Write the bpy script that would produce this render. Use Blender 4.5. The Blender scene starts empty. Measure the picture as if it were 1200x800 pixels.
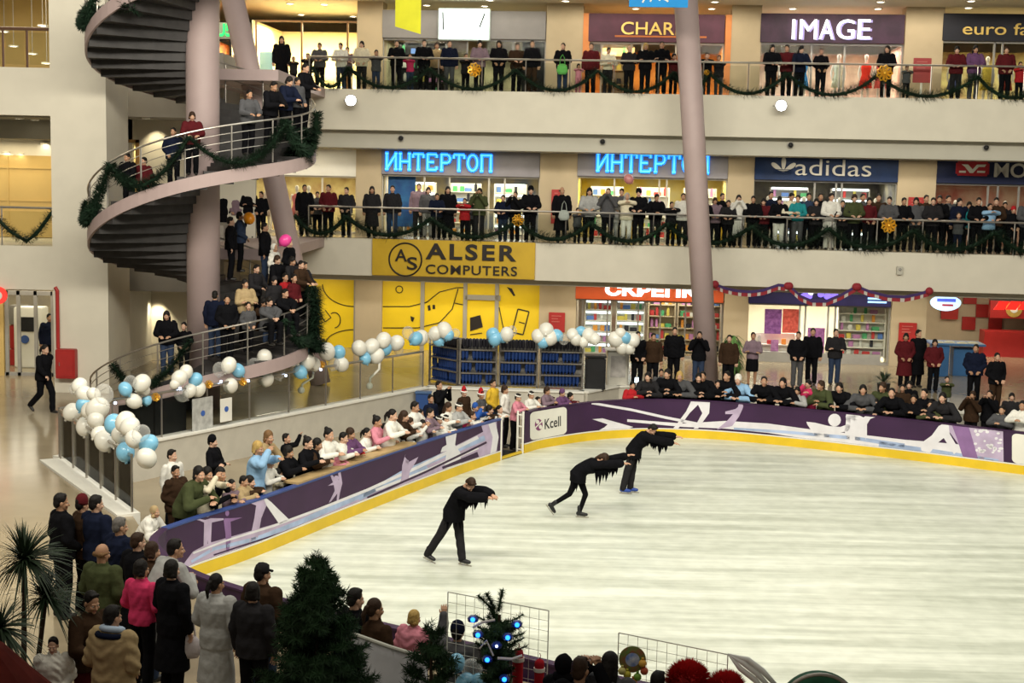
import bpy, bmesh, math, random
import numpy as np
from mathutils import Vector, Matrix
random.seed(7)
RNG = random.Random(11)
PI = math.pi
SC = bpy.context.scene
COL = SC.collection

# ------------------------------------------------------------------ camera
FPX = 1650.0                       # focal length in pixels of the 1200 px wide frame
ROLL = math.radians(1.25)
EYE = Vector((0, 0, 7.05))         # from the first-floor gallery opposite
PITCH = math.atan((400 - 208) / FPX)
def cam_axes():
    cp, sp = math.cos(PITCH), math.sin(PITCH)
    R, F, U = Vector((1, 0, 0)), Vector((0, cp, -sp)), Vector((0, sp, cp))
    c, s = math.cos(ROLL), math.sin(ROLL)
    return R * c + U * s, R * -s + U * c, F
CR, CU, CF = cam_axes()
cd = bpy.data.cameras.new('camera'); cd.sensor_fit = 'HORIZONTAL'; cd.sensor_width = 36
cd.lens = FPX * 36 / 1200; cd.clip_end = 300
cam = bpy.data.objects.new('camera', cd); COL.objects.link(cam)
cam.matrix_world = Matrix(((CR.x, CU.x, -CF.x, EYE.x), (CR.y, CU.y, -CF.y, EYE.y), (CR.z, CU.z, -CF.z, EYE.z), (0, 0, 0, 1)))
SC.camera = cam
def ray(px, py):
    d = CR * ((px - 600) / FPX) + CU * ((400 - py) / FPX) + CF
    return d / d.y
def at_z(px, py, z):
    d = ray(px, py); return EYE + d * ((z - EYE.z) / d.z)
def at_y(px, py, y): return EYE + ray(px, py) * y
def proj(P):
    d = P - EYE; f = d.dot(CF)
    return 600 + FPX * d.dot(CR) / f, 400 - FPX * d.dot(CU) / f

# ------------------------------------------------------------------ light
SC.view_settings.view_transform = 'Standard'; SC.view_settings.look = 'None'
SC.view_settings.gamma = 1; SC.view_settings.use_curve_mapping = False
SC.view_settings.exposure = 0.0
SC.cycles.use_denoising = True
SC.cycles.max_bounces = 5; SC.cycles.transparent_max_bounces = 12
SC.cycles.sample_clamp_indirect = 4
W = bpy.data.worlds.new('world'); SC.world = W; W.use_nodes = True
W.node_tree.nodes['Background'].inputs[0].default_value = (1.0, 0.93, 0.80, 1)
W.node_tree.nodes['Background'].inputs[1].default_value = 0.15
def area(name, loc, size, power, color=(1, 0.9, 0.72), rot=(0, 0, 0), spread=PI):
    l = bpy.data.lights.new(name, 'AREA'); l.shape = 'RECTANGLE'; l.size, l.size_y = size
    l.energy = power; l.color = color; l.spread = spread
    o = bpy.data.objects.new(name, l); COL.objects.link(o); o.location = loc; o.rotation_euler = rot
    return o
WARM = (1.0, 0.90, 0.70)
area('atrium_lamp', (6, 27, 17.5), (14, 10), 1080, (0.97, 1.0, 0.93))
area('atrium_lamp', (-5, 33, 17.5), (10, 8), 750, (1, .95, .82))
area('atrium_lamp', (0, 14, 16.0), (34, 3), 9600, (1.0, .94, .80), (math.radians(84), 0, 0))   # lamps on the near roof edge, aimed at the galleries
area('near_gallery_lamp', (-3, 6, 10.5), (14, 2), 150, WARM, (math.radians(35), 0, 0))  # added camera-side fill without a fixture, brightens the near stall and trees

# ------------------------------------------------------------------ materials
MATS = {}
def mat(name, col, rough=0.6, spec=0.3, noise=0.0, scale=6.0, metal=0.0, emit=0.0, bump=0.0, stretch=None, vary=None):
    """principled material; noise = brightness variation of the base colour, vary = second colour mixed by noise"""
    if name in MATS: return MATS[name]
    m = bpy.data.materials.new(name); m.use_nodes = True; nt = m.node_tree; b = nt.nodes['Principled BSDF']
    b.inputs['Base Color'].default_value = (*col, 1); b.inputs['Roughness'].default_value = rough
    b.inputs['Specular IOR Level'].default_value = spec; b.inputs['Metallic'].default_value = metal
    if emit:
        b.inputs['Emission Color'].default_value = (*col, 1); b.inputs['Emission Strength'].default_value = emit
    if noise or bump or vary:
        tc = nt.nodes.new('ShaderNodeTexCoord'); n = nt.nodes.new('ShaderNodeTexNoise')
        n.inputs['Scale'].default_value = scale; n.inputs['Detail'].default_value = 4
        src = tc.outputs['Object']
        if stretch:
            mp = nt.nodes.new('ShaderNodeMapping'); mp.inputs['Scale'].default_value = stretch[:3]
            mp.inputs['Rotation'].default_value = (0, 0, stretch[3]); mp.vector_type = 'TEXTURE' if False else 'POINT'
            nt.links.new(src, mp.inputs['Vector']); src = mp.outputs['Vector']
        nt.links.new(src, n.inputs['Vector'])
        if noise or vary:
            r = nt.nodes.new('ShaderNodeValToRGB')
            c2 = vary if vary else tuple(min(1, c * (1 + noise)) for c in col)
            c1 = col if vary else tuple(c * (1 - noise) for c in col)
            r.color_ramp.elements[0].color = (*c1, 1); r.color_ramp.elements[1].color = (*c2, 1)
            r.color_ramp.elements[0].position = 0.35; r.color_ramp.elements[1].position = 0.65
            nt.links.new(n.outputs['Fac'], r.inputs['Fac']); nt.links.new(r.outputs['Color'], b.inputs['Base Color'])
            if emit: nt.links.new(r.outputs['Color'], b.inputs['Emission Color'])
        if bump:
            bp = nt.nodes.new('ShaderNodeBump'); bp.inputs['Strength'].default_value = bump; bp.inputs['Distance'].default_value = 0.02
            nt.links.new(n.outputs['Fac'], bp.inputs['Height']); nt.links.new(bp.outputs['Normal'], b.inputs['Normal'])
    MATS[name] = m; return m
def obj_mat(name, rough, spec, noise=0.12, scale=9, bump=0.0, sheen=0.0):
    """colour comes from each object's own colour"""
    m = bpy.data.materials.new(name); m.use_nodes = True; nt = m.node_tree; b = nt.nodes['Principled BSDF']
    oi = nt.nodes.new('ShaderNodeObjectInfo'); tc = nt.nodes.new('ShaderNodeTexCoord'); n = nt.nodes.new('ShaderNodeTexNoise')
    n.inputs['Scale'].default_value = scale; nt.links.new(tc.outputs['Object'], n.inputs['Vector'])
    mr = nt.nodes.new('ShaderNodeMapRange'); mr.inputs['To Min'].default_value = 1 - noise; mr.inputs['To Max'].default_value = 1 + noise
    nt.links.new(n.outputs['Fac'], mr.inputs['Value'])
    mx = nt.nodes.new('ShaderNodeVectorMath'); mx.operation = 'SCALE'
    nt.links.new(oi.outputs['Color'], mx.inputs[0]); nt.links.new(mr.outputs['Result'], mx.inputs['Scale'])
    nt.links.new(mx.outputs['Vector'], b.inputs['Base Color'])
    b.inputs['Roughness'].default_value = rough; b.inputs['Specular IOR Level'].default_value = spec
    if bump:
        bp = nt.nodes.new('ShaderNodeBump'); bp.inputs['Strength'].default_value = bump; bp.inputs['Distance'].default_value = 0.02
        nt.links.new(n.outputs['Fac'], bp.inputs['Height']); nt.links.new(bp.outputs['Normal'], b.inputs['Normal'])
    MATS[name] = m; return m
def glass_mat(name, tint, mixv, rough=0.03):
    m = bpy.data.materials.new(name); m.use_nodes = True; nt = m.node_tree; nt.nodes.clear()
    o = nt.nodes.new('ShaderNodeOutputMaterial'); t = nt.nodes.new('ShaderNodeBsdfTransparent'); t.inputs[0].default_value = (*tint, 1)
    g = nt.nodes.new('ShaderNodeBsdfGlossy'); g.inputs['Roughness'].default_value = rough
    lw = nt.nodes.new('ShaderNodeLayerWeight'); lw.inputs['Blend'].default_value = mixv
    mx = nt.nodes.new('ShaderNodeMixShader'); nt.links.new(lw.outputs['Fresnel'], mx.inputs[0])
    nt.links.new(t.outputs[0], mx.inputs[1]); nt.links.new(g.outputs[0], mx.inputs[2]); nt.links.new(mx.outputs[0], o.inputs[0])
    MATS[name] = m; return m
def srgb(r, g, b):
    f = lambda c: ((c / 255 + 0.055) / 1.055) ** 2.4 if c > 10 else c / 255 / 12.92
    return (f(r), f(g), f(b))
M_CREAM = mat('cream_plaster', (0.64, 0.60, 0.50), 0.75, 0.2, 0.03, 1.5)
M_STEP = mat('grey_plaster', (0.48, 0.46, 0.39), 0.75, 0.2, 0.03, 1.5)
M_PILL = mat('warm_plaster', (0.47, 0.385, 0.26), 0.75, 0.2, 0.04, 1.5)
M_CEIL = mat('ceiling_paint', (0.58, 0.54, 0.44), 0.8, 0.1, 0.02, 2)
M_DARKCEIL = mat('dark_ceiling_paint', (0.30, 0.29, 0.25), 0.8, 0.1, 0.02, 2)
M_WHITE = mat('white_paint', (0.75, 0.73, 0.66), 0.6, 0.3, 0.03, 2)
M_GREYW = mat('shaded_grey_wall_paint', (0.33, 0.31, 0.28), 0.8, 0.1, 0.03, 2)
M_MAUVE = mat('mauve_column_paint', (0.39, 0.30, 0.29), 0.5, 0.3, 0.03, 2)
M_STEEL = mat('brushed_steel', (0.40, 0.37, 0.33), 0.3, 0.5, 0.05, 20, metal=0.8)
M_DARK = mat('dark_stair_metal', (0.045, 0.042, 0.042), 0.6, 0.3, 0.15, 4)
M_BLACK = mat('black_plastic', (0.012, 0.012, 0.013), 0.5, 0.3, 0.1, 5)
M_GREY = mat('grey_metal', (0.30, 0.29, 0.27), 0.5, 0.4, 0.05, 4)
M_RED = mat('red_enamel', (0.36, 0.02, 0.018), 0.45, 0.4, 0.06, 4)
M_LAMP = mat('lamp_glow', (1.0, 0.92, 0.7), emit=14)
M_GLASS = glass_mat('balustrade_glass', (0.90, 0.92, 0.90), 0.12)
M_PANE = glass_mat('shop_pane', (0.93, 0.94, 0.93), 0.10)
M_CLOTH = obj_mat('cloth', 0.9, 0.06, 0.22, 14, 0.35)
M_SKIN = obj_mat('skin', 0.55, 0.3, 0.06, 12)
M_HAIR = obj_mat('hair', 0.6, 0.2, 0.35, 30, 0.4)
M_SHOE = obj_mat('leather', 0.4, 0.4, 0.1, 10)
M_PAINT = obj_mat('painted_surface', 0.5, 0.35, 0.06, 3)
M_EYEW = mat('eye_white', (0.7, 0.68, 0.62), 0.3)
M_IRIS = mat('eye_iris', (0.02, 0.012, 0.008), 0.2)
M_LIPS = mat('lips', (0.42, 0.16, 0.13), 0.45)

# ------------------------------------------------------------------ mesh helpers
def newbm(): return bmesh.new()
def mesh_of(name, bm, m=None, smooth=False, recalc=True):
    if recalc: bmesh.ops.recalc_face_normals(bm, faces=bm.faces)
    me = bpy.data.meshes.new(name); bm.to_mesh(me); bm.free()
    if m is not None:
        for k in (m if isinstance(m, (list, tuple)) else [m]): me.materials.append(k)
    if smooth: me.polygons.foreach_set('use_smooth', [True] * len(me.polygons))
    return me
def obj(name, bm, m, parent=None, smooth=False, loc=None, color=None, recalc=True):
    me = bm if isinstance(bm, bpy.types.Mesh) else mesh_of(name, bm, m, smooth, recalc)
    o = bpy.data.objects.new(name, me); COL.objects.link(o)
    if parent is not None: o.parent = parent
    if loc is not None: o.location = loc
    if color is not None: o.color = (*color, 1)
    return o
def tag(o, label, cat, group=None, kind=None):
    o['label'] = label; o['category'] = cat
    if group: o['group'] = group
    if kind: o['kind'] = kind
    return o
def struct(name, bm, m, label=None, cat=None, M=None, smooth=False):
    o = obj(name, bm, m, smooth=smooth); o['kind'] = 'structure'
    o['label'] = label or name.replace('_', ' '); o['category'] = cat or name.split('_')[0]
    if M is not None: o.matrix_world = M
    return o
def thing(name, label, cat, M=None, group=None):
    o = bpy.data.objects.new(name, None); COL.objects.link(o); o.empty_display_size = 0.1
    if M is not None: o.matrix_world = M if isinstance(M, Matrix) else Matrix.Translation(M)
    tag(o, label, cat, group); return o
def box(bm, x0, x1, y0, y1, z0, z1, M=None, mi=0):
    vs = [bm.verts.new((x, y, z)) for z in (z0, z1) for y in (y0, y1) for x in (x0, x1)]
    if M is not None:
        for v in vs: v.co = M @ v.co
    for q in ((0, 2, 3, 1), (4, 5, 7, 6), (0, 1, 5, 4), (2, 6, 7, 3), (0, 4, 6, 2), (1, 3, 7, 5)):
        f = bm.faces.new([vs[i] for i in q]); f.material_index = mi
    return vs
def bbox(bm, x0, x1, y0, y1, z0, z1, b=0.01, M=None):
    """bevelled box"""
    t = newbm(); box(t, x0, x1, y0, y1, z0, z1)
    bmesh.ops.bevel(t, geom=t.edges[:], offset=b, segments=2, affect='EDGES')
    if M is not None: bmesh.ops.transform(t, matrix=M, verts=t.verts)
    me = bpy.data.meshes.new('t'); t.to_mesh(me); t.free(); bm.from_mesh(me); bpy.data.meshes.remove(me)
def prism(bm, poly, z0, z1, mi=0):
    a = [bm.verts.new((p[0], p[1], z0)) for p in poly]; b = [bm.verts.new((p[0], p[1], z1)) for p in poly]
    n = len(poly); bm.faces.new(a); bm.faces.new(b)
    for i in range(n): bm.faces.new((a[i], a[(i + 1) % n], b[(i + 1) % n], b[i])).material_index = mi
def frame_for(d):
    d = d.normalized(); u = Vector((0, 0, 1)) if abs(d.z) < 0.9 else Vector((1, 0, 0))
    a = d.cross(u).normalized(); return a, d.cross(a).normalized()
def tube(bm, pts, r, seg=8, mi=0, caps=True):
    pts = [Vector(p) for p in pts]; n = len(pts); rs = r if isinstance(r, (list, tuple)) else [r] * n
    rings = []
    for i, p in enumerate(pts):
        d = (pts[min(i + 1, n - 1)] - pts[max(i - 1, 0)]); a, b = frame_for(d)
        if rings:
            pa = prevA - d.normalized() * prevA.dot(d.normalized())
            if pa.length > 1e-6: a = pa.normalized(); b = d.normalized().cross(a)
        prevA = a
        rings.append([bm.verts.new(p + (a * math.cos(2 * PI * k / seg) + b * math.sin(2 * PI * k / seg)) * rs[i]) for k in range(seg)])
    for i in range(n - 1):
        for k in range(seg):
            bm.faces.new((rings[i][k], rings[i][(k + 1) % seg], rings[i + 1][(k + 1) % seg], rings[i + 1][k])).material_index = mi
    if caps:
        bm.faces.new(rings[0][::-1]).material_index = mi; bm.faces.new(rings[-1]).material_index = mi
def lathe(bm, prof, c=(0, 0, 0), seg=20, M=None, mi=0):
    c = Vector(c); rings = []
    for r, z in prof:
        rings.append([bm.verts.new(c + Vector((r * math.cos(2 * PI * k / seg), r * math.sin(2 * PI * k / seg), z))) for k in range(seg)])
    fs = []
    for i in range(len(prof) - 1):
        for k in range(seg): fs.append(bm.faces.new((rings[i][k], rings[i][(k + 1) % seg], rings[i + 1][(k + 1) % seg], rings[i + 1][k])))
    if prof[0][0] > 1e-6: fs.append(bm.faces.new(rings[0][::-1]))
    if prof[-1][0] > 1e-6: fs.append(bm.faces.new(rings[-1]))
    for f in fs: f.material_index = mi
    if M is not None:
        for rg in rings:
            for v in rg: v.co = M @ v.co
def ico(bm, c, r, sub=2, R=None, mi=0):
    rad = r if isinstance(r, (tuple, list)) else (r, r, r)
    M = Matrix.Translation(Vector(c)) @ (R.to_4x4() if R is not None else Matrix()) @ Matrix.Diagonal((*rad, 1))
    g = bmesh.ops.create_icosphere(bm, subdivisions=sub, radius=1, matrix=M)
    if mi:
        for v in g['verts']:
            for f in v.link_faces: f.material_index = mi
def loft(bm, rings, seg=20):
    """rings: (center, a, b, tilt about X)"""
    R = []
    for c, a, b, t in rings:
        ct, st = math.cos(t), math.sin(t); c = Vector(c)
        R.append([bm.verts.new(c + Vector((a * math.cos(2 * PI * k / seg), b * math.sin(2 * PI * k / seg) * ct, b * math.sin(2 * PI * k / seg) * st))) for k in range(seg)])
    for i in range(len(R) - 1):
        for k in range(seg): bm.faces.new((R[i][k], R[i][(k + 1) % seg], R[i + 1][(k + 1) % seg], R[i + 1][k]))
    bm.faces.new(R[0][::-1]); bm.faces.new(R[-1])
def capsule(bm, p, q, r0, r1, seg=12):
    p, q = Vector(p), Vector(q)
    tube(bm, [p, q], [r0, r1], seg); ico(bm, p, r0, 2); ico(bm, q, r1, 2)
def limb(bm, pts, rs, seg=12):
    for i in range(len(pts) - 1): capsule(bm, pts[i], pts[i + 1], rs[i], rs[i + 1], seg)
def remesh(bm, voxel, smooth=0):
    bmesh.ops.recalc_face_normals(bm, faces=bm.faces)
    me = bpy.data.meshes.new('r'); bm.to_mesh(me); bm.free()
    o = bpy.data.objects.new('r', me); COL.objects.link(o)
    md = o.modifiers.new('r', 'REMESH'); md.mode = 'VOXEL'; md.voxel_size = voxel; md.use_smooth_shade = True
    if smooth:
        s = o.modifiers.new('s', 'SMOOTH'); s.iterations = smooth; s.factor = 0.5
    dg = bpy.context.evaluated_depsgraph_get()
    out = bpy.data.meshes.new_from_object(o.evaluated_get(dg))
    bpy.data.objects.remove(o); bpy.data.meshes.remove(me)
    return out
def text_bm(s, bx, depth=0.03, bold=0.0, italic=0.0, space=1.0):
    """flat letters fitted to the box (x0, x1, z0, z1), front towards -Y at y = 0"""
    cu = bpy.data.curves.new('t', 'FONT'); cu.body = s; cu.extrude = 0.05; cu.offset = bold; cu.shear = italic; cu.resolution_u = 4; cu.space_character = space
    o = bpy.data.objects.new('t', cu); COL.objects.link(o)
    me = bpy.data.meshes.new_from_object(o.evaluated_get(bpy.context.evaluated_depsgraph_get()))
    bpy.data.objects.remove(o); bpy.data.curves.remove(cu)
    bm = newbm(); bm.from_mesh(me); bpy.data.meshes.remove(me)
    xs = [v.co.x for v in bm.verts]; ys = [v.co.y for v in bm.verts]
    ax, bx_, ay, by = min(xs), max(xs), min(ys), max(ys)
    for v in bm.verts:
        v.co = Vector((bx[0] + (v.co.x - ax) / (bx_ - ax) * (bx[1] - bx[0]), -depth if v.co.z > 0 else 0, bx[2] + (v.co.y - ay) / (by - ay) * (bx[3] - bx[2])))
    return bm
def join_bm(bm, other):
    me = bpy.data.meshes.new('j'); other.to_mesh(me); other.free(); bm.from_mesh(me); bpy.data.meshes.remove(me)
def flat_poly(bm, pts, mi=0):
    f = bm.faces.new([bm.verts.new(p) for p in pts]); f.material_index = mi
    bmesh.ops.triangulate(bm, faces=[f])
ONES = 'zeroth first second third fourth fifth sixth seventh eighth ninth tenth eleventh twelfth thirteenth fourteenth fifteenth sixteenth seventeenth eighteenth nineteenth'.split()
def ordw(n):
    if n < 20: return ONES[n]
    t, u = divmod(n, 10)
    T = {2: 'twent', 3: 'thirt', 4: 'fort', 5: 'fift', 6: 'sixt', 7: 'sevent', 8: 'eight', 9: 'ninet'}[t]
    return T + 'ieth' if u == 0 else T + 'y-' + ONES[u]
def needles(bm, pts, n, ln, r, w=0.012, mi=0, rnd=RNG, out=0.75):
    """n thin blades standing out along a polyline"""
    pts = [Vector(p) for p in pts]; L = [0]
    for i in range(1, len(pts)): L.append(L[-1] + (pts[i] - pts[i - 1]).length)
    for _ in range(n):
        s = rnd.random() * L[-1]; i = 1
        while i < len(L) - 1 and L[i] < s: i += 1
        t = (s - L[i - 1]) / max(1e-6, L[i] - L[i - 1]); p = pts[i - 1].lerp(pts[i], t); d = (pts[i] - pts[i - 1]).normalized()
        a, b = frame_for(d); th = rnd.random() * 2 * PI; o = a * math.cos(th) + b * math.sin(th)
        q = p + o * r * rnd.random()
        e = (o * out + d * (1 - out) * rnd.choice((1, 1, -0.4)) + Vector((0, 0, rnd.uniform(-.2, .2)))).normalized() * ln * rnd.uniform(0.6, 1.15)
        sd = e.cross(d + Vector((.01, .02, .03)));  sd = sd.normalized() * w
        f = bm.faces.new((bm.verts.new(q - sd), bm.verts.new(q + sd), bm.verts.new(q + e))); f.material_index = mi
# ================================================================== the building
Z1, Z2, Z3 = 0.8, 4.9, 9.86                     # mall floor and the two galleries above the ice
FA, FB = Vector((-6.87, 47.6, 0)), Vector((16.3, 45.5, 0))
FU = (FB - FA).normalized(); FN = Vector((-FU.y, FU.x, 0))
FM = Matrix(((FU.x, FN.x, 0, FA.x), (FU.y, FN.y, 0, FA.y), (0, 0, 1, 0), (0, 0, 0, 1)))   # gallery frame: x along, y back, z up
FI = FM.inverted()
def fp(px, py, w):
    """the point of the gallery frame at depth w behind the parapet, as (u, z)"""
    d = ray(px, py); t = (FA + FN * w - EYE).dot(FN) / d.dot(FN); p = FI @ (EYE + d * t)
    return p.x, p.z
def fu(px, w, py=200): return fp(px, py, w)[0]
UL, UR = -4.2, 30.0
SB = 3.2                                        # shop fronts stand this far behind the parapet
# floors
pitB = [(-9.68, 29.79), (-2.49, 41.22), (2.15, 40.9), (3.2, 42.3), (6.0, 42.6), (8.5, 41.2), (11, 39.6), (15, 37.2), (22, 33.0)]
bm = newbm(); prism(bm, pitB + [(30, 33), (30, 66), (-34, 66), (-34, 29.79)], 0.45, Z1)
M_FLOOR = mat('polished_mall_floor', (0.36, 0.295, 0.195), 0.16, 0.5, scale=0.55, vary=(0.28, 0.225, 0.145))
M_PITW = mat('pit_wall_plaster', (0.50, 0.47, 0.40), 0.7, 0.2, 0.05, 3)
struct('floor', bm, M_FLOOR, 'polished beige mall floor around the sunken rink', 'floor')
bm = newbm()
for i in range(len(pitB) - 1):
    (ax, ay), (bx, by) = pitB[i], pitB[i + 1]; d = Vector((bx - ax, by - ay, 0)).normalized(); n = Vector((d.y, -d.x, 0))
    q = [Vector((ax, ay, 0)), Vector((bx, by, 0)), Vector((bx, by, 0)) + n * .12, Vector((ax, ay, 0)) + n * .12]
    prism(bm, [(p.x, p.y) for p in q], -0.02, Z1 + 0.02)
struct('wall_pit', bm, M_PITW, 'low plastered wall around the sunken rink surround', 'wall')
bm = newbm()
for i in range(len(pitB) - 1):
    (ax, ay), (bx, by) = pitB[i], pitB[i + 1]; d = Vector((bx - ax, by - ay, 0)).normalized(); n = Vector((d.y, -d.x, 0))
    q = [Vector((ax, ay, 0)) - n * .22, Vector((bx, by, 0)) - n * .22, Vector((bx, by, 0)) + n * .16, Vector((ax, ay, 0)) + n * .16]
    prism(bm, [(p.x, p.y) for p in q], Z1 + 0.02, Z1 + 0.07)
struct('trim_1', bm, M_WHITE, 'white stone coping on the low wall around the rink', 'coping')
bm = newbm(); prism(bm, [(-34, 29.79), (-9.68, 29.79), (-6.85, 25.1), (-5.95, 23.0), (-5.85, 22.0), (-4.85, 20.5), (-3.1, 19.1), (-.1, 17.2), (2.9, 15.4), (8.9, 12.0), (13.9, 9.0), (22, 4.2), (22, -2), (-34, -2)], 0.3, Z1)
struct('floor_near', bm, M_FLOOR, 'beige mall floor on the near side of the rink', 'floor')
bm = newbm(); prism(bm, [(-34, -2), (34, -2), (34, 46), (-34, 46)], -0.3, -0.015)
struct('floor_surround', bm, M_FLOOR, 'floor of the sunken surround and near side', 'floor')

# gallery slabs with stepped fascias
def gallery(name, ztop, zf, zs, lab):
    bm = newbm(); prism(bm, [(UL, .35), (UR, .35), (UR, 12), (UL, 12)], ztop, ztop + .012)
    struct('floor_' + name, bm, M_FLOOR, 'tiled floor of the ' + name + ' gallery', 'floor', FM)
    bm = newbm(); prism(bm, [(UL, 0), (UR, 0), (UR, 12), (UL, 12)], zf, ztop)
    struct('wall_' + name, bm, M_CREAM, lab, 'parapet', FM)
    bm = newbm(); prism(bm, [(UL, .5), (UR, .5), (UR, 12), (UL, 12)], zs, zf + .01)
    struct('trim_' + name, bm, M_STEP, 'grey stepped soffit edge under the ' + lab, 'soffit', FM)
gallery('upper', Z3, 8.52, 7.94, 'upper gallery parapet')
gallery('middle', Z2, 3.66, 3.46, 'middle gallery parapet')
bm = newbm(); prism(bm, [(UL - 16, -1.5), (UR, -1.5), (UR, 12), (UL - 16, 12)], 13.1, 13.6)
struct('ceiling', bm, M_CEIL, 'pale ceiling over the upper gallery with round downlights', 'ceiling', FM)
bm = newbm(); box(bm, UL - 18, UR, 10.5, 11, -0.2, 14)
struct('wall_back', bm, M_PILL, 'far back wall behind the shops', 'wall', FM)
bm = newbm(); box(bm, UL - 18, UL - .05, 3.4, 3.7, 0, 14)
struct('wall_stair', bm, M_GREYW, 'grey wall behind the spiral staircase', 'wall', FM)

# pillars between the shops, one per gallery level
def pillar(x0, x1, pyr, z0, z1, n):
    u0, u1 = fu(x0, SB, pyr), fu(x1, SB, pyr)
    bm = newbm(); box(bm, u0, u1, SB - .12, SB + .7, z0, z1)
    struct('wall_pillar', bm, M_PILL, n, 'pillar', FM)
for (a, b), lab in zip(((419, 449), (640, 683), (856, 891), (1059, 1104)), ('left of the white lightbox sign', 'left of the CHARM shop', 'left of the IMAGE shop', 'right of the IMAGE shop')):
    pillar(a, b, 60, Z3, 13.1, 'cream pillar on the upper gallery ' + lab)
for (a, b), lab in zip(((418, 448), (633, 677), (853, 884), (1052, 1097)), ('left of the blue lettered shops', 'between the two blue lettered shops', 'left of the blue trefoil sign', 'right of the blue trefoil sign')):
    pillar(a, b, 200, Z2, 7.92, 'cream pillar on the middle gallery ' + lab)
for (a, b), lab in zip(((417, 448), (632, 675), (848, 877), (1044, 1085)), ('between the yellow shop panels', 'right of the yellow shop', 'right of the orange shop', 'left of the food court')):
    pillar(a, b, 370, Z1, 3.31, 'cream pillar on the ground floor ' + lab)

# left block: flat cream wall with openings, pier, galleries behind
LY = 39.0
def lx(px, py=200, y=LY): return at_y(px, py, y).x
def lz(px, py, y=LY): return at_y(px, py, y).z
XP0, XP1 = lx(60), lx(125)
bm = newbm(); box(bm, XP0, XP1, LY, LY + 2.2, 0, 15)
struct('wall_pier', bm, M_CREAM, 'tall cream pier left of the spiral staircase', 'pier')
for nm, a, b in (('left_upper', lz(30, 79), lz(30, 135)), ('left_middle', lz(30, 288), lz(30, 339))):
    bm = newbm(); box(bm, -34, XP0, LY, LY + 12, b, a)
    struct('wall_' + nm, bm, M_CREAM, 'cream ' + nm.replace('_', ' ') + ' gallery parapet left of the pier', 'parapet')
bm = newbm(); box(bm, -34, XP0, LY, LY + 14, 13.2, 13.5)
struct('ceiling_left', bm, mat('yellow_ceiling', (0.46, 0.38, 0.22), 0.7, 0.2, 0.03, 2), 'yellowish ceiling over the left upper gallery', 'ceiling')
bm = newbm(); box(bm, -34, XP0, LY + 12, LY + 12.3, 4, 14)
M_YWALL = mat('ochre_panel_wall', (0.56, 0.40, 0.15), 0.5, 0.3, 0.05, 1)
struct('wall_left_back', bm, M_YWALL, 'ochre back wall of the left upper gallery', 'wall')
bm = newbm(); box(bm, -34, XP0 + .3, LY + 4.5, LY + 4.8, 4.9, 7.4)
for x in (-17, -15.6, -14.2, -13.4): box(bm, x, x + .04, LY + 4.46, LY + 4.5, 4.9, 7.4)
for z in (6.0, 7.0): box(bm, -34, XP0 + .3, LY + 4.47, LY + 4.5, z, z + .04)
struct('wall_left_panel', bm, M_YWALL, 'ochre panelled wall on the left middle gallery', 'wall')
bm = newbm(); box(bm, -34, XP0 + .3, LY + 4.5, LY + 4.8, 7.4, 8.5)
struct('wall_left_band', bm, M_WHITE, 'pale band above the ochre panels on the left middle gallery', 'wall')  # pale colour stands in for indirect light on the top of the wall
bm = newbm(); box(bm, -34, XP0 + .3, LY + .4, LY + 2.6, 8.42, 8.5); box(bm, -34, XP0 + .3, LY + 2.6, LY + 4.5, 7.87, 8.5)
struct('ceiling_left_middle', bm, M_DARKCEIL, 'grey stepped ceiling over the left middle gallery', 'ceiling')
# behind the stair, between pier and column
BY = 43.5
bx0, bx1 = XP1 - 1.2, lx(262, 200, BY)
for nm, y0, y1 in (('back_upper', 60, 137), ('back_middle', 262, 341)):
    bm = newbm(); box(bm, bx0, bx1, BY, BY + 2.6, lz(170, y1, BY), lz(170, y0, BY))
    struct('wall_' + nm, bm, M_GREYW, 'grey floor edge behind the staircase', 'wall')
BW = BY + 2.6
for nm, y0, y1, dx0, dx1, dtop in (('back_middle_recess', 137, 262, 133, 160, 167), ('back_ground_recess', 341, 470, 137, 165, 343)):
    bm = newbm(); z0, z1 = lz(170, y1, BW), lz(170, y0, BW)
    xa, xb = lx(dx0, 200, BW), lx(dx1, 200, BW); zt = lz(150, dtop, BW)
    box(bm, bx0, xa, BW, BW + .2, z0 - 1, z1 + .6); box(bm, xb, bx1 + .5, BW, BW + .2, z0 - 1, z1 + .6); box(bm, xa, xb, BW, BW + .2, zt, z1 + .6)
    struct('wall_' + nm, bm, M_CREAM, 'pale wall with a doorway behind the staircase', 'wall')
    bm = newbm()
    box(bm, xa - .1, xa + .02, BW - .05, BW, z0 - 1, zt + .1); box(bm, xb - .02, xb + .1, BW - .05, BW, z0 - 1, zt + .1); box(bm, xa - .1, xb + .1, BW - .05, BW, zt, zt + .1)
    struct('trim_' + nm, bm, mat('wood_door_frame', (0.35, 0.2, 0.07), 0.5, 0.3, 0.1, 5), 'wooden door frame behind the staircase', 'door frame')
    bm = newbm(); box(bm, xa - .6, xb + .6, BW + 1.2, BW + 1.3, z0 - 1, z1)
    struct('wall_' + nm + '_room', bm, mat('room_' + nm, (0.65, 0.55, 0.28), 0.6, 0.2, vary=(0.5, 0.42, 0.2), scale=2), 'lit room seen through the doorway behind the staircase', 'wall')
    area('doorway_lamp', ((xa + xb) / 2, BW + .7, zt - .05), (.8, .6), 26, (1, .85, .5))
    s = bpy.data.lights.new('wall_spot', 'SPOT'); s.energy = 160; s.spot_size = 1.3; s.spot_blend = .8; s.color = (1, .85, .55); s.shadow_soft_size = .05
    so = bpy.data.objects.new('wall_spot', s); COL.objects.link(so); so.location = (lx(184, 200, BW), BW - .5, lz(184, y0 + 4, BW)); so.rotation_euler = (math.radians(22), 0, 0)
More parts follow.
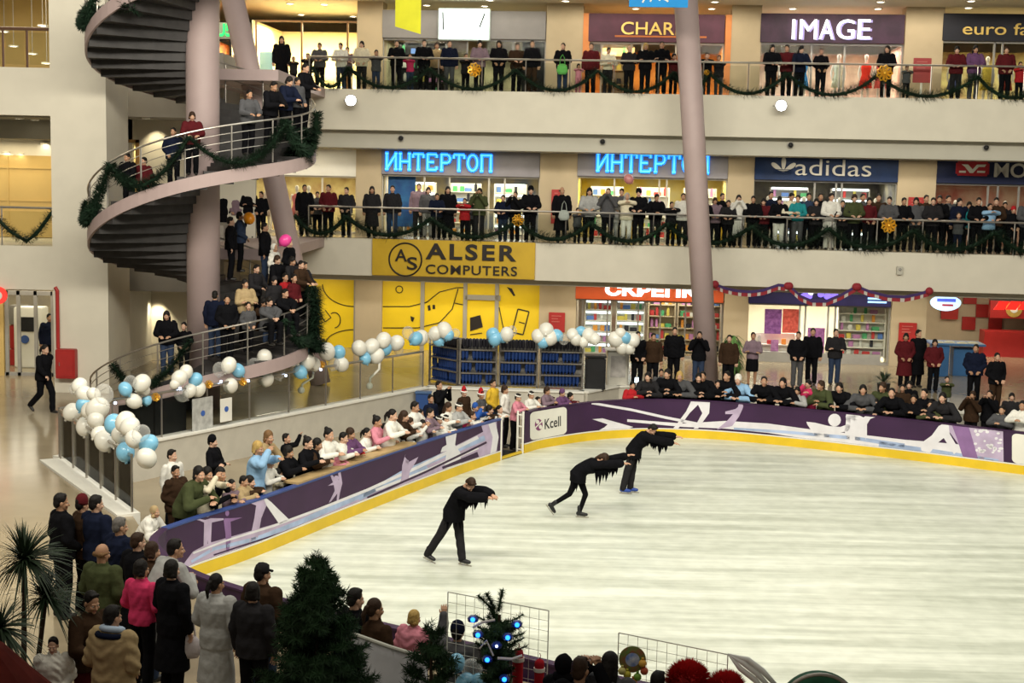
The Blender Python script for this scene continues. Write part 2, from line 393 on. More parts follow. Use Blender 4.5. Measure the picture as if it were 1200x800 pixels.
# landings from the stair to the galleries
STC = Vector((-8.16, 37.0, 0))
for z in (Z2, Z3):
    bm = newbm(); prism(bm, [(-9.9, 39.6), (-6.6, 39.4), (-6.4, 47.9), (-10.6, 47.9)], z - .3, z)
    struct('floor_landing', bm, M_MAUVE, 'landing joining the spiral staircase to the ' + ('middle' if z == Z2 else 'upper') + ' gallery', 'landing')

# columns
def column(name, p0, p1, r0, r1, lab):
    bm = newbm(); tube(bm, [p0, Vector(p0).lerp(Vector(p1), .5), p1], [r0, (r0 + r1) / 2, r1], 32)
    struct('wall_' + name, bm, M_MAUVE, lab, 'column', smooth=True)
column('column', (STC.x, STC.y, Z1 - .1), (STC.x, STC.y, 16), .43, .43, 'round mauve column in the middle of the spiral staircase')
pb, pt = at_y(829, 445, 43.6), at_y(804, 5, 44.6); d = (pt - pb); column('column_leaning', pb - d * .03, pt + d * .4, .335, .38, 'leaning mauve column in front of the shops')
pb, pt = at_y(337, 280, 41.6), at_y(273, 0, 41.8); d = (pt - pb); column('column_slanted', pb - d * .62, pt + d * .4, .30, .34, 'slanted mauve column behind the staircase crowd')

# downlights in the upper ceiling and the others
def downlight(P, r, lab, grp='round ceiling downlights', rod=None):
    t = thing('downlight', lab, 'ceiling light', Vector(P), grp)
    b = newbm(); lathe(b, [(r * .9, -.005), (r * 1.25, -.025), (r * 1.25, .02), (r * .9, .02)], seg=16); obj('ring', b, M_WHITE, t)
    b = newbm(); lathe(b, [(0, -.012), (r * .9, -.012), (r * .9, .01), (0, .01)], seg=16); obj('lamp', b, M_LAMP, t)
    if rod: b = newbm(); tube(b, [(0, 0, .01), (0, 0, rod - P[2])], .012, 6); obj('rod', b, M_GREY, t)
dl = [(86, 8), (340, 4), (353, 17), (380, 5), (414, 19), (500, 6), (574, 0), (568, 7), (663, 1), (656, 9), (745, 10), (838, 2), (834, 10), (929, 10), (1032, 2), (1029, 10), (1138, 1), (1135, 9)]
for i, (x, y) in enumerate(sorted(dl)):
    if x < 100: p = at_z(x, y, 13.19)
    else:
        p = at_z(x, y, 13.09)
    downlight(p, .12, 'round downlight in the upper gallery ceiling, %s from the left' % ordw(i + 1))
for i, (x, y) in enumerate([(23, 139), (41, 144)]): downlight(Vector((at_y(x, y, LY + 1 + i).x, LY + 1 + i, 8.41)), .1, ('left' if i == 0 else 'right') + ' small downlight in the front strip of the left middle ceiling')
for i, (x, y) in enumerate([(7, 178), (23, 180), (52, 168)]): downlight(at_y(x, y, LY + 4.38), .1, ordw(i + 1) + ' bright downlight from left in the left middle gallery')
for i, (x, y) in enumerate([(5, 37), (16, 54), (38, 63), (50, 30), (55, 74)]): downlight(at_y(x, y, LY + 9 - i), .13, ordw(i + 1) + ' hanging lamp from left behind the left upper railing', 'hanging lamps', 13.2)
downlight(Vector((lx(171, 137, BY + .6), BY + .6, lz(170, 137, BY) - .01)), .1, 'single downlight above the doorway behind the staircase')
# gallery ceiling lights (light of the downlight rows)
def garea(u, w, z, sz, p, c=WARM): area('gallery_lamp', FM @ Vector((u, w, z)), sz, p, c, (0, 0, math.atan2(FU.y, FU.x)))
for z, p in ((13.05, 105), (7.88, 85), (3.42, 95)):
    for u in (-2.5, 4.5, 11.5, 18.5): garea(u, 1.9, z, (6, 1.2), p)
area('gallery_lamp', (-16, LY + 3, 13.1), (5, 3), 380, (1, .87, .62)); area('gallery_lamp', (-15, LY + 3.4, 7.8), (4, 1.6), 70, (1, .82, .5))
area('gallery_lamp', (-15, LY + 3, 3.6), (5, 4), 130, WARM)
# ================================================================== shops
def rect(x0, y0, x1, y1, w=SB):
    """pixel rectangle on the plane at depth w -> u0, u1, z0, z1 (means of the two ends)"""
    a, b, c, d = fp(x0, y0, w), fp(x1, y0, w), fp(x0, y1, w), fp(x1, y1, w)
    return (a[0] + c[0]) / 2, (b[0] + d[0]) / 2, (c[1] + d[1]) / 2, (a[1] + b[1]) / 2
def sign(name, lab, r, col, w=SB - .05, th=.12, emit=0, noise=0.05, vary=None):
    t = thing(name, lab, 'sign', FM @ Matrix.Translation((0, w, 0)))
    u0, u1, z0, z1 = r; b = newbm(); bbox(b, u0, u1, -th, 0, z0, z1, .012)
    obj('board', b, mat(name + '_board_' + '%d%d%d' % tuple(int(c * 99) for c in col), col, 0.5, 0.3, noise, 2, emit=emit, vary=vary), t); return t
def letters(t, s, x0, y0, x1, y1, m, w, bold=0.02, depth=.05, base=-.12, name='lettering', italic=0):
    u0, u1, z0, z1 = rect(x0, y0, x1, y1, w)
    b = text_bm(s, (u0, u1, z0, z1), depth, bold, italic); bmesh.ops.translate(b, verts=b.verts, vec=(0, base, 0)); return obj(name, b, m, t)
def shop_room(name, lab, r, zfl, zc, col, light, lcol, depth=4.0, vary=None, scale=1.4):
    u0, u1 = r; M = FM
    for nm, bx in (('back', (u0, u1, SB + depth, SB + depth + .1)), ('left', (u0 - .05, u0, SB, SB + depth)), ('right', (u1, u1 + .05, SB, SB + depth))):
        b = newbm(); box(b, *bx, zfl, zc); struct('wall_%s_%s' % (name, nm), b, mat('interior_' + name, col, 0.7, 0.2, 0.06, scale, vary=vary), '%s wall inside %s' % (nm, lab), 'wall', M)
    area('shop_lamp', M @ Vector(((u0 + u1) / 2, SB + 1.6, zc - .06)), (u1 - u0 - .4, 1.6), light * (.85 if zfl > 9 else .6), lcol, (0, 0, math.atan2(FU.y, FU.x)))
WN = [0]
def shopfront(lab, u0, u1, z0, z1, cuts, m=None, door=None):
    """glazed shop front: frame with mullions at the given fractions, one pane"""
    WN[0] += 1; m = m or M_GREY
    t = bpy.data.objects.new('window_%d' % WN[0], None); COL.objects.link(t); t.matrix_world = FM
    t['kind'] = 'structure'; t['label'] = lab; t['category'] = 'shop window'
    b = newbm(); y0, y1 = SB + .0, SB + .08
    box(b, u0, u1, y0, y1, z1 - .06, z1); box(b, u0, u1, y0, y1, z0, z0 + .09)
    for c in [0] + list(cuts) + [1]:
        u = u0 + (u1 - u0) * c; box(b, u - .03, u + .03, y0, y1, z0, z1)
    obj('frame', b, m, t)
    b = newbm(); box(b, u0 + .03, u1 - .03, SB + .035, SB + .045, z0 + .09, z1 - .06); obj('pane', b, M_PANE, t)
    return t
PKG = [(.5, .05, .05), (.1, .2, .5), (.6, .5, .1), (.6, .6, .55), (.08, .35, .15), (.45, .2, .4), (.02, .02, .03), (.7, .3, .05)]
pkg_mesh = {}
def pkg(k):
    if k not in pkg_mesh:
        b = newbm(); s = [(.16, .1, .2), (.1, .1, .28), (.26, .12, .14)][k]
        bbox(b, -s[0] / 2, s[0] / 2, -s[1] / 2, s[1] / 2, 0, s[2], .012)
        if k == 1: lathe(b, [(.03, .27), (.03, .32), (.0, .32)], seg=10)
        pkg_mesh[k] = mesh_of('package', b, M_PAINT)
    return pkg_mesh[k]
def shelf_unit(lab, u0, u1, z0, z1, w, n, m, goods=0, glab='', shelfcol=None, glow=None, seed=1):
    t = thing('display_shelf', lab, 'shelf', FM @ Matrix.Translation((u0, w, z0)))
    b = newbm(); h = z1 - z0; box(b, 0, .04, 0, .35, 0, h); box(b, u1 - u0 - .04, u1 - u0, 0, .35, 0, h); box(b, 0, u1 - u0, .33, .36, 0, h); obj('case', b, m, t)
    r = random.Random(seed)
    for i in range(n):
        z = h * (i + .15) / n
        b = newbm(); box(b, .03, u1 - u0 - .03, .0, .34, z - .015, z + .015); obj('shelf_board', b, m, t)
        if glow:
            b = newbm(); box(b, .05, u1 - u0 - .05, .0, .03, z + h / n - .13, z + h / n - .05); obj('tube_lamp', b, glow, t)
        x = .12 + r.random() * .1
        while goods and x < u1 - u0 - .15:
            o = obj('package', pkg(r.randrange(3)), None, None, color=r.choice(PKG)); o.matrix_world = FM @ Matrix.Translation((u0 + x, w + .15, z0 + z + .015))
            tag(o, glab, 'package', glab + ' goods'); x += goods * (.8 + .5 * r.random())
    return t
def manikin(lab, u, w, z, col, h=1.7):
    t = thing('mannequin', lab, 'mannequin', FM @ Matrix.Translation((u, w, z)))
    b = newbm(); ico(b, (0, 0, h - .1), (.075, .09, .11)); limb(b, [(0, 0, h - .2), (0, 0, h - .33)], [.045, .05])
    for s in (-1, 1):
        limb(b, [(s * .17, 0, h - .36), (s * .24, .03, h - .64), (s * .22, -.06, h - .88)], [.05, .04, .03]); limb(b, [(s * .08, 0, .9), (s * .09, 0, .5), (s * .1, .02, .06)], [.07, .05, .04])
    obj('body', remesh(b, .02, 1), None, t).data.materials.append(mat('mannequin_white', (.7, .66, .6), .4))
    b = newbm(); loft(b, [((0, 0, .55), .24, .2, 0), ((0, 0, .85), .19, .14, 0), ((0, 0, h - .68), .14, .11, 0), ((0, 0, h - .42), .19, .13, 0), ((0, 0, h - .3), .08, .07, 0)]); 
    obj('dress', b, M_CLOTH, t, True, color=col)
    lathe_b = newbm(); lathe(lathe_b, [(.18, 0), (.18, .02), (0, .02)], seg=16); obj('base', lathe_b, M_STEEL, t)
def sconce_u(x, y, w=SB): return fp(x, y, w)

E_WHITE = mat('white_neon', (0.95, 0.97, 1.0), emit=1.6); E_CYAN = mat('cyan_neon', (0.012, 0.27, 1.0), emit=1.0)
E_GREEN = mat('green_neon', (0.02, 0.9, 0.15), emit=1.1); E_RED = mat('red_neon', (1.0, 0.03, 0.02), emit=1.1); E_PURP = mat('purple_neon', (0.22, 0.15, 0.9), emit=1.2)
M_GOLD = mat('gold_letters', (0.62, 0.42, 0.10), 0.35, 0.5, 0.1, 8, metal=0.3)
M_SILV = mat('silver_letters', (0.62, 0.60, 0.55), 0.4, 0.5)
M_INK = mat('black_letters', (0.02, 0.015, 0.012), 0.5, 0.3)
M_TUBE = mat('shelf_tube', (0.85, 0.97, 1.0), emit=2.2)

# ---------------- upper gallery
u0, u1, z0, z1 = rect(300, 24, 419, 107)
shop_room('yellow_shop', 'the bright yellow-lit shop', (u0 - .1, u1), Z3, z1, (0.85, 0.74, 0.45), 1100, (1, .86, .55))
shopfront('bright yellow-lit glazed shop front at the left end of the upper gallery', u0, u1, Z3, z1, (.45, .9), mat('brown_frame', (.25, .13, .05), .5))
t = thing('mirror', 'pale blue glass panel standing in the yellow-lit shop', 'panel', FM @ Matrix.Translation((fu(312, SB + .6), SB + .6, Z3)))
b = newbm(); bbox(b, -.25, .25, 0, .05, .25, 1.5, .02); obj('sheet', b, mat('pale_blue_panel', (.35, .62, .8), .3), t); b = newbm(); box(b, -.3, .3, -.15, .2, 0, .03); box(b, -.03, .03, 0, .05, 0, .3); obj('stand', b, M_STEEL, t)
u0, u1, z0, z1 = rect(246, 27, 294, 46)
t = sign('shop_sign', 'dark sign with green glowing letters beside the slanted column', (u0, u1, z0, z1), (.30, .30, .27)); letters(t, 'U5', 255, 28, 272, 43, E_GREEN, SB - .1)
a = rect(246, 46, 296, 107)
shop_room('orange_shop', 'the shop under the green letters', (u0, u1), Z3, z0, (.6, .25, .08), 150, (1, .7, .35), vary=(.25, .08, .05), scale=3)
shopfront('shop front under the green letters', u0, u1, Z3, z0, (.5,), M_BLACK)
shelf_unit('shelf of coloured goods under the green letters', u0 + .2, u1 - .2, Z3, Z3 + 1.9, SB + 2, 4, M_WHITE, .24, 'small coloured goods in the shop under the green letters', seed=3)

u0, u1, z0, z1 = rect(449, 13, 640, 46)
t = sign('shop_sign', 'plain grey shop fascia carrying the white lightbox', (u0, u1, z0, z1), (.21, .20, .20))
zo = z0
shop_room('lightbox_shop', 'the shop under the white lightbox', (u0, u1), Z3, z0, (.50, .48, .30), 190, (1, .93, .7), vary=(.18, .17, .12), scale=1.2)
r = rect(515, 11, 573, 46, SB - .35)
t = thing('lightbox', 'glowing white lightbox sign on the grey fascia', 'sign', FM @ Matrix.Translation((0, SB - .2, 0)))
b = newbm(); bbox(b, r[0] - .04, r[1] + .04, -.2, .03, r[2] - .04, r[3] + .04, .02); obj('case', b, mat('lightbox_frame', (.5, .6, .6), .4), t)
b = newbm(); box(b, r[0], r[1], -.23, -.2, r[2], r[3]); obj('face', b, mat('lightbox_face', (.85, 1, 1), emit=1.6), t)
def stroke(t, pts, hw, m, y, name='letter'):
    b = newbm(); P = [Vector((p[0], 0, p[1])) for p in pts]
    for i in range(len(P) - 1):
        d = (P[i + 1] - P[i]).normalized(); n = Vector((-d.z, 0, d.x)) * hw
        q = [P[i] - n, P[i] + n, P[i + 1] + n, P[i + 1] - n]
        f1 = [b.verts.new((v.x, y, v.z)) for v in q]; f2 = [b.verts.new((v.x, y + .012, v.z)) for v in q]
        b.faces.new(f1); b.faces.new(f2[::-1])
        for k in range(4): b.faces.new((f1[k], f1[(k + 1) % 4], f2[(k + 1) % 4], f2[k]))
    return obj(name, b, m, t)
W2 = SB - .43; pale = mat('pale_letter', (.3, .42, .5), .5, emit=.5)
stroke(t, [fp(519, 14, W2), fp(519.5, 35, W2)], .025, M_INK, -.245)
stroke(t, [fp(568, 16, W2), fp(562, 32, W2)], .025, M_INK, -.245); stroke(t, [fp(556, 16, W2), fp(562, 32, W2)], .008, pale, -.245)
shopfront('shop front under the white lightbox', u0, u1, Z3, zo, (.4, .52, .8))
shelf_unit('dark shelf in the shop under the white lightbox', u0 + .3, u0 + 2.0, Z3, Z3 + 2, SB + 1.6, 4, M_BLACK, .3, 'small coloured goods in the shop under the white lightbox', seed=4)
b = newbm(); box(b, fu(608, SB), u1, SB + .2, SB + .4, Z3, zo); struct('wall_dark_panel', b, M_BLACK, 'dark panel at the right of the shop under the white lightbox', 'panel', FM)

u0, u1, z0, z1 = rect(683, 17, 856, 50)
b = newbm()
for x0, x1 in ((683, 691), (849, 856)): box(b, fu(x0, SB, 60), fu(x1, SB, 60), SB - .15, SB + .3, Z3, z1)
struct('trim_orange', b, mat('orange_board', (.62, .22, .06), .5, .3, .06, 3), 'orange side posts of the CHARM shop', 'post', FM)
ui, uj = rect(690, 17, 849, 50)[:2]
t = sign('shop_sign', 'plum coloured CHARM shop sign with gold letters', (ui, uj, z0, z1), (.075, .02, .04), noise=.15)
letters(t, 'CHARM', 728, 26, 807, 41, M_GOLD, SB - .17, .006)
b = newbm(); box(b, fu(716, SB), fu(822, SB), -.135, -.12, z0 + .16, z0 + .22); obj('underline', b, mat('orange_line', (.42, .12, .03), .5), t)
shop_room('charm', 'the CHARM shop', (ui, uj), Z3, z0, (.75, .35, .10), 260, (1, .72, .35), vary=(.5, .2, .06), scale=2)
shopfront('shop front of the CHARM shop', ui, uj, Z3, z0, (.1, .32, .4, .65), mat('pale_frame', (.45, .4, .33), .5))
shelf_unit('shelf of coloured goods in the CHARM shop', ui + .4, ui + 1.6, Z3, Z3 + 2, SB + 1.2, 4, M_PILL, .3, 'small coloured goods in the CHARM shop', seed=5)

u0, u1, z0, z1 = rect(891, 17, 1059, 51)
t = sign('shop_sign', 'dark violet IMAGE shop sign with white neon letters', (u0, u1, z0, z1), (.055, .022, .05), vary=(.03, .012, .03))
for (s, a, c, c2) in (('I', 928, 931.5, 0), ('M', 937, 957, 0), ('A', 960, 977, 0), ('G', 980, 1001, 0), ('E', 1005, 1020, 0)):
    letters(t, s, a + 2.5, 23.5, c + 2.5, 47, mat('violet_shadow_neon', (.30, .25, .55), .4, emit=.25), SB - .17, .0, .03, name='letter_shadow')
    letters(t, s, a, 23, c, 46, E_WHITE, SB - .2, .0, .05, -.16, name='letter')
shop_room('image', 'the IMAGE shop', (u0, u1), Z3, z0, (.62, .50, .40), 330, (1, .9, .75), vary=(.35, .25, .2), scale=1.5)
shopfront('shop front of the IMAGE shop', u0, u1, Z3, z0, (.37, .6))
for x, c, l in ((935, (.05, .25, .6), 'blue dressed mannequin in the IMAGE shop window'), (1009, (.75, .05, .03), 'red dressed mannequin in the IMAGE shop window'), (1027, (.7, .12, .1), 'pinkish red dressed mannequin in the IMAGE shop window'), (977, (.6, .62, .5), 'pale dressed mannequin in the IMAGE shop doorway'), (900, (.5, .2, .08), 'rust dressed mannequin at the left of the IMAGE shop window')):
    manikin(l, fu(x, SB + .7), SB + .7, Z3, c)
area('display_lamp', FM @ Vector((fu(1018, SB + .7), SB + 1, z0 - .1)), (1.2, .6), 60, (1, .35, .25)); area('display_lamp', FM @ Vector((fu(935, SB + .7), SB + 1, z0 - .1)), (.8, .6), 40, (.5, .7, 1))
u0, u1, z0, z1 = rect(1104, 17, 1262, 49)
t = sign('shop_sign', 'near-black shop sign with gold letters at the right end of the upper gallery', (u0, u1, z0, z1), (.010, .010, .018), noise=.1)
letters(t, 'euro fa', 1128, 27, 1206, 41, M_GOLD, SB - .17, .004)
shop_room('euro', 'the shop under the gold letters', (u0, u1), Z3, z0, (.62, .55, .28), 230, (1, .9, .6), vary=(.3, .2, .12), scale=2)
shopfront('shop front under the gold letters', u0, u1, Z3, z0, (.4, .46, .7))
for x, c, l in ((1112, (.1, .12, .3), 'blue dressed mannequin under the gold letters'), (1172, (.3, .05, .04), 'dark red dressed mannequin under the gold letters'), (1150, (.6, .45, .08), 'mustard dressed mannequin under the gold letters')): manikin(l, fu(x, SB + .8), SB + .8, Z3, c)

# ---------------- middle gallery
u0, u1, z0, z1 = rect(250, 173, 418, 205)
b = newbm(); box(b, u0 - 1, u1, SB - .1, SB + .1, z0, 7.92); struct('wall_bulkhead', b, M_WHITE, 'plain pale bulkhead over the shop behind the staircase', 'wall', FM)
shop_room('stair_shop', 'the shop behind the staircase', (u0 - 1, u1), Z2, z0, (.75, .66, .36), 420, (1, .9, .6), vary=(.5, .36, .2), scale=2)
shopfront('shop front behind the staircase on the middle gallery', u0 - 1, u1, Z2, z0, (.2, .5, .8), mat('pale_frame2', (.6, .55, .45), .5))
for x, c, l in ((348, (.5, .15, .15), 'red hanging dress on a mannequin behind the staircase'), (362, (.02, .02, .03), 'black dressed mannequin behind the staircase'), (384, (.6, .25, .05), 'orange dressed mannequin behind the staircase'), (312, (.5, .4, .35), 'beige dressed mannequin behind the staircase')): manikin(l, fu(x, SB + .7), SB + .7, Z2, c)
def cyr(t, x0, x1, y0, y1):
    """И Н Т Е Р Т О П with slab feet"""
    u0, u1, z0, z1 = rect(x0, y0, x1, y1, SB - .2); n = 8; cw = (u1 - u0) / n
    core = mat('cyan_neon_core', (.10, .52, 1.0), emit=1.25)
    h = z1 - z0; sw = cw * .115
    G = {'И': [[(.12, 1), (.12, 0)], [(.88, 1), (.88, 0)], [(.12, .08), (.88, .92)]], 'Н': [[(.12, 0), (.12, 1)], [(.88, 0), (.88, 1)], [(.12, .5), (.88, .5)]], 'Т': [[(.5, 0), (.5, 1)], [(.05, .95), (.95, .95)], [(.06, .95), (.06, .72)], [(.94, .95), (.94, .72)]],
         'Е': [[(.15, 0), (.15, 1)], [(.1, .95), (.9, .95)], [(.15, .5), (.7, .5)], [(.1, .05), (.9, .05)], [(.9, .95), (.9, .75)], [(.9, .05), (.9, .25)]], 'Р': [[(.18, 0), (.18, 1)], [(.1, .95), (.7, .95), (.88, .82), (.88, .6), (.7, .47), (.18, .47)]],
         'О': [[(.5 + .4 * math.cos(a * PI / 8), .5 + .46 * math.sin(a * PI / 8)) for a in range(17)]], 'П': [[(.12, 0), (.12, 1)], [(.88, 0), (.88, 1)], [(.02, .95), (.98, .95)]]}
    for i, ch in enumerate('ИНТЕРТОП'):
        b0 = u0 + cw * (i + .06); W_ = cw * .88
        ss = list(G[ch])
        for x in {'И': (.12, .88), 'Н': (.12, .88), 'Т': (.5,), 'Р': (.18,), 'П': (.12, .88), 'Е': (), 'О': ()}[ch]:
            ss.append([(x - .14, .04), (x + .14, .04)])
            if ch in 'ИН': ss.append([(x - .14, .96), (x + .14, .96)])
        for k, (hw, m, y) in enumerate(((sw * 1.25, E_CYAN, -.2), (sw * .5, core, -.215))):
            bb = None
            for s_ in ss:
                o = stroke(t, [(b0 + p[0] * W_, z0 + p[1] * h) for p in s_], hw, m, y, 'letter')
                if bb is None: bb = newbm()
                bb.from_mesh(o.data); me = o.data; bpy.data.objects.remove(o); bpy.data.meshes.remove(me)
            obj('letter' if k == 0 else 'letter_tube', bb, m, t)
for k, (xa, xb, lx0, lx1, ly0, ly1, y0, y1, col, side) in enumerate(((448, 633, 451, 578, 180, 200, 177, 206, (.62, .50, .28), 'left'), (677, 853, 698, 832, 180, 202, 178, 208, (.80, .58, .06), 'right'))):
    u0, u1, z0, z1 = rect(xa, y0, xb, y1)
    t = sign('shop_sign', 'grey shop sign with glowing blue Cyrillic letters, %s one of the two' % side, (u0, u1, z0, z1), (.22, .21, .23)); cyr(t, lx0, lx1, ly0, ly1)
    shop_room('blue_letter_' + side, 'the %s blue lettered shop' % side, (u0, u1), Z2, z0, col, 330, (1, .9, .62), vary=(.25, .3, .45) if k == 0 else (.75, .66, .35), scale=1.1)
    shopfront('shop front under the %s blue lettered sign' % side, u0, u1, Z2, z0, (.27, .43, .68, .78) if k == 0 else (.25, .55, .6, .8), mat('pale_frame3', (.5, .47, .4), .4))
    for j in range(3):
        a = u0 + .4 + j * 1.7
        shelf_unit('%s shelf of shoes and boxes in the %s blue lettered shop' % (ordw(j + 1), side), a, a + 1.2, Z2, Z2 + 1.9, SB + 2.2, 5, M_WHITE, .28, 'small coloured goods in the %s blue lettered shop' % side, seed=10 + j + 5 * k, glow=M_TUBE if (k == 0 and j != 1) else None)
t = thing('window_poster', 'blue poster panel in the left blue lettered shop window', 'poster', FM @ Matrix.Translation((fu(455, SB + .5), SB + .5, Z2)))
b = newbm(); bbox(b, 0, 1.0, 0, .04, .3, 2.1, .01); obj('sheet', b, mat('blue_poster', (.03, .10, .35), .4, vary=(.05, .2, .5), scale=2), t)
u0, u1, z0, z1 = rect(884, 183, 1052, 212)
t = sign('shop_sign', 'dark blue adidas shop sign with a white trefoil', (u0, u1, z0, z1), (.006, .024, .090), noise=.15)
letters(t, 'adidas', 932, 187, 1021, 206, M_SILV, SB - .17, -.004)
b = newbm()
ru0, ru1, rz0, rz1 = rect(905, 186, 931, 206, SB - .17); cu_, cz = (ru0 + ru1) / 2, rz0 + .12; hh = rz1 - rz0
def leaf(bm, ang, ln, wd):
    P = []
    for k in range(24):
        a = 2 * PI * k / 24; x = math.cos(a) * ln / 2 + ln / 2; y = math.sin(a) * wd * (.55 + .45 * math.cos(a) * .6)
        x2, y2 = x * math.sin(ang) - y * math.cos(ang), x * math.cos(ang) + y * math.sin(ang)
        P.append((cu_ + x2, -.16, cz + .02 + y2))
    flat_poly(bm, P)
for a in (-.95, 0, .95): leaf(b, a, hh * .86, .13)
me = b; bmesh.ops.solidify(me, geom=me.faces[:], thickness=.03)
obj('trefoil', me, M_SILV, t)
b = newbm()
for k in range(3): box(b, ru0 + .08, ru1 - .08, -.2, -.165, cz - .02 + k * .055, cz - .005 + k * .055)
obj('trefoil_stripe', b, mat('sign_blue', (.006, .024, .090), .5), t)
shop_room('sports', 'the shop under the trefoil sign', (u0, u1), Z2, z0, (.30, .28, .22), 210, (1, .93, .75), vary=(.12, .12, .14), scale=1.5)
shopfront('shop front under the trefoil sign', u0, u1, Z2, z0, (.43, .58, .62))
for j, c in enumerate(((.5, .04, .06), (.03, .2, .5), (.05, .35, .6), (.35, .5, .05))): manikin('%s mannequin from the left in the trefoil shop window' % ordw(j + 1), u0 + .6 + j * 1.25, SB + .9, Z2, c)
for j in range(2): shelf_unit('%s shelf of goods under the trefoil sign' % ('left' if j == 0 else 'right'), u0 + .8 + 2.2 * j, u0 + 2.2 + 2.2 * j, Z2, Z2 + 2, SB + 2.6, 5, M_GREY, .3, 'small coloured goods in the trefoil shop', seed=31 + j, glow=M_TUBE)
u0, u1, z0, z1 = rect(1097, 186, 1262, 216)
t = sign('shop_sign', 'navy shop sign with a red winged logo and silver letters', (u0, u1, z0, z1), (.007, .013, .055), noise=.15)
a = rect(1120, 189, 1159, 206, SB - .17); b = newbm(); bbox(b, a[0], a[1], -.15, -.1, a[2], a[3], .06); obj('logo_plate', b, mat('logo_red', (.42, .02, .03), .4), t)
b = newbm(); au, az, aw, ah = a[0], a[2], a[1] - a[0], a[3] - a[2]
flat_poly(b, [(au + aw * x, -.165, az + ah * y) for x, y in ((.16, .78), (.36, .78), (.5, .45), (.62, .78), (.9, .8), (.86, .62), (.68, .62), (.52, .2), (.42, .2), (.26, .62))])
for x0_, x1_, y0_ in ((.1, .3, .2), (.64, .88, .22)): box(b, au + aw * x0_, au + aw * x1_, -.165, -.155, az + ah * y0_, az + ah * (y0_ + .14))
obj('logo_wing', b, M_WHITE, t)
letters(t, 'MO', 1165, 191, 1203, 208, M_SILV, SB - .17, .015)
shop_room('wing', 'the shop under the winged logo', (u0, u1), Z2, z0, (.42, .34, .26), 200, (1, .9, .7), vary=(.3, .1, .08), scale=1.2)
shopfront('shop front under the winged logo', u0, u1, Z2, z0, (.38, .45, .6))
for j, c in enumerate(((.55, .08, .06), (.04, .05, .1), (.5, .3, .15), (.35, .3, .28))): manikin('%s mannequin from the left under the winged logo' % ordw(j + 1), u0 + .9 + j * .85, SB + .9, Z2, c)

# ---------------- ground floor
# yellow computer shop: fascia sign and printed yellow panels
a = rect(436, 282, 627, 325, -.1)
t = thing('fascia_sign', 'yellow ALSER COMPUTERS sign on the middle gallery parapet', 'sign', FM)
b = newbm(); bbox(b, a[0], a[1], -.1, .0, a[2], a[3], .015); obj('board', b, mat('sign_yellow', (.56, .36, .025), .45, .3, .06, 2), t)
def txt(s, x0, y0, x1, y1, bold): 
    r = rect(x0, y0, x1, y1, -.12); b = text_bm(s, r, .05, bold, 0, 1.25 if s == 'ALSER' else 1.1); bmesh.ops.translate(b, verts=b.verts, vec=(0, -.1, 0)); obj('lettering', b, M_INK, t)
txt('ALSER', 499, 286, 605, 305, .03); txt('COMPUTERS', 499, 311, 606, 322, .008)
r = rect(456, 285.5, 494, 322.5, -.12); cx, cz = (r[0] + r[1]) / 2, (r[2] + r[3]) / 2; R_ = (r[1] - r[0]) / 2
b = newbm(); tube(b, [(cx + R_ * math.cos(k * PI / 24), -.11, cz + R_ * math.sin(k * PI / 24)) for k in range(49)], .03, 6); obj('roundel', b, M_INK, t)
txt('A', 463, 292, 477, 306, .01); txt('S', 477, 301, 489, 316, .01)
M_SHOPY = mat('yellow_shop_panel', (.78, .55, .015), .4, .4, .04, 1.5)
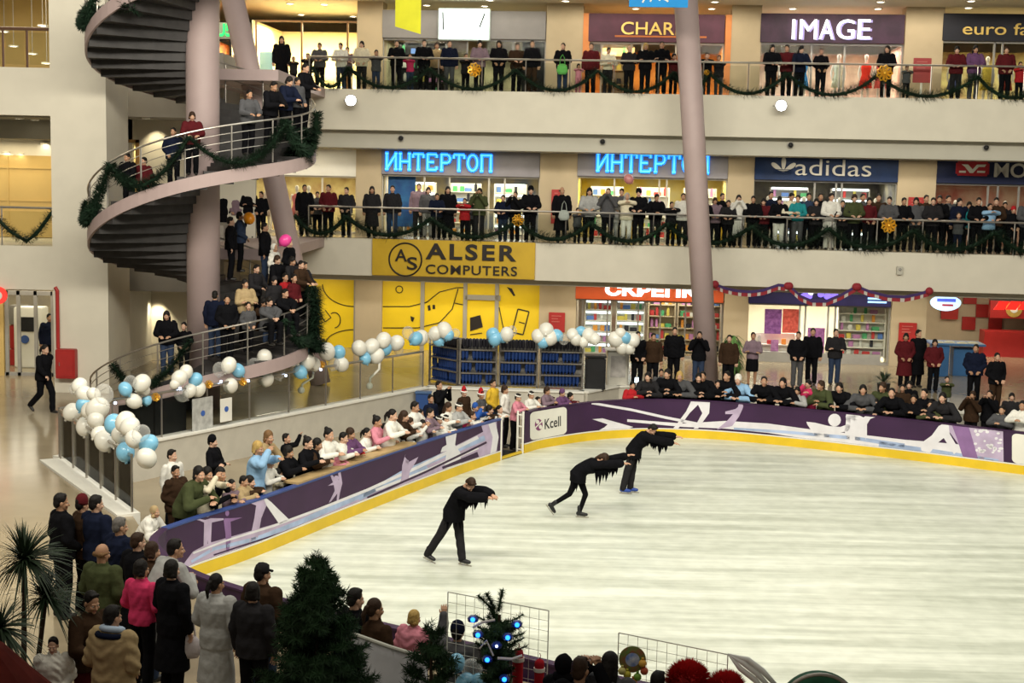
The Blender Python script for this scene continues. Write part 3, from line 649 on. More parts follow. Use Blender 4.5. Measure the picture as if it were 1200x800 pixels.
for k, (xa, xb) in enumerate(((355, 417), (448, 632))):
    u0, u1, z0, z1 = rect(xa, 330, xb, 431); u0 -= .3 * (k == 0)
    t = bpy.data.objects.new('window_%d' % (WN[0] + 1), None); WN[0] += 1; COL.objects.link(t); t.matrix_world = FM
    tag(t, ('narrow' if k == 0 else 'wide') + ' yellow printed shop window of the computer shop', 'shop window', None, 'structure')
    b = newbm(); box(b, u0, u1, SB, SB + .06, Z1, 3.46); obj('printed_panel', b, M_SHOPY, t)
    b = newbm()
    for x in ([495, 545, 582] if k else [417]): u = fu(x, SB, 370); box(b, u - .07, u + .07, SB - .05, SB, Z1, 3.46)
    if k:
        ua, ub = fu(545, SB, 370), fu(586, SB, 370); zt = fp(560, 348, SB)[1]; box(b, ua, ub, SB - .05, SB, zt - .1, zt + .08)
    obj('frame', b, mat('shop_frame_grey', (.33, .31, .26), .5), t)
    def draw(pts, hw=.016): stroke(t, [fp(x, y, SB) for x, y in pts], hw, M_INK, SB - .02, 'printed_line')
    arc = lambda cx, cy, rx, ry, a0, a1, n=14: [(cx + rx * math.cos(a0 + (a1 - a0) * i / n), cy + ry * math.sin(a0 + (a1 - a0) * i / n)) for i in range(n + 1)]
    if k == 0:
        draw(arc(416, 333, 38, 26, PI, PI / 2)); draw(arc(416, 402, 34, 16, PI, 1.5 * PI)); draw([(372, 362), (381, 377), (388, 372), (381, 363)]); draw(arc(392, 375, 7, 9, -2.2, 1.5))
    else:
        draw([(449, 359), (480, 359), (500, 354), (515, 342), (535, 337), (545, 337)]); draw([(449, 384), (490, 384), (515, 378), (530, 362), (537, 338)]); draw(arc(468, 339, 4, 4, 0, 6.28))
        draw([(533, 355), (543, 357)]); draw([(607, 362), (620, 365), (613, 392), (600, 389), (607, 362)], .022); draw([(608, 377), (615, 379)]); draw([(551, 392), (565, 390)]); draw([(585, 360), (590, 385), (600, 396)])
        for q in ([(551, 372), (563, 369), (566, 383), (551, 388)], [(501, 358), (504, 357), (505, 363), (502, 364)], [(507, 357), (510, 357), (510, 362), (507, 362)], [(481, 370), (486, 372), (484, 377), (482, 376)], [(594, 336), (600, 338), (604, 346), (602, 347)]):
            b = newbm(); flat_poly(b, [(lambda p: (p[0], SB - .02, p[1]))(fp(x, y, SB)) for x, y in q]); obj('printed_picture', b, M_INK, t)
def notice(lab, x0, y0, x1, y1, zfl=None, w=SB - .2):
    u0, u1, z0, z1 = rect(x0, y0, x1, y1, w)
    t = thing('notice_board', lab, 'notice board', FM @ Matrix.Translation((0, w, 0)))
    b = newbm(); bbox(b, u0, u1, -.03, .03, z0, z1, .01); obj('board', b, M_RED, t)
    b = newbm()
    for k in range(3): box(b, u0 + .1, u0 + .1 + (u1 - u0 - .2) * (.9, .6, .75)[k], -.045, -.03, z1 - .14 - .1 * k, z1 - .11 - .1 * k)
    obj('printed_line', b, mat('faded_print', (.45, .12, .1), .5), t)
    if zfl is not None:
        b = newbm(); box(b, (u0 + u1) / 2 - .03, (u0 + u1) / 2 + .03, 0, .04, zfl, z0); box(b, u0 + .05, u1 - .05, -.2, .25, zfl, zfl + .03); obj('stand', b, M_WHITE, t)
notice('red notice board on the pillar right of the yellow shop', 643, 366, 662, 389)
notice('red notice board on the pillar left of the food court', 1053, 378, 1074, 405)
notice('red notice board on a stand at the upper railing right of the IMAGE shop', 1070, 68, 1091, 97, Z3, .9)
notice('red notice board behind the people on the middle gallery pillar', 1064, 231, 1084, 255)
notice('small red notice board on the middle gallery pillar between the blue letters', 646, 222, 657, 262)
# orange stationery shop
u0, u1, z0, z1 = rect(675, 320, 848, 352)
t = sign('shop_sign', 'orange-red shop sign with big white Cyrillic letters under the parapet', (u0, u1, z0, 3.46), (.62, .10, .025)); letters(t, 'СКРЕПКА', 709, 333, 836, 348, E_WHITE, SB - .17, .05)
shop_room('stationery', 'the orange signed shop', (u0, u1), Z1, z0, (.45, .40, .32), 200, (1, .95, .8), vary=(.3, .2, .15), scale=2)
shopfront('shop front under the orange sign', u0, u1, Z1, z0, (.05, .22, .43, .58, .75, .92), M_STEEL)
for j, (xa, xb) in enumerate(((684, 716), (721, 755))):
    a = rect(xa, 353, xb, 428); shelf_unit('%s brightly lit display shelf behind the orange shop window' % ('left' if j == 0 else 'right'), a[0], a[1], Z1, a[3], SB + .3, 5, M_WHITE, .2, 'small goods on the lit shelves under the orange sign', seed=51 + j, glow=M_TUBE)
for j, x in enumerate((765, 800, 838)): shelf_unit('%s tall shelf of coloured goods inside the orange shop' % ordw(j + 1), fu(x, SB + 1.5), fu(x, SB + 1.5) + 1.0, Z1, Z1 + 2.1, SB + 1.6, 5, M_PILL, .17, 'coloured goods inside the orange shop', seed=61 + j)
# purple shop
u0, u1, z0, z1 = rect(877, 330, 1044, 357)
t = sign('shop_sign', 'dark violet shop sign with small glowing purple emblem', (u0, u1, z0, 3.46), (.025, .02, .10), noise=.1)
for j, (x, y, rx, rz, m) in enumerate(((945, 347, .22, .13, E_PURP), (950, 343, .1, .1, E_WHITE), (962, 345, .12, .1, E_PURP), (970, 347, .14, .12, E_PURP), (978, 346, .14, .1, E_PURP), (941, 350, .1, .06, E_WHITE), (985, 348, .09, .09, E_PURP))):
    u, z = fp(x, y, SB - .2); b = newbm(); ico(b, (u, -.15, z), (rx, .03, rz), 2); obj('emblem', b, m, t)
for y in (350, 354):
    r = rect(1017, y - 1, 1039, y + 1, SB - .2); b = newbm(); box(b, r[0], r[1], -.15, -.12, r[2], r[3]); obj('neon_line', b, mat('pale_blue_neon', (.3, .6, 1), emit=1.6), t)
shop_room('purple', 'the violet signed shop', (u0, u1), Z1, z0, (.66, .62, .50), 620, (1, .95, .82), scale=1.5)
shopfront('shop front under the violet sign', u0, u1, Z1, z0, (.37, .41, .57, .62), M_GREY)
b = newbm(); box(b, fu(878, SB), fu(1043, SB), SB - .06, SB + .12, Z1, Z1 + .35); struct('trim_plinth', b, M_GREY, 'grey plinth of the violet signed shop', 'plinth', FM)
for nm, x0, y0, x1, y1, c in (('purple and orange poster', 896, 362, 916, 391, (.22, .07, .28)), ('red poster', 917, 362, 936, 390, (.6, .08, .06)), ('mauve poster low', 903, 398, 912, 424, (.3, .12, .28)), ('purple door poster', 946, 384, 966, 420, (.25, .08, .25))):
    r = rect(x0, y0, x1, y1, SB + .15); t = thing('poster', nm + ' in the violet signed shop window', 'poster', FM @ Matrix.Translation((0, SB + .15, 0)))
    b = newbm(); bbox(b, r[0], r[1], 0, .03, r[2], r[3], .008); obj('sheet', b, mat('poster_%d' % x0, c, .5, vary=tuple(min(1, k * 1.8 + .05) for k in c), scale=7), t)
a = rect(983, 361, 1040, 427); shelf_unit('wide white shelf of red and white goods behind the violet shop window', a[0], a[1], Z1 + .2, a[3], SB + .4, 6, M_WHITE, .3, 'small coloured goods on the wide white shelf', seed=71)
a = rect(885, 393, 935, 425); shelf_unit('low counter shelf in the left violet shop window', a[0], a[1], Z1, a[3], SB + .5, 2, M_WHITE, .4, 'small coloured goods on the low counter shelf', seed=72)
# food court
u0, u1, z0, z1 = rect(1085, 345, 1290, 440)
for nm, bxs in (('back', (u0, u1, SB + 5.5, SB + 5.6)),):
    b = newbm(); box(b, *bxs, Z1, 3.46); struct('wall_food_court', b, mat('food_court_wall', (.5, .42, .3), .6, .2, .05, 2), 'back wall of the food court', 'wall', FM)
b = newbm(); ua, ub = fu(1112, SB + 5.4), fu(1132, SB + 5.4); box(b, ua, ub, SB + 5.3, SB + 5.45, 2.0, 3.1); struct('wall_red_panel', b, M_RED, 'red wall panel of the food court', 'panel', FM)
b = newbm(); ua = fu(1138, SB + 5.4); s_ = .5
for i in range(4):
    for j in range(3):
        if (i + j) % 2 == 0: box(b, ua + i * s_, ua + (i + 1) * s_, SB + 5.4, SB + 5.48, 1.6 + j * s_, 1.6 + (j + 1) * s_)
struct('wall_checker', b, M_RED, 'red and cream checkered wall of the food court', 'panel', FM)
b = newbm(); ua, ub = fu(1172, SB + 4), fu(1270, SB + 4); box(b, ua, ub, SB + 4.2, SB + 4.5, 2.2, 2.95); box(b, ua - .3, ub, SB + 3.6, SB + 4.4, Z1, 1.75)
struct('wall_kiosk', b, M_RED, 'red kiosk front and counter at the far right', 'kiosk', FM)
b = newbm(); tt = thing('kiosk_emblem', 'round cream emblem on the red kiosk', 'emblem', FM @ Matrix.Translation((fu(1200, SB + 4), SB + 4.19, 2.55)))
lathe(b, [(0, 0), (.3, 0), (.3, .03), (0, .03)], seg=24, M=Matrix.Rotation(PI / 2, 4, 'X')); obj('disc', b, M_GOLD, tt)
b = newbm(); lathe(b, [(.14, 0), (.14, .05), (0, .05)], seg=20, M=Matrix.Rotation(PI / 2, 4, 'X')); obj('centre', b, M_WHITE, tt)
t = thing('oval_sign', 'glowing pale blue oval sign hanging over the food court', 'sign', FM @ Matrix.Translation((*([0] * 3),)))
uc, zc = fp(1108, 354, SB - .1); b = newbm(); P = [(uc + .52 * math.cos(a * PI / 16), SB - .15, zc + (.24 if math.sin(a * PI / 16) > 0 else .30) * math.sin(a * PI / 16)) for a in range(32)]
flat_poly(b, P); bmesh.ops.solidify(b, geom=b.faces[:], thickness=.08); obj('face', b, mat('oval_glow', (.55, .8, 1.0), emit=1.3), t)
b = newbm(); box(b, uc - .3, uc + .33, SB - .19, SB - .15, zc + .02, zc + .13); obj('wordmark', b, mat('oval_blue', (.1, .15, .8), emit=.8), t)
b = newbm(); box(b, uc - .12, uc + .25, SB - .19, SB - .15, zc - .13, zc - .06); obj('red_swoosh', b, mat('oval_red', (.6, .05, .08), emit=.4), t)
b = newbm(); box(b, uc - .02, uc + .02, SB - .15, SB - .1, zc, 3.48); obj('hanger', b, M_STEEL, t)
t = thing('neon_sign', 'slanted red glowing block letters at the far right of the ground floor', 'sign', FM)
for k in range(5):
    r = rect(1168 + 14 * k, 353, 1180 + 14 * k, 363, SB - .1); h = (r[3] - r[2]) * .3; b = newbm()
    f = [(r[0] - h, r[2]), (r[1] - h, r[2]), (r[1] + h, r[3]), (r[0] + h, r[3])]
    flat_poly(b, [(p[0], SB - .1, p[1]) for p in f]); bmesh.ops.solidify(b, geom=b.faces[:], thickness=.06); obj('letter', b, E_RED, t)
b = newbm(); r = rect(1160, 352, 1240, 353, SB - .1); box(b, r[0], r[1], SB - .1, SB, r[2], 3.48); obj('bracket', b, M_STEEL, t)
area('food_court_lamp', FM @ Vector(((u0 + u1) / 2 - 1, SB + 2.5, 3.4)), (5, 2), 130, WARM)
t = thing('service_counter', 'blue service counter of the food court behind the woman in red', 'counter', FM @ Matrix.Translation((fu(1105, .6), .6, Z1)))
b = newbm(); bbox(b, 0, .55, 0, .6, 0, 1.05, .02); bbox(b, .75, 1.5, .3, .9, 0, .95, .02); obj('body', b, mat('counter_blue', (.03, .11, .26), .4, .4, .08, 3), t)
b = newbm(); bbox(b, -.1, 1.7, -.1, 1.0, 1.05, 1.12, .02); obj('worktop', b, mat('counter_top_blue', (.05, .14, .3), .3), t)
for k in range(4):
    o = obj('tray', (lambda b: (bbox(b, -.16, .16, -.11, .11, 0, .03, .01), bbox(b, -.1, .1, -.06, .06, .03, .05, .01), b)[2])(newbm()), mat('tray_cream', (.7, .65, .45), .5)); o.matrix_world = FM @ Matrix.Translation((fu(1105, .6) + .2 + .38 * k, .7 + .15 * (k % 2), Z1 + 1.12)); tag(o, '%s cream tray on the blue food court counter' % ordw(k + 1), 'tray', 'trays on the blue counter')
for k, (x, zf, h) in enumerate(((945, 0, 1.0),)): pass

# far ground floor at the left: glazed entrance, cash machine
t = bpy.data.objects.new('door_1', None); COL.objects.link(t); tag(t, 'glazed entrance under the left middle gallery', 'door', None, 'structure')
DY = LY + 3.0
xa, xb = lx(-80, 400, DY), lx(62, 400, DY); zb, ztp = Z1, lz(30, 341, DY)
b = newbm()
for x in (xa, lx(8, 400, DY), lx(22, 400, DY), lx(42, 400, DY), xb): box(b, x - .05, x + .05, DY, DY + .08, zb, ztp)
box(b, xa, xb, DY, DY + .08, ztp - .12, ztp); box(b, xa, xb, DY, DY + .08, zb, zb + .1); obj('door_frame', b, M_GREY, t)
b = newbm(); box(b, xa, xb, DY + .03, DY + .045, zb + .1, ztp - .12); obj('glass', b, M_PANE, t)
b = newbm(); box(b, -34, xb + .4, DY + 5, DY + 5.2, 0, 4); struct('wall_hall', b, mat('hall_wall', (.5, .42, .26), .5, .3, vary=(.3, .26, .2), scale=.9), 'wall of the hall behind the glazed entrance', 'wall')
b = newbm(); box(b, -34, xa, DY, DY + .2, 0, 4); box(b, lx(-2, 400, DY), lx(5, 400, DY), DY - .06, DY + .2, 0, 3.7); struct('wall_left_ground', b, M_YWALL, 'ochre wall left of the glazed entrance', 'wall')
b = newbm(); box(b, XP0 - .1, XP0 + .9, LY + 2, DY + 5, 0, 4); struct('wall_hall_side', b, M_WHITE, 'side wall of the hall behind the pier', 'wall')
area('hall_lamp', (-16, DY + 2.5, 3.6), (4, 2.5), 120, (1, .93, .75))
t = thing('cash_machine', 'pale cash machine with dark screen behind the glazed entrance', 'cash machine', Vector((lx(37, 400, DY + 2), DY + 2, Z1)))
b = newbm(); bbox(b, -.45, .45, -.3, .3, 0, 1.9, .03); obj('body', b, M_WHITE, t)
b = newbm(); bbox(b, -.3, .3, -.33, -.29, 1.15, 1.6, .01); obj('screen', b, M_BLACK, t); b = newbm(); lathe(b, [(0, 0), (.13, 0), (.13, .02), (0, .02)], seg=20, M=Matrix.Translation((-.1, -.31, .9)) @ Matrix.Rotation(PI / 2, 4, 'X')); obj('emblem', b, mat('cash_blue', (.05, .1, .3), .4), t)
t = thing('vending_stand', 'red and silver stand behind the glazed entrance', 'stand', Vector((lx(24, 400, DY + 2.4), DY + 2.4, Z1)))
b = newbm(); bbox(b, -.3, .3, -.25, .25, 0, .5, .02); bbox(b, -.28, .28, -.2, .2, .5, 1.3, .04); obj('body', b, M_RED, t); b = newbm(); bbox(b, -.3, .3, -.25, .25, 1.3, 1.9, .03); obj('header', b, M_STEEL, t)
t = thing('round_sign', 'round red sign with white mark at the left picture edge', 'sign', Vector((lx(-2, 346, LY - .15), LY - .1, lz(0, 346, LY - .1))))
b = newbm(); lathe(b, [(0, 0), (.24, 0), (.24, .08), (0, .08)], seg=28, M=Matrix.Rotation(PI / 2, 4, 'X')); obj('disc', b, mat('round_red', (.75, .04, .03), emit=.8), t); b = newbm(); lathe(b, [(0, .08), (.12, .08), (.12, .1), (0, .1)], seg=20, M=Matrix.Rotation(PI / 2, 4, 'X')); obj('mark', b, M_WHITE, t)
t = thing('fire_hose_cabinet', 'red fire hose cabinet with a riser pipe on the cream pier', 'fire hose cabinet', Vector((lx(77), LY, 0)))
za, zb = lz(77, 408), lz(77, 442); b = newbm(); bbox(b, lx(65) - lx(77), lx(88) - lx(77), -.28, 0, zb, za, .02); obj('cabinet', b, M_RED, t)
b = newbm(); bbox(b, lx(67) - lx(77), lx(86) - lx(77), -.3, -.27, zb + .06, za - .06, .01); d_ = obj('cabinet_door', b, M_RED, t); b = newbm(); tube(b, [(-.16, -.31, (za + zb) / 2 - .05), (-.16, -.31, (za + zb) / 2 + .05)], .012, 8); obj('handle', b, M_STEEL, d_)
b = newbm(); x_ = lx(66) - lx(77); tube(b, [(x_, -.08, za), (x_, -.08, lz(66, 340)), (x_ - .06, -.08, lz(66, 336))], .05, 10); obj('pipe', b, M_RED, t)

# ---------------- railings of the galleries
def railing(name, lab, P, z, seed, mat_r=M_STEEL, step=1.45, th=1.0):
    """glass balustrade along P (list of plan points)"""
    t = thing(name, lab, 'railing', Vector((P[0][0], P[0][1], z)))
    o = Vector((P[0][0], P[0][1], 0)); Q = [Vector((p[0], p[1], 0)) - o for p in P]
    b = newbm(); tube(b, [q + Vector((0, 0, 1.05)) for q in Q], .032 * th, 8); obj('handrail', b, mat_r, t)
    for i in range(len(Q) - 1):
        d = Q[i + 1] - Q[i]; L = d.length; d.normalize(); n = max(1, round(L / step)); nn = Vector((-d.y, d.x, 0))
        for k in range(n + (i == len(Q) - 2)):
            p = Q[i] + d * L * k / n; b = newbm(); tube(b, [p, p + Vector((0, 0, 1.05))], .022 * th, 6); obj('post', b, mat_r, t)
        for k in range(n):
            a, c = Q[i] + d * (L * k / n + .06), Q[i] + d * (L * (k + 1) / n - .06)
            b = newbm(); prism(b, [(v.x, v.y) for v in (a - nn * .006, c - nn * .006, c + nn * .006, a + nn * .006)], .08, .95); obj('glass_panel', b, M_GLASS, t)
    return t
w_ = .1
E1, E2 = FM @ Vector((-.1, w_, 0)), FM @ Vector((26, w_, 0))
for z, l in ((Z3, 'upper'), (Z2, 'middle')): railing('glass_railing', 'glass railing along the %s gallery' % l, [E1, E2], z, 1)
railing('glass_railing', 'glass railing of the left middle gallery beside the pier', [(-20, LY + .15), (XP0, LY + .15)], lz(30, 288), 2)
railing('glass_railing', 'dark railing of the left upper gallery beside the pier', [(-20, LY + .15), (XP0, LY + .15)], lz(30, 79), 3, mat('brown_rail', (.10, .05, .03), .5), .68, 1.5)
# ================================================================== spiral staircase
PITCHZ, SR = 4.9, 2.86
def hz(deg):
    d = math.radians(deg); return Z1 + PITCHZ * (deg - 180) / 360 - .35 + .025 * math.cos(d) - .15 * math.sin(d) - .275 * (math.cos(2 * d) + 1) / 2
def hp(deg, r, dz=0): a = math.radians(deg); return Vector((r * math.cos(a), r * math.sin(a), hz(deg) - Z1 + dz))
st = thing('spiral_staircase', 'spiral staircase with dark stepped underside winding around the mauve column', 'staircase', Vector((STC.x, STC.y, Z1)))
NS = 28; da = 360 / NS; END = 180 + 360 * 2.55
b = newbm(); a0, a1 = 0, math.radians(da * 1.12); rise = PITCHZ / NS
poly = [(.43, a0), (.43, a1)] + [(SR, a1 - (a1 - a0) * k / 3) for k in range(4)]
prism(b, [(r * math.cos(a), r * math.sin(a)) for r, a in poly], -rise - .13, 0)
tread = mesh_of('tread', b, M_DARK); n = 0; RAIL0 = 192
while 180 + n * da < END:
    if 180 + n * da < 202: n += 1; continue
    o = bpy.data.objects.new('tread', tread); COL.objects.link(o); o.parent = st
    o.location = (0, 0, hz(180 + n * da + da / 2) - Z1 + rise * .5); o.rotation_euler = (0, 0, math.radians(180 + n * da)); n += 1
def ribbon(deg0, deg1, r0, r1, zlo, zhi, step=5):
    b = newbm(); k = int((deg1 - deg0) / step); prev = None
    for i in range(k + 1):
        d = deg0 + (deg1 - deg0) * i / k
        q = [b.verts.new(hp(d, r, z)) for r, z in ((r0, zlo), (r1, zlo), (r1, zhi), (r0, zhi))]
        if prev:
            for j in range(4): b.faces.new((prev[j], prev[(j + 1) % 4], q[(j + 1) % 4], q[j]))
        else: b.faces.new(q[::-1])
        prev = q
    b.faces.new(prev); return b
obj('stringer', ribbon(204, END, SR, SR + .06, -.24, .08), M_MAUVE, st)
def hrail(dz, r, m, nm):
    b = newbm(); tube(b, [hp(d, SR + .03, dz) for d in np.arange(RAIL0, END + 1, 6)], r, 8); obj(nm, b, m, st)
hrail(1.15, .025, M_STEEL, 'handrail')
for dz in (.55, .75, .95): hrail(dz, .010, M_STEEL, 'rail_rod')
for k in range(int((END - 180) / 22)):
    d = 194 + 22 * k; b = newbm(); tube(b, [hp(d, SR + .03, .1), hp(d, SR + .03, 1.15)], .022, 6); obj('post', b, M_STEEL, st)

# ================================================================== garlands
M_PINE = mat('garland_needles', (.010, .026, .013), .7, .2, .35, 5); M_PINE2 = mat('garland_needles_light', (.03, .075, .03), .7, .2, .35, 5)
def garland(pts, lab, grp, r=.1, dens=420, ln=.12, w=.014, m=None, o=None):
    o_ = Vector(pts[0]); P = [Vector(p) - o_ for p in pts]
    L = sum((P[i + 1] - P[i]).length for i in range(len(P) - 1))
    b = newbm(); tube(b, P, r * .38, 6); needles(b, P, int(dens * 1.6 * L), ln, r, w)
    g = obj('garland', b, m or M_PINE, loc=o_, recalc=False); return tag(g, lab, 'garland', grp)
def swag(p, q, sag, n=12): return [Vector(p).lerp(Vector(q), i / n) - Vector((0, 0, sag * (1 - (2 * i / n - 1) ** 2))) for i in range(n + 1)]
def row_swags(pxs, zl, pk, sag, wv, which, r, ln_):
    for i in range(len(pxs) - 1):
        a, c = FM @ Vector((fu(pxs[i], wv, 280 if zl == Z2 else 100), wv, zl + pk)), FM @ Vector((fu(pxs[i + 1], wv, 280 if zl == Z2 else 100), wv, zl + pk))
        garland(swag(a, c, sag), 'dark green pine garland swag on the %s gallery railing, %s from the left' % (which, ordw(i + 1)), 'garland swags on the %s railing' % which, r, 420, ln_)
row_swags([366, 408, 503, 604, 700, 790, 830, 922, 1028, 1145, 1230], Z3, .72, .66, .02, 'upper', .15, .17)
row_swags([345, 405, 505, 605, 692, 780, 880, 970, 1070, 1165, 1250], Z2, .74, .60, .02, 'middle', .19, .22)
zl = lz(30, 288)
P = [(lx(-14, 240), LY + .08, zl + .95), (lx(30, 280), LY + .08, zl + .12), (lx(60, 240), LY + .08, zl + .95)]
garland([P[0], Vector(P[0]).lerp(Vector(P[1]), .55) - Vector((0, 0, .1)), P[1], Vector(P[1]).lerp(Vector(P[2]), .45) - Vector((0, 0, .1)), P[2]], 'V shaped pine garland on the left middle gallery railing', 'garlands on the left railing', .13)
sg = [(184, 234), (234, 276), (276, 325), (325, 362)]
for turn, nm in ((0, 'lowest'), (1, 'middle'), (2, 'top')):
    for i, (a, c) in enumerate(sg):
        if turn == 0 and i in (0, 2): continue
        if turn == 2 and i > 1: continue
        pts = []
        for k in range(9):
            t_ = k / 8; d = a + (c - a) * t_ + 360 * turn; s = 1 - (2 * t_ - 1) ** 2
            pts.append(STC + Vector((0, 0, Z1)) + hp(d, SR + .1, 1.05 - .85 * s))
        garland(pts, 'pine garland swag on the %s turn of the spiral stair rail, %s going up' % (nm, ordw(i + 1)), 'garland swags on the staircase', .12 if turn else .09, 620)
def bunch(px, py0, py1, y, r, lab):
    a, c = at_y(px, py0, y), at_y(px, py1, y)
    garland([a, a.lerp(c, .5) + Vector((.05, 0, 0)), c], lab, 'hanging garland bunches on the staircase', r, 1500, .2, .02)
bunch(355, 150, 190, 36.4, .26, 'thick hanging pine bunch at the right end of the middle stair turn')
bunch(340, 172, 196, 36.2, .22, 'thick pine bunch below the upper stair landing rail')
bunch(367, 335, 412, 36.6, .20, 'tall hanging pine garland at the right end of the lowest stair turn')
bunch(372, 400, 408, 36.3, .18, 'pine tip sticking out at the foot of the hanging garland')
bunch(112, 8, 42, 36.6, .24, 'hanging pine bunch at the left end of the top stair turn'); bunch(108, 238, 258, 36.7, .2, 'hanging pine bunch at the left end of the middle stair turn')
bunch(152, 3, 10, 34.6, .3, 'thick pine garland at the top of the front stair rail')

# ================================================================== rink
nearP = [(22, 4.5), (14, 9.2), (9, 12.2), (3, 15.6), (0, 17.4), (-3, 19.3), (-4.7, 20.7), (-5.65, 22.2), (-5.75, 23.2)]
leftP = [(-5.75, 23.2), (-5.36, 24.05), (-4.64, 25.4), (-3.41, 28.2), (-2.21, 30.82), (-1.15, 33.03), (-.22, 34.75)]
gate = [(-.22, 34.75), (.38, 35.75)]
farP = [(.38, 35.75), (.96, 36.6), (2.39, 37.86), (3.84, 38.42), (5.48, 38.35), (7.03, 37.78), (9.1, 36.7), (11.02, 35.56), (12.79, 34.39), (16, 32.4), (22, 28.7)]
def catmull(P, n=8):
    P = [Vector((p[0], p[1], 0)) for p in P]; E = [P[0] * 2 - P[1]] + P + [P[-1] * 2 - P[-2]]; out = []
    for i in range(1, len(E) - 2):
        a, b_, c, d = E[i - 1:i + 3]
        for k in range(n):
            t = k / n; out.append(.5 * ((2 * b_) + (c - a) * t + (2 * a - 5 * b_ + 4 * c - d) * t * t + (3 * b_ - a - 3 * c + d) * t ** 3))
    return out + [P[-1]]
NEAR, LEFT, FAR = catmull(nearP), catmull(leftP), catmull(farP)
ALLB = NEAR + LEFT[1:] + FAR
bm = newbm(); flat = [bm.verts.new((p.x, p.y, 0)) for p in ALLB]; f = bm.faces.new(flat); bmesh.ops.triangulate(bm, faces=[f])
m = bpy.data.materials.new('ice'); m.use_nodes = True; nt = m.node_tree; pb_ = nt.nodes['Principled BSDF']
tc = nt.nodes.new('ShaderNodeTexCoord'); mp = nt.nodes.new('ShaderNodeMapping'); mp.inputs['Rotation'].default_value = (0, 0, math.radians(31)); mp.inputs['Scale'].default_value = (.16, 2.2, 1)
n1 = nt.nodes.new('ShaderNodeTexNoise'); n1.inputs['Scale'].default_value = 1.0; n1.inputs['Detail'].default_value = 6; n1.inputs['Roughness'].default_value = .62
n2 = nt.nodes.new('ShaderNodeTexNoise'); n2.inputs['Scale'].default_value = 3.0; n2.inputs['Detail'].default_value = 5
cr = nt.nodes.new('ShaderNodeValToRGB'); cr.color_ramp.elements[0].position = .34; cr.color_ramp.elements[1].position = .66
cr.color_ramp.elements[0].color = (.47, .50, .41, 1); cr.color_ramp.elements[1].color = (.80, .83, .72, 1)  # streak colours mix resurfacing marks with painted reflections of lamps and windows
ad = nt.nodes.new('ShaderNodeMath'); ad.operation = 'MULTIPLY_ADD'; ad.inputs[1].default_value = .3
nt.links.new(tc.outputs['Object'], mp.inputs['Vector']); nt.links.new(mp.outputs['Vector'], n1.inputs['Vector']); nt.links.new(tc.outputs['Object'], n2.inputs['Vector'])
sb = nt.nodes.new('ShaderNodeMath'); sb.operation = 'SUBTRACT'; sb.inputs[1].default_value = .5; nt.links.new(n2.outputs['Fac'], sb.inputs[0])
nt.links.new(sb.outputs[0], ad.inputs[0]); nt.links.new(n1.outputs['Fac'], ad.inputs[2]); nt.links.new(ad.outputs[0], cr.inputs['Fac']); nt.links.new(cr.outputs['Color'], pb_.inputs['Base Color'])
pb_.inputs['Roughness'].default_value = .32; pb_.inputs['Specular IOR Level'].default_value = .35
struct('floor_ice', bm, m, 'scuffed white ice of the skating rink', 'ice')
BH = 1.06
def outw(P, i):
    d = (P[min(i + 1, len(P) - 1)] - P[max(i - 1, 0)]).normalized(); return Vector((-d.y, d.x, 0))
def band(P, o0, o1, z0, z1):
    b = newbm(); prev = None
    for i, p in enumerate(P):
        n = outw(P, i); q = [b.verts.new(p + n * o + Vector((0, 0, z))) for o, z in ((o0, z0), (o1, z0), (o1, z1), (o0, z1))]
        if prev:
            for j in range(4): b.faces.new((prev[j], prev[(j + 1) % 4], q[(j + 1) % 4], q[j]))
        else: b.faces.new(q[::-1])
        prev = q
    b.faces.new(prev); return b
M_PURPLE = mat('board_purple', (.040, .014, .052), .5, .3, .12, 1.2); M_KICK = mat('kick_strip_yellow', (.74, .50, .02), .4, .4, .06, 2)
M_CAPB = mat('board_cap_blue', (.03, .06, .22), .45, .4, .05, 3); M_WOOD = mat('ledge_wood', (.46, .32, .15), .5, .3, .12, 4)
M_LAV = mat('print_lavender', (.46, .37, .52), .55, .3, .12, 3); M_PALE = mat('print_white', (.72, .70, .74), .55, .3, .06, 3); M_PBLUE = mat('print_pale_blue', (.36, .45, .66), .55, .3, .2, 2); M_MVIO = mat('print_violet', (.24, .13, .30), .55, .3, .12, 3)
BOARDS = {}
for nm, P, lab in (('near', NEAR, 'purple rink barrier along the near side behind the crowd'), ('left', LEFT, 'purple rink barrier along the left side printed with pale skaters'), ('far', FAR, 'purple rink barrier along the far side with white sponsor plate')):
    t = thing('rink_barrier', lab, 'rink barrier', P[0].copy()); o = P[0]
    Q = [p - o for p in P]
    obj('panel', band(Q, 0, .1, .25, BH - .03), M_PURPLE, t); obj('kick_strip', band(Q, -.012, .11, 0.0, .225), M_KICK, t)
    obj('edge_strip', band(Q, -.016, .11, .225, .255), M_WHITE, t); obj('cap', band(Q, -.015, .125, BH - .03, BH), M_CAPB if nm == 'left' else M_PURPLE, t)
    BOARDS[nm] = (t, P)
i0 = 4; Lw = [p - LEFT[0] for p in LEFT[20:34]]
obj('wooden_ledge', band(Lw, .02, .36, BH, BH + .04), M_WOOD, BOARDS['left'][0])
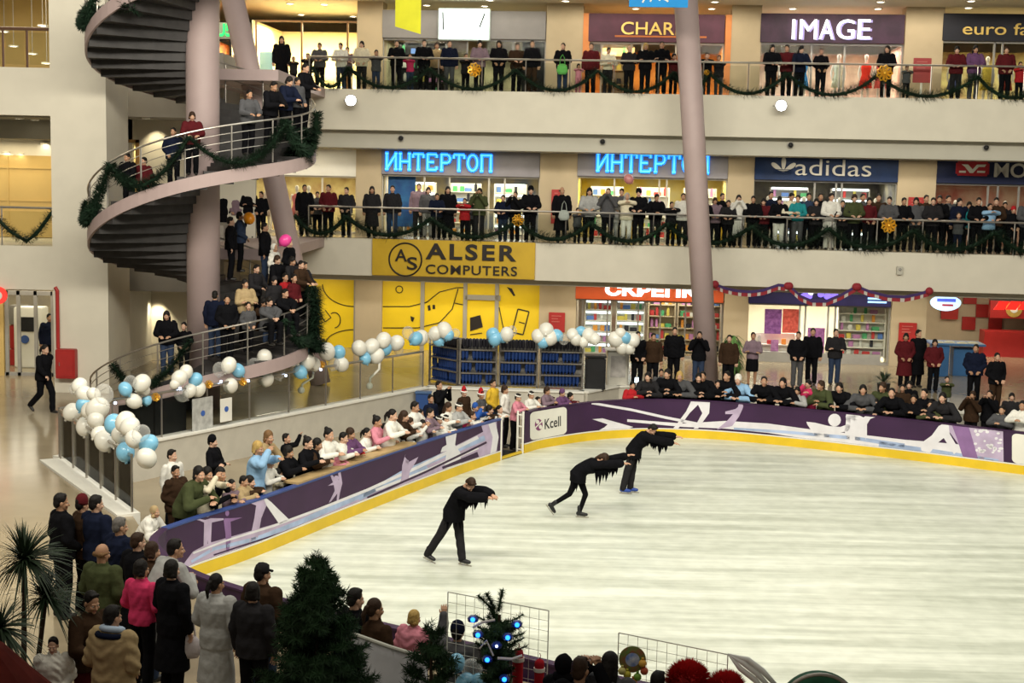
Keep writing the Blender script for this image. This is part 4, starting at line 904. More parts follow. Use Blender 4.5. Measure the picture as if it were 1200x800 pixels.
def on_board(px, py, P, off=-.004):
    """where the ray through a picture point meets the barrier face"""
    d = ray(px, py); best = None
    for i in range(len(P) - 1):
        a, c = P[i], P[i + 1]; e = c - a; den = d.x * e.y - d.y * e.x
        if abs(den) < 1e-9: continue
        w_ = a - EYE; t = (w_.x * e.y - w_.y * e.x) / den; s = (w_.x * d.y - w_.y * d.x) / den
        if -.02 <= s <= 1.02 and t > 0 and (best is None or t < best[0]):
            n = Vector((-e.y, e.x, 0)).normalized(); best = (t, EYE + d * t + n * off)
    if best is None: return None
    v = best[1]; v.z = min(max(v.z, .26), BH - .035); return v
from mathutils.geometry import tessellate_polygon
def clipx(T, x, keep_right):
    out = []
    for i in range(len(T)):
        a, c = T[i], T[(i + 1) % len(T)]; ina = (a[0] >= x) == keep_right; inc = (c[0] >= x) == keep_right
        if ina: out.append(a)
        if ina != inc: k = (x - a[0]) / (c[0] - a[0]); out.append((x, a[1] + (c[1] - a[1]) * k))
    return out
def printed(side, polys, m, nm='printed_figure', off=-.004):
    t, P = BOARDS[side]; b = newbm()
    for pl in polys:                                    # cut into narrow columns so that the print follows the curve
        for tr in tessellate_polygon([[Vector((x, y, 0)) for x, y in pl]]):
            T = [pl[i] for i in tr]; xs = [p[0] for p in T]; x = math.floor(min(xs) / 6) * 6
            while x < max(xs):
                C_ = clipx(T, x, True); C_ = clipx(C_, x + 6, False) if len(C_) > 2 else C_
                x += 6
                if len(C_) < 3: continue
                V = [on_board(px, py, P, off) for px, py in C_]
                if any(v is None for v in V): continue
                try: b.faces.new([b.verts.new(v - P[0]) for v in V])
                except ValueError: pass
    return obj(nm, b, m, t, recalc=False)
def strip(pts, w0, w1):
    """ribbon outline around a picture polyline"""
    n = len(pts); L, R = [], []
    for i, (x, y) in enumerate(pts):
        x0, y0 = pts[max(i - 1, 0)]; x1, y1 = pts[min(i + 1, n - 1)]; l = math.hypot(x1 - x0, y1 - y0); w = w0 + (w1 - w0) * i / max(1, n - 1)
        L.append((x - (y1 - y0) / l * w, y + (x1 - x0) / l * w)); R.append((x + (y1 - y0) / l * w, y - (x1 - x0) / l * w))
    return L + R[::-1]
def ring(cx, cy, rx, ry, n=14): return [(cx + rx * math.cos(2 * PI * k / n), cy + ry * math.sin(2 * PI * k / n)) for k in range(n)]
# left side prints: light streaks at the foot, then the skaters
bandp = [(212, 672), (222, 650), (240, 637), (262, 630), (300, 622), (340, 606), (380, 590), (420, 576), (460, 562), (500, 547), (540, 533), (580, 520), (586, 545), (540, 552), (480, 574), (400, 606), (300, 648), (240, 670)]
def lowband(pts_top, hgt):
    return [[pts_top[i], pts_top[i + 1], (pts_top[i + 1][0], pts_top[i + 1][1] + hgt[i + 1]), (pts_top[i][0], pts_top[i][1] + hgt[i])] for i in range(len(pts_top) - 1)]
topl = [(214, 662), (226, 646), (245, 636), (300, 620), (345, 607), (400, 588), (440, 569), (480, 550), (520, 529), (560, 509), (588, 494)]
printed('left', lowband(topl, [14, 18, 22, 22, 17, 18, 22, 27, 35, 42, 48]), M_LAV, 'printed_streak', -.002)
printed('left', [strip([(224, 658), (250, 643), (300, 631), (350, 612), (400, 590), (450, 568), (500, 546)], 1.5, 4), strip([(420, 584), (470, 555), (520, 533), (570, 512)], 3, 3)], M_PBLUE, 'printed_streak', -.004)
printed('left', [strip([(226, 648), (262, 634), (320, 616), (372, 597), (430, 574), (490, 547), (560, 512)], 1.0, 2.0), strip([(440, 574), (500, 551), (560, 524)], 1.5, 2)], M_PALE, 'printed_streak', -.006)
printed('left', [strip([(250, 650), (330, 624), (400, 597)], .8, .8), strip([(430, 583), (500, 552), (570, 518)], 1.2, 1.2), strip([(518, 548), (560, 532)], 1.4, 3)], M_PURPLE, 'printed_line', -.008)
printed('left', [ring(243, 602, 2.5, 3.5), [(230, 606), (240, 609), (247, 607), (262, 607), (262, 609), (248, 612), (247, 634), (250, 655), (245, 656), (243, 632), (242, 656), (238, 657), (239, 612), (230, 608)]], M_LAV)
printed('left', [ring(266, 601, 2.3, 3.5), [(263, 607), (270, 607), (284, 606), (270, 611), (271, 628), (268, 646), (265, 646), (264, 626), (262, 610)]], M_MVIO)
printed('left', [[(290, 572), (304, 566), (310, 580), (336, 607), (340, 609), (328, 615), (312, 592), (306, 607), (302, 630), (292, 635), (298, 606), (300, 592)]], M_LAV); printed('left', [[(309, 580), (336, 606), (339, 609), (327, 614), (312, 592)]], M_PALE, off=-.006)
printed('left', [ring(394, 560, 3, 3), [(384, 569), (390, 565), (387, 556), (389, 555), (393, 563), (397, 562), (396, 549), (399, 549), (401, 566), (398, 578), (396, 590), (394, 590), (395, 578), (388, 587), (385, 589), (392, 575), (391, 568)]], M_LAV)
printed('left', [[(466, 575), (470, 560), (471, 545), (475, 531), (474, 535), (479, 541), (490, 535), (487, 541), (480, 552), (478, 565), (475, 572), (470, 577)], ring(477, 541, 2, 2.5)], M_LAV, off=-.007)
printed('left', [[(519, 504), (522, 497), (528, 495), (533, 498), (535, 505), (533, 521), (539, 530), (540, 548), (534, 554), (524, 556), (521, 545), (523, 528), (516, 530), (518, 524), (523, 521), (522, 508)]], M_PALE, off=-.007)
printed('left', [[(564, 493), (589, 487), (590, 541), (574, 548), (566, 540), (570, 520)]], M_LAV, 'printed_panel', -.006); printed('left', [[(572, 497), (580, 492), (584, 512), (580, 538), (574, 536), (577, 512)]], M_PALE, off=-.008)
# far side prints and sponsor plates
topf = [(735, 491), (800, 496), (850, 493), (900, 496), (950, 503), (1000, 508), (1060, 515), (1120, 520), (1170, 528)]
printed('far', lowband(topf, [3, 4, 9, 11, 12, 14, 17, 20, 22]), M_PALE, 'printed_streak', -.002)
printed('far', [strip([(860, 502), (920, 506), (1000, 513), (1060, 522)], 1.2, 2.5), strip([(1030, 520), (1100, 530), (1170, 541)], 3, 3)], M_PBLUE, 'printed_streak', -.004)
printed('far', [strip([(693, 472), (740, 480), (780, 489), (830, 499)], 1.4, 1.6), [(694, 491), (706, 490), (742, 500), (738, 507), (716, 507), (700, 508), (712, 497)]], M_PALE, 'printed_streak', -.004)
printed('far', [[(811, 462), (821, 460), (832, 470), (831, 484), (818, 502), (813, 502), (823, 484), (818, 474), (808, 484), (795, 502), (789, 502), (804, 482)]], M_PALE)
printed('far', [[(850, 482), (862, 479), (868, 474), (871, 477), (866, 488), (858, 499), (840, 503), (852, 493), (859, 485), (850, 485)], ring(868, 476, 3, 4)], M_LAV)
printed('far', [ring(978, 492, 7.5, 7.5), [(945, 494), (955, 495), (971, 499), (985, 500), (993, 497), (998, 498), (994, 505), (976, 508), (968, 519), (955, 511), (946, 497)], ring(999, 488, 8, 8), [(992, 488), (1006, 486), (1012, 489), (1019, 479), (1026, 481), (1016, 497), (1016, 509), (1012, 523), (994, 520), (990, 506)]], M_PALE)
printed('far', [[(1078, 520), (1092, 510), (1100, 499), (1106, 491), (1112, 494), (1113, 508), (1124, 527), (1118, 532), (1106, 513), (1096, 521), (1090, 531), (1080, 528)]], M_PALE, off=-.006)
printed('far', [[(1112, 492), (1176, 497), (1176, 544), (1134, 540), (1126, 524), (1112, 505)]], M_LAV, 'printed_panel', -.004); printed('far', [[(1116, 494), (1136, 493), (1140, 515), (1146, 540), (1128, 538), (1122, 515)]], M_MVIO, off=-.006)
rr = random.Random(5); printed('far', [ring(1143 + 30 * rr.random(), 498 + 32 * rr.random(), 1.6 + 1.5 * rr.random(), 1.2 + rr.random(), 7) for _ in range(34)], M_PALE, 'printed_fleck', -.007)
def plate(x0, y0a, y0b, x1, y1a, y1b):
    """rounded plate: left edge from y0a to y0b, right edge from y1a to y1b"""
    P = []
    for cx, cy, a0 in ((.88, .86, 0), (.12, .86, 90), (.12, .14, 180), (.88, .14, 270)):
        for k in range(6):
            a = math.radians(a0 + 18 * k); P.append((cx + .12 * math.cos(a), cy + .14 * math.sin(a)))
    return [(x0 + (x1 - x0) * u, (y0a + (y1a - y0a) * u) + ((y0b + (y1b - y0b) * u) - (y0a + (y1a - y0a) * u)) * (1 - v)) for u, v in P]
printed('far', [plate(621, 483, 516, 664, 476, 508)], M_WHITE, 'sponsor_plate', -.005)
def board_text(s, x0, y0a, y0b, x1, y1a, y1b, m, nm):
    tb = text_bm(s, (0, 1, 0, 1), .0, .012); t, P = BOARDS['far']; top = newbm(); vm = {}
    for v in tb.verts:
        u, w_ = v.co.x, v.co.z
        X = x0 + (x1 - x0) * u; ya, yb = y0a + (y1a - y0a) * u, y0b + (y1b - y0b) * u
        p = on_board(X, yb + (ya - yb) * w_, P, -.009); v.co = p - P[0]
    obj(nm, tb, m, t, recalc=False)
M_VINK = mat('sponsor_purple', (.10, .03, .10), .5)
board_text('Kcell', 638, 491, 503, 657, 487, 499, mat('sponsor_grey', (.05, .045, .05), .5), 'sponsor_lettering')
printed('far', [ring(631, 497.5, 4.6, 7)], mat('sponsor_violet', (.22, .05, .16), .5), 'sponsor_emblem', -.008); printed('far', [ring(629.5, 494, 2.2, 2.6, 8), ring(633, 500, 2, 2.6, 8), strip([(627, 501), (631, 497), (635, 493)], .7, .7)], M_WHITE, 'sponsor_emblem_mark', -.011)
printed('far', [[(1177, 497), (1262, 509), (1262, 562), (1177, 546)]], M_PURPLE, 'printed_panel', -.008); printed('far', [plate(1186, 507, 542, 1244, 516, 552)], M_WHITE, 'sponsor_plate', -.010)
# gate at the corner
gt = thing('gate', 'open gate gap in the barrier with pale frame posts and black mat', 'gate', Vector((-.22, 34.75, 0)))
gd = Vector((.60, 1.0, 0)).normalized(); gn = Vector((-gd.y, gd.x, 0))
for p in (Vector((0, 0, 0)), Vector((.55, .93, 0))):
    b = newbm(); 
    for k in (0.0, .16): tube(b, [p + gn * k, p + gn * k + Vector((0, 0, 1.1))], .03, 8)
    for z in (.1, .4, .7, 1.0): tube(b, [p + Vector((0, 0, z)), p + gn * .16 + Vector((0, 0, z))], .02, 6)
    obj('gate_post', b, M_WHITE, gt)
b = newbm(); q = [Vector((0, 0, 0)) + gn * .0, Vector((.6, 1.0, 0)), Vector((.6, 1.0, 0)) + gn * 1.4, gn * 1.4]; prism(b, [(v.x, v.y) for v in q], -.01, .02); obj('mat', b, M_BLACK, gt)
b = newbm(); a_ = Vector((.03, .05, 0)); c_ = a_ + gn * 1.0; prism(b, [(v.x, v.y) for v in (a_, a_ + gd * .04, c_ + gd * .04, c_)], .1, 1.02); obj('gate_leaf', b, M_PURPLE, gt)
b = newbm(); prism(b, [(v.x, v.y) for v in (Vector((0, 0, 0)), Vector((.6, 1.0, 0)), Vector((.6, 1.0, 0)) + gn * .1, gn * .1)], 0, .06); obj('threshold', b, M_KICK, gt)

# ================================================================== glass balustrade on the pit wall
Q0, Q1, Q2 = Vector((-9.68, 29.79, 0)), Vector((-6.85, 25.1, 0)), Vector((-2.6, 41.05, 0))
bl = railing('glass_balustrade', 'long glass balustrade with balloons above the children on the left', [(Q0.x, Q0.y), (Q2.x, Q2.y)], Z1 + .07, 5, M_STEEL, 1.5)
bs = railing('glass_balustrade', 'short glass balustrade ending in a post beside the dark crowd', [(Q0.x + .05, Q0.y - .08), (Q1.x, Q1.y)], Z1 + .05, 6, M_STEEL, 1.1)
b = newbm(); d = (Q1 - Q0).normalized(); nn = Vector((-d.y, d.x, 0)); prism(b, [(v.x, v.y) for v in (Q0 - nn * .42, Q1 - nn * .30 + d * .1, Q1 + nn * .12 + d * .1, Q0 + nn * .12)], -.02, Z1 + .05)
struct('trim_2', b, M_WHITE, 'white stone plinth under the short glass balustrade', 'plinth')
b = newbm(); d2 = (Q2 - Q0).normalized(); n2_ = Vector((-d2.y, d2.x, 0)); t = thing('dark_panel', 'black panel behind the glass balustrade below the balloons', 'panel', Q0 + d2 * 1.9 + n2_ * .25 + Vector((0, 0, Z1)))
for k in range(2):
    b = newbm(); bbox(b, 0, 1.02, -.03, .03, .02, .92, .01, Matrix.Rotation(math.atan2(d2.y, d2.x), 4, 'Z') @ Matrix.Translation((1.05 * k, 0, 0))); obj('board', b, M_BLACK, t)
for k, (s, lab) in enumerate(((4.25, 'tall white information sheet on the glass balustrade'), (5.05, 'small white sheet with a blue mark on the glass balustrade'))):
    p = Q0 + d2 * s - n2_ * .03 + Vector((0, 0, Z1 + .45)); M_ = Matrix.Translation(p) @ Matrix.Rotation(math.atan2(d2.y, d2.x), 4, 'Z')
    t = thing('notice_sheet', lab, 'notice', M_); b = newbm(); w_, h = (.34, .5) if k == 0 else (.2, .36); bbox(b, -w_, w_, -.01, .01, -h * .8, h * .8, .004); obj('sheet', b, M_WHITE if k else mat('grey_sheet', (.42, .42, .40), .5, noise=.2, scale=6), t)
    b = newbm(); lathe(b, [(0, 0), (.07, 0), (.07, .006), (0, .006)], seg=16, M=Matrix.Translation((0, -.012, .02)) @ Matrix.Rotation(PI / 2, 4, 'X')); obj('printed_mark', b, mat('sheet_blue', (.05, .12, .4), .5), t)

# balloons
def clear_mat():
    m = bpy.data.materials.new('clear_balloon'); m.use_nodes = True; nt = m.node_tree; nt.nodes.clear()
    o = nt.nodes.new('ShaderNodeOutputMaterial'); t = nt.nodes.new('ShaderNodeBsdfTransparent'); p = nt.nodes.new('ShaderNodeBsdfPrincipled'); p.inputs['Base Color'].default_value = (.75, .74, .70, 1); p.inputs['Roughness'].default_value = .12
    lw = nt.nodes.new('ShaderNodeLayerWeight'); lw.inputs['Blend'].default_value = .35; mr = nt.nodes.new('ShaderNodeMapRange'); mr.inputs['To Min'].default_value = .12; mr.inputs['To Max'].default_value = .6
    nt.links.new(lw.outputs['Facing'], mr.inputs['Value']); mx = nt.nodes.new('ShaderNodeMixShader'); nt.links.new(mr.outputs['Result'], mx.inputs[0]); nt.links.new(t.outputs[0], mx.inputs[1]); nt.links.new(p.outputs[0], mx.inputs[2]); nt.links.new(mx.outputs[0], o.inputs[0]); return m
bmat = obj_mat('balloon', .22, .5, .03, 2); clear = clear_mat()
b = newbm(); lathe(b, [(0, -.145), (.02, -.15), (.012, -.128)] + [(.118 * math.sin(PI * (1 - k / 14)) ** .92 if 0 < k < 14 else 0.0, -.128 + .266 * (.5 - .5 * math.cos(PI * k / 14))) for k in range(1, 15)], seg=20); balm = mesh_of('balloon', b, bmat, True)
b = newbm(); b.from_mesh(balm); balc = mesh_of('balloon', b, clear, True)
BALL = []
def balloon(P, r, kind):
    o = bpy.data.objects.new('balloon', balc if kind == 'c' else balm); COL.objects.link(o); o.location = P; o.scale = (r / .12,) * 3
    o.rotation_euler = (RNG.uniform(-.9, .9), RNG.uniform(-.9, .9), RNG.random() * 6)
    o.color = {'w': (.78, .76, .68, 1), 'b': (.22, .52, .74, 1), 'c': (1, 1, 1, 1), 'o': (.85, .30, .01, 1), 'p': (.75, .06, .30, 1), 'm': (.5, .2, .2, 1)}[kind]; return o
bal_px = '''93 452 9 w|100 462 10 w|84 483 10 w|98 474 9 b|104 481 9 w|114 479 13 w|112 492 10 w|100 500 11 w|122 462 11 c|88 455 7 c|133 497 11 b|123 517 12 w|143 510 11 w|147 495 12 w|147 530 11 b|157 515 10 w|165 508 10 c|172 537 12 w|174 520 11 b|152 500 11 w|110 462 8 w|116 508 9 w
147 456 8 b|166 449 10 w|157 470 9 w|168 457 8 w|172 469 6 b|152 447 7 c
210 443 9 w|218 436 8 w|229 445 8 b|232 456 9 w|222 458 8 w|213 463 8 c|205 450 6 w
257 433 8 c|268 428 9 w|279 434 8 b|270 452 9 w|297 428 8 c|310 419 9 w|310 430 8 b|312 444 9 w|326 437 8 c|342 420 9 w|355 411 8 b|360 423 10 w|352 436 8 b|368 427 8 w|345 430 7 c
383 412 10 w|397 413 8 b|400 427 9 w|391 427 7 c|421 408 9 w|435 406 9 w|449 399 9 w|451 409 8 b|464 402 9 w|428 420 7 b|441 417 9 w|467 410 6 c
478 390 7 c|487 397 8 b|493 396 9 w|510 391 8 w|521 387 9 w|526 393 6 b|533 391 6 c|514 399 7 b|503 396 6 c
577 391 7 b|580 397 8 b|594 392 8 w|590 395 7 b|600 388 6 c
640 387 9 w|631 394 8 w|645 396 9 w|653 393 7 b|637 401 7 b|661 398 6 c|671 392 7 w|680 388 6 b|675 398 7 w|690 393 8 w|697 397 7 w|684 401 6 w
722 398 9 w|733 396 7 b|742 399 8 w|729 407 8 w|737 408 7 w|727 391 7 w'''
def plan_hit(px, a, c):
    d = ray(px, 440); e = c - a; den = d.x * e.y - d.y * e.x; t = ((a.x - EYE.x) * e.y - (a.y - EYE.y) * e.x) / den; return t
for ci, line in enumerate(bal_px.split('\n')):
    for item in line.split('|'):
        x, y, r, k = item.split(); x, y, r = float(x), float(y), float(r)
        if ci == 0: Y = min(max(plan_hit(x, Q0, Q1), 24.6), 31)
        elif ci < 6: Y = min(plan_hit(x, Q0, Q2), 41)
        elif ci < 8: Y = 41.0
        else: Y = 41.3
        P = at_y(x, y, Y + RNG.uniform(-.12, .12)); BALL.append((x, balloon(P, r * Y / FPX * 1.02, k), k, ci))
cl = {0: 'on the short balustrade', 1: 'on the long balustrade', 2: 'on the long balustrade', 3: 'on the long balustrade', 4: 'on the long balustrade', 5: 'at the balustrade end', 6: 'on the skate racks', 7: 'on the skate racks', 8: 'on the kiosk counter'}
cnt = {}
for x, o, k, ci in sorted(BALL, key=lambda q: q[0]):
    key = (k, cl[ci]); cnt[key] = cnt.get(key, 0) + 1
    tag(o, '%s balloon %s, %s of its colour from left' % ({'w': 'white', 'b': 'light blue', 'c': 'clear'}[k], cl[ci], ordw(cnt[key])), 'balloon', 'balloons ' + cl[ci])
for i, (x0, y0, x1, y1, Y) in enumerate(((368, 428, 353, 457, 37.4), (445, 415, 433, 452, 39.3))):
    a, c = at_y(x0, y0, Y - .2), at_y(x1, y1, Y - .2); b = newbm(); tube(b, [Vector((0, 0, 0)), (c - a) * .4 + Vector((.1, 0, -.06)), (c - a) * .75 + Vector((-.05, 0, 0)), c - a], .035, 10); ico(b, c - a, .1, 2)
    o = obj('modelling_balloon', b, bmat, loc=a, smooth=True, color=(.78, .76, .68)); tag(o, 'long thin white balloon drooping from the long balustrade, %s one' % ('left' if i == 0 else 'right'), 'balloon', 'long thin balloons')
for (x, y, Y, k, lab) in ((292, 256, 38.5, 'o', 'orange balloon held among the crowd on the staircase'), (334, 282, 37.0, 'p', 'pink balloon above the crowd on the stair'), (737, 210, 46.6, 'm', 'dull red balloon held up on the middle gallery')):
    tag(balloon(at_y(x, y, Y), .16, k), lab, 'balloon')
M_BOW = mat('gold_foil', (.72, .38, .03), .3, .5, .2, 20, metal=.5)
def bow(P, s, lab):
    t = thing('foil_bow', lab, 'bow', P); b = newbm()
    for k in range(9):
        a = 2 * PI * k / 9; c = Vector((math.cos(a), -.25, math.sin(a))) * s * .55; pts = [Vector((0, 0, 0)), c + Vector((-math.sin(a), 0, math.cos(a))) * s * .25, c * 1.35, c + Vector((math.sin(a), 0, -math.cos(a))) * s * .25, Vector((0, 0, 0))]
        tube(b, pts, s * .1, 5)
    obj('loops', b, M_BOW, t); b = newbm(); ico(b, (0, -s * .3, 0), s * .2, 2); obj('knot', b, M_BOW, t)
for (x, y, ww, s, lab) in ((556, 82, 0, .30, 'gold foil bow on the upper railing left of the CHARM sign'), (1036, 86, 0, .34, 'gold foil bow on the upper railing below the IMAGE sign'), (607, 258, 0, .26, 'gold foil bow on the middle railing between the blue signs'), (1041, 264, 0, .32, 'gold foil bow on the middle railing right of the trefoil'), (828, 85, .5, .12, 'tiny gold foil bow by the leaning column')):
    u, z = fp(x, y, -.05 + ww * 0); bow(FM @ Vector((u, -.06, z)), s, lab)
for i, x in enumerate((183, 245, 285, 377)):
    Y = min(plan_hit(x, Q0, Q2), 41); y = {183: 465, 245: 450, 285: 447, 377: 427}[x]; bow(at_y(x, y, Y - .1), .13, 'small gold foil rosette on the long balustrade, %s from left' % ordw(i + 1))
M_BULB = mat('cool_bulb', (.55, .7, 1), emit=6)
for i, (x, y, Y) in enumerate(((135, 472, 30.6), (211, 455, 0), (259, 447, 0), (291, 446, 0), (335, 440, 0), (376, 433, 0), (104, 540, 28.5))):
    if not Y: Y = plan_hit(x, Q0, Q2)
    b = newbm(); ico(b, (0, 0, 0), .035, 2); o = obj('fairy_light', b, M_BULB, loc=at_y(x, y, Y - .08)); tag(o, 'tiny cool fairy light on the balustrade, %s from the list of seven' % ordw(i + 1), 'fairy light', 'fairy lights on the balustrade'); o['label'] = 'tiny cool white fairy light on the glass balustrade, %s of the seven' % ordw(i + 1)

# ================================================================== skate racks, kiosk
def skate_mesh(col):
    b = newbm(); S = [(Vector((0, .10, .14)), .045, .05), (Vector((0, .09, .26)), .05, .055)]
    limb(b, [(0, .08, .10), (0, .08, .27)], [.05, .055], 8); limb(b, [(0, .06, .085), (0, -.08, .07), (0, -.13, .065)], [.05, .042, .035], 8)
    b2 = newbm(); me = remesh(b, .016, 1); b2.from_mesh(me); bpy.data.meshes.remove(me)
    for f in b2.faces: f.smooth = True
    box(b2, -.006, .006, -.17, .15, 0.0, .025); box(b2, -.012, .012, -.1, -.07, .02, .06); box(b2, -.012, .012, .06, .1, .02, .06)
    me = mesh_of('rental_skate', b2, col); return me
SK = {'blue': skate_mesh(mat('skate_blue', (.010, .035, .15), .4, .4, .15, 8)), 'black': skate_mesh(mat('skate_black', (.014, .013, .02), .4, .4, .15, 8))}
def rack(p0, p1, lab, sd):
    d = (p1 - p0); L = d.length; a = math.atan2(d.y, d.x); M_ = Matrix.Translation(Vector((p0.x, p0.y, Z1))) @ Matrix.Rotation(a, 4, 'Z')
    t = thing('skate_rack', lab, 'rack', M_); H_ = 1.42; r = random.Random(sd)
    for x in (0, L - .05):
        for y in (0, .36): b = newbm(); box(b, x, x + .05, y, y + .05, 0, H_); obj('upright', b, M_STEEL, t)
    b = newbm(); box(b, 0, L, .40, .42, .05, H_); obj('back_panel', b, M_GREY, t)
    for k in range(4):
        z = .06 + k * .35; b = newbm(); box(b, 0, L, 0, .4, z, z + .04); obj('shelf_board', b, M_STEEL, t)
        n = int((L - .12) / .103); miss = {r.randrange(n) for _ in range(1 if k < 3 else 0)}
        for j in range(n):
            if j in miss and k < 3: continue
            c = 'black' if k == 3 else 'blue'
            o = bpy.data.objects.new('rental_skate', SK[c]); COL.objects.link(o)
            o.matrix_world = M_ @ Matrix.Translation((.11 + j * .103, .19, z + .04)) @ Matrix.Rotation(PI + r.uniform(-.1, .1), 4, 'Z')
            tag(o, {'black': 'black rental skate on the top shelf of the %s', 'blue': 'blue rental skate on the lower shelves of the %s'}[c] % lab.split(' of')[0], 'skate', '%s rental skates on the %s' % (c, lab))
xs = [at_y(538, 430, 41.6).x, at_y(584, 430, 41.55).x, at_y(632, 430, 41.5).x, at_y(685, 430, 41.45).x]
for i, l in enumerate(('left front skate rack', 'middle front skate rack', 'right front skate rack')): rack(Vector((xs[i], 41.6 - .04 * i, 0)), Vector((xs[i + 1] - .03, 41.57 - .04 * i, 0)), l, i)
e = at_y(502, 430, 42.6); rack(Vector((e.x, 42.7, 0)), Vector((xs[0] - .05, 41.65, 0)), 'angled side skate rack', 9)
t = thing('cool_box', 'blue box on the low wall beside the skate racks', 'box', at_y(497, 470, 40.4)); b = newbm(); bbox(b, -.24, .2, -.15, .15, -.3, .24, .02); obj('body', b, mat('box_blue', (.02, .06, .2), .5), t); b = newbm(); bbox(b, -.26, .22, -.17, .17, .24, .29, .01); obj('lid', b, mat('box_lid', (.06, .12, .25), .5), t)
p = at_y(697, 455, 41.6); t = thing('waste_bin', 'black square bin beside the skate racks', 'bin', Vector((p.x, p.y, Z1))); b = newbm(); bbox(b, -.3, .3, -.25, .25, 0, 1.0, .05); obj('body', b, M_BLACK, t); b = newbm(); bbox(b, -.32, .32, -.27, .27, 1.0, 1.06, .02); obj('lid', b, M_BLACK, t)
p = at_y(722, 450, 42.6); t = thing('promotion_counter', 'pale promotion counter under the white balloon cluster', 'counter', Vector((p.x, p.y, Z1)))
b = newbm(); bbox(b, -.3, .35, -.25, .25, 0, 1.1, .04); obj('body', b, mat('counter_pale', (.52, .50, .44), .35, .4, .08, 3), t); b = newbm(); bbox(b, -.38, .42, -.3, .3, 1.1, 1.15, .015); obj('worktop', b, M_WHITE, t)
b = newbm(); box(b, -.2, .25, -.262, -.25, .3, .95); obj('printed_panel', b, mat('counter_print', (.4, .38, .36), .5, noise=.2, scale=5), t)

# ================================================================== bunting, hanging banners, parapet lamps
tri = [mat('bunting_red', (.26, .02, .03), .7), mat('bunting_white', (.50, .46, .42), .7), mat('bunting_violet', (.05, .025, .11), .7)]
def bunting(pts, lab):
    o_ = FM @ Vector((fu(pts[0][0], -.15, pts[0][1]), -.15, fp(*pts[0], -.15)[1])); t = thing('bunting', lab, 'bunting', o_, 'ribbon swags under the middle gallery')
    V = [(FM @ Vector((fp(x, y, -.15)[0], -.15, fp(x, y, -.15)[1]))) - o_ for x, y in pts]; V2 = []
    for i in range(len(V) - 1): V2 += [V[i].lerp(V[i + 1], k / 8) for k in range(8)]
    V2.append(V[-1])
    for dz, th, ms in ((0, .05, (2,)), (-.1, .06, (0, 0, 1))):
        for i in range(len(V2) - 1):
            a, c = V2[i] + Vector((0, 0, dz)), V2[i + 1] + Vector((0, 0, dz)); b = newbm(); box_pts = [a + Vector((0, -.02, -th)), c + Vector((0, -.02, -th)), c + Vector((0, -.02, th)), a + Vector((0, -.02, th))]
            f1 = [b.verts.new(p) for p in box_pts]; f2 = [b.verts.new(p + Vector((0, .04, 0))) for p in box_pts]; b.faces.new(f1); b.faces.new(f2[::-1])
            for k in range(4): b.faces.new((f1[k], f1[(k + 1) % 4], f2[(k + 1) % 4], f2[k]))
            obj('ribbon', b, tri[ms[i // 2 % len(ms)]], t)
    for v in (V[0], V[-1]):
        b = newbm(); ico(b, v, .13, 2); obj('rosette', b, tri[0], t)
bunting([(838, 333), (850, 338), (865, 341), (880, 342), (895, 340), (912, 334), (923, 335)], 'red white and violet ribbon swag above the orange shop end')
bunting([(925, 335), (938, 347), (952, 353), (968, 353), (985, 346), (1003, 336)], 'red white and violet ribbon swag hanging across the violet sign')
bunting([(1005, 336), (1020, 342), (1040, 347), (1060, 348), (1075, 345), (1089, 341)], 'red white and violet ribbon swag ending at the food court')
def banner(x0, x1, yb0, yb1, Y, col, lab, text=None):
    a, c = at_y(x0, yb0, Y), at_y(x1, yb1, Y); t = thing('hanging_banner', lab, 'banner', a); b = newbm()
    w_ = c.x - a.x; dz = c.z - a.z
    P = [(0, 0, 0), (w_, 0, dz), (w_, 0, 2.6), (0, 0, 2.6)]; f1 = [b.verts.new((p[0], -.01, p[2])) for p in P]; f2 = [b.verts.new((p[0], .01, p[2])) for p in P]; b.faces.new(f1); b.faces.new(f2[::-1])
    for k in range(4): b.faces.new((f1[k], f1[(k + 1) % 4], f2[(k + 1) % 4], f2[k]))
    obj('cloth', b, mat('banner_%s' % lab.split()[0], col, .6, .2, .06, 2), t); b = newbm(); tube(b, [(-.05, 0, 2.6), (w_ + .05, 0, 2.6)], .03, 8); obj('rod', b, M_STEEL, t)
    if text:
        q = [at_y(x, y, Y - .02) - a for x, y in text]; b = newbm()
        for i in range(0, len(q) - 1, 2): tube(b, [q[i], q[i].lerp(q[i + 1], .5) + Vector((.03, 0, 0)), q[i + 1]], .028, 6)
        obj('script_mark', b, M_WHITE, t)
banner(463, 493, 31, 40, 42.0, (.60, .58, .02), 'yellow hanging banner in front of the upper gallery')
banner(737, 806, 8, 9, 41.0, (.01, .22, .55), 'blue hanging banner with white script marks at the top edge', [(756, -8), (753, 3), (765, -10), (762, 2), (770, -6), (773, 1), (776, -2), (783, 2)])
def flood(x, y, w, lab, rot, m):
    u, z = fp(x, y, -.5); t = thing('floodlight', lab, 'floodlight', FM @ Vector((u, -.5, z))); t.rotation_euler = (0, 0, rot)
    RXF = Matrix.Rotation(PI / 2 - .1, 4, 'X')
    b = newbm(); lathe(b, [(.0, -.2), (.12, -.2), (.2, .05), (.2, .08), (.17, .08), (.16, .02), (0, .02)], seg=24, M=RXF); obj('housing', b, M_STEEL, t, True)
    b = newbm(); lathe(b, [(0, .075), (.172, .07), (.172, .04), (0, .04)], seg=24, M=RXF); obj('lens', b, mat('flood_lens', (1, 1, .97), emit=25), t)
    b = newbm(); tube(b, [(0, .05, 0), (0, .5, .0)], .025, 8); tube(b, [(-.22, 0, 0), (-.22, .2, 0), (.22, .2, 0), (.22, 0, 0)], .015, 6); obj('bracket', b, M_GREY, t)
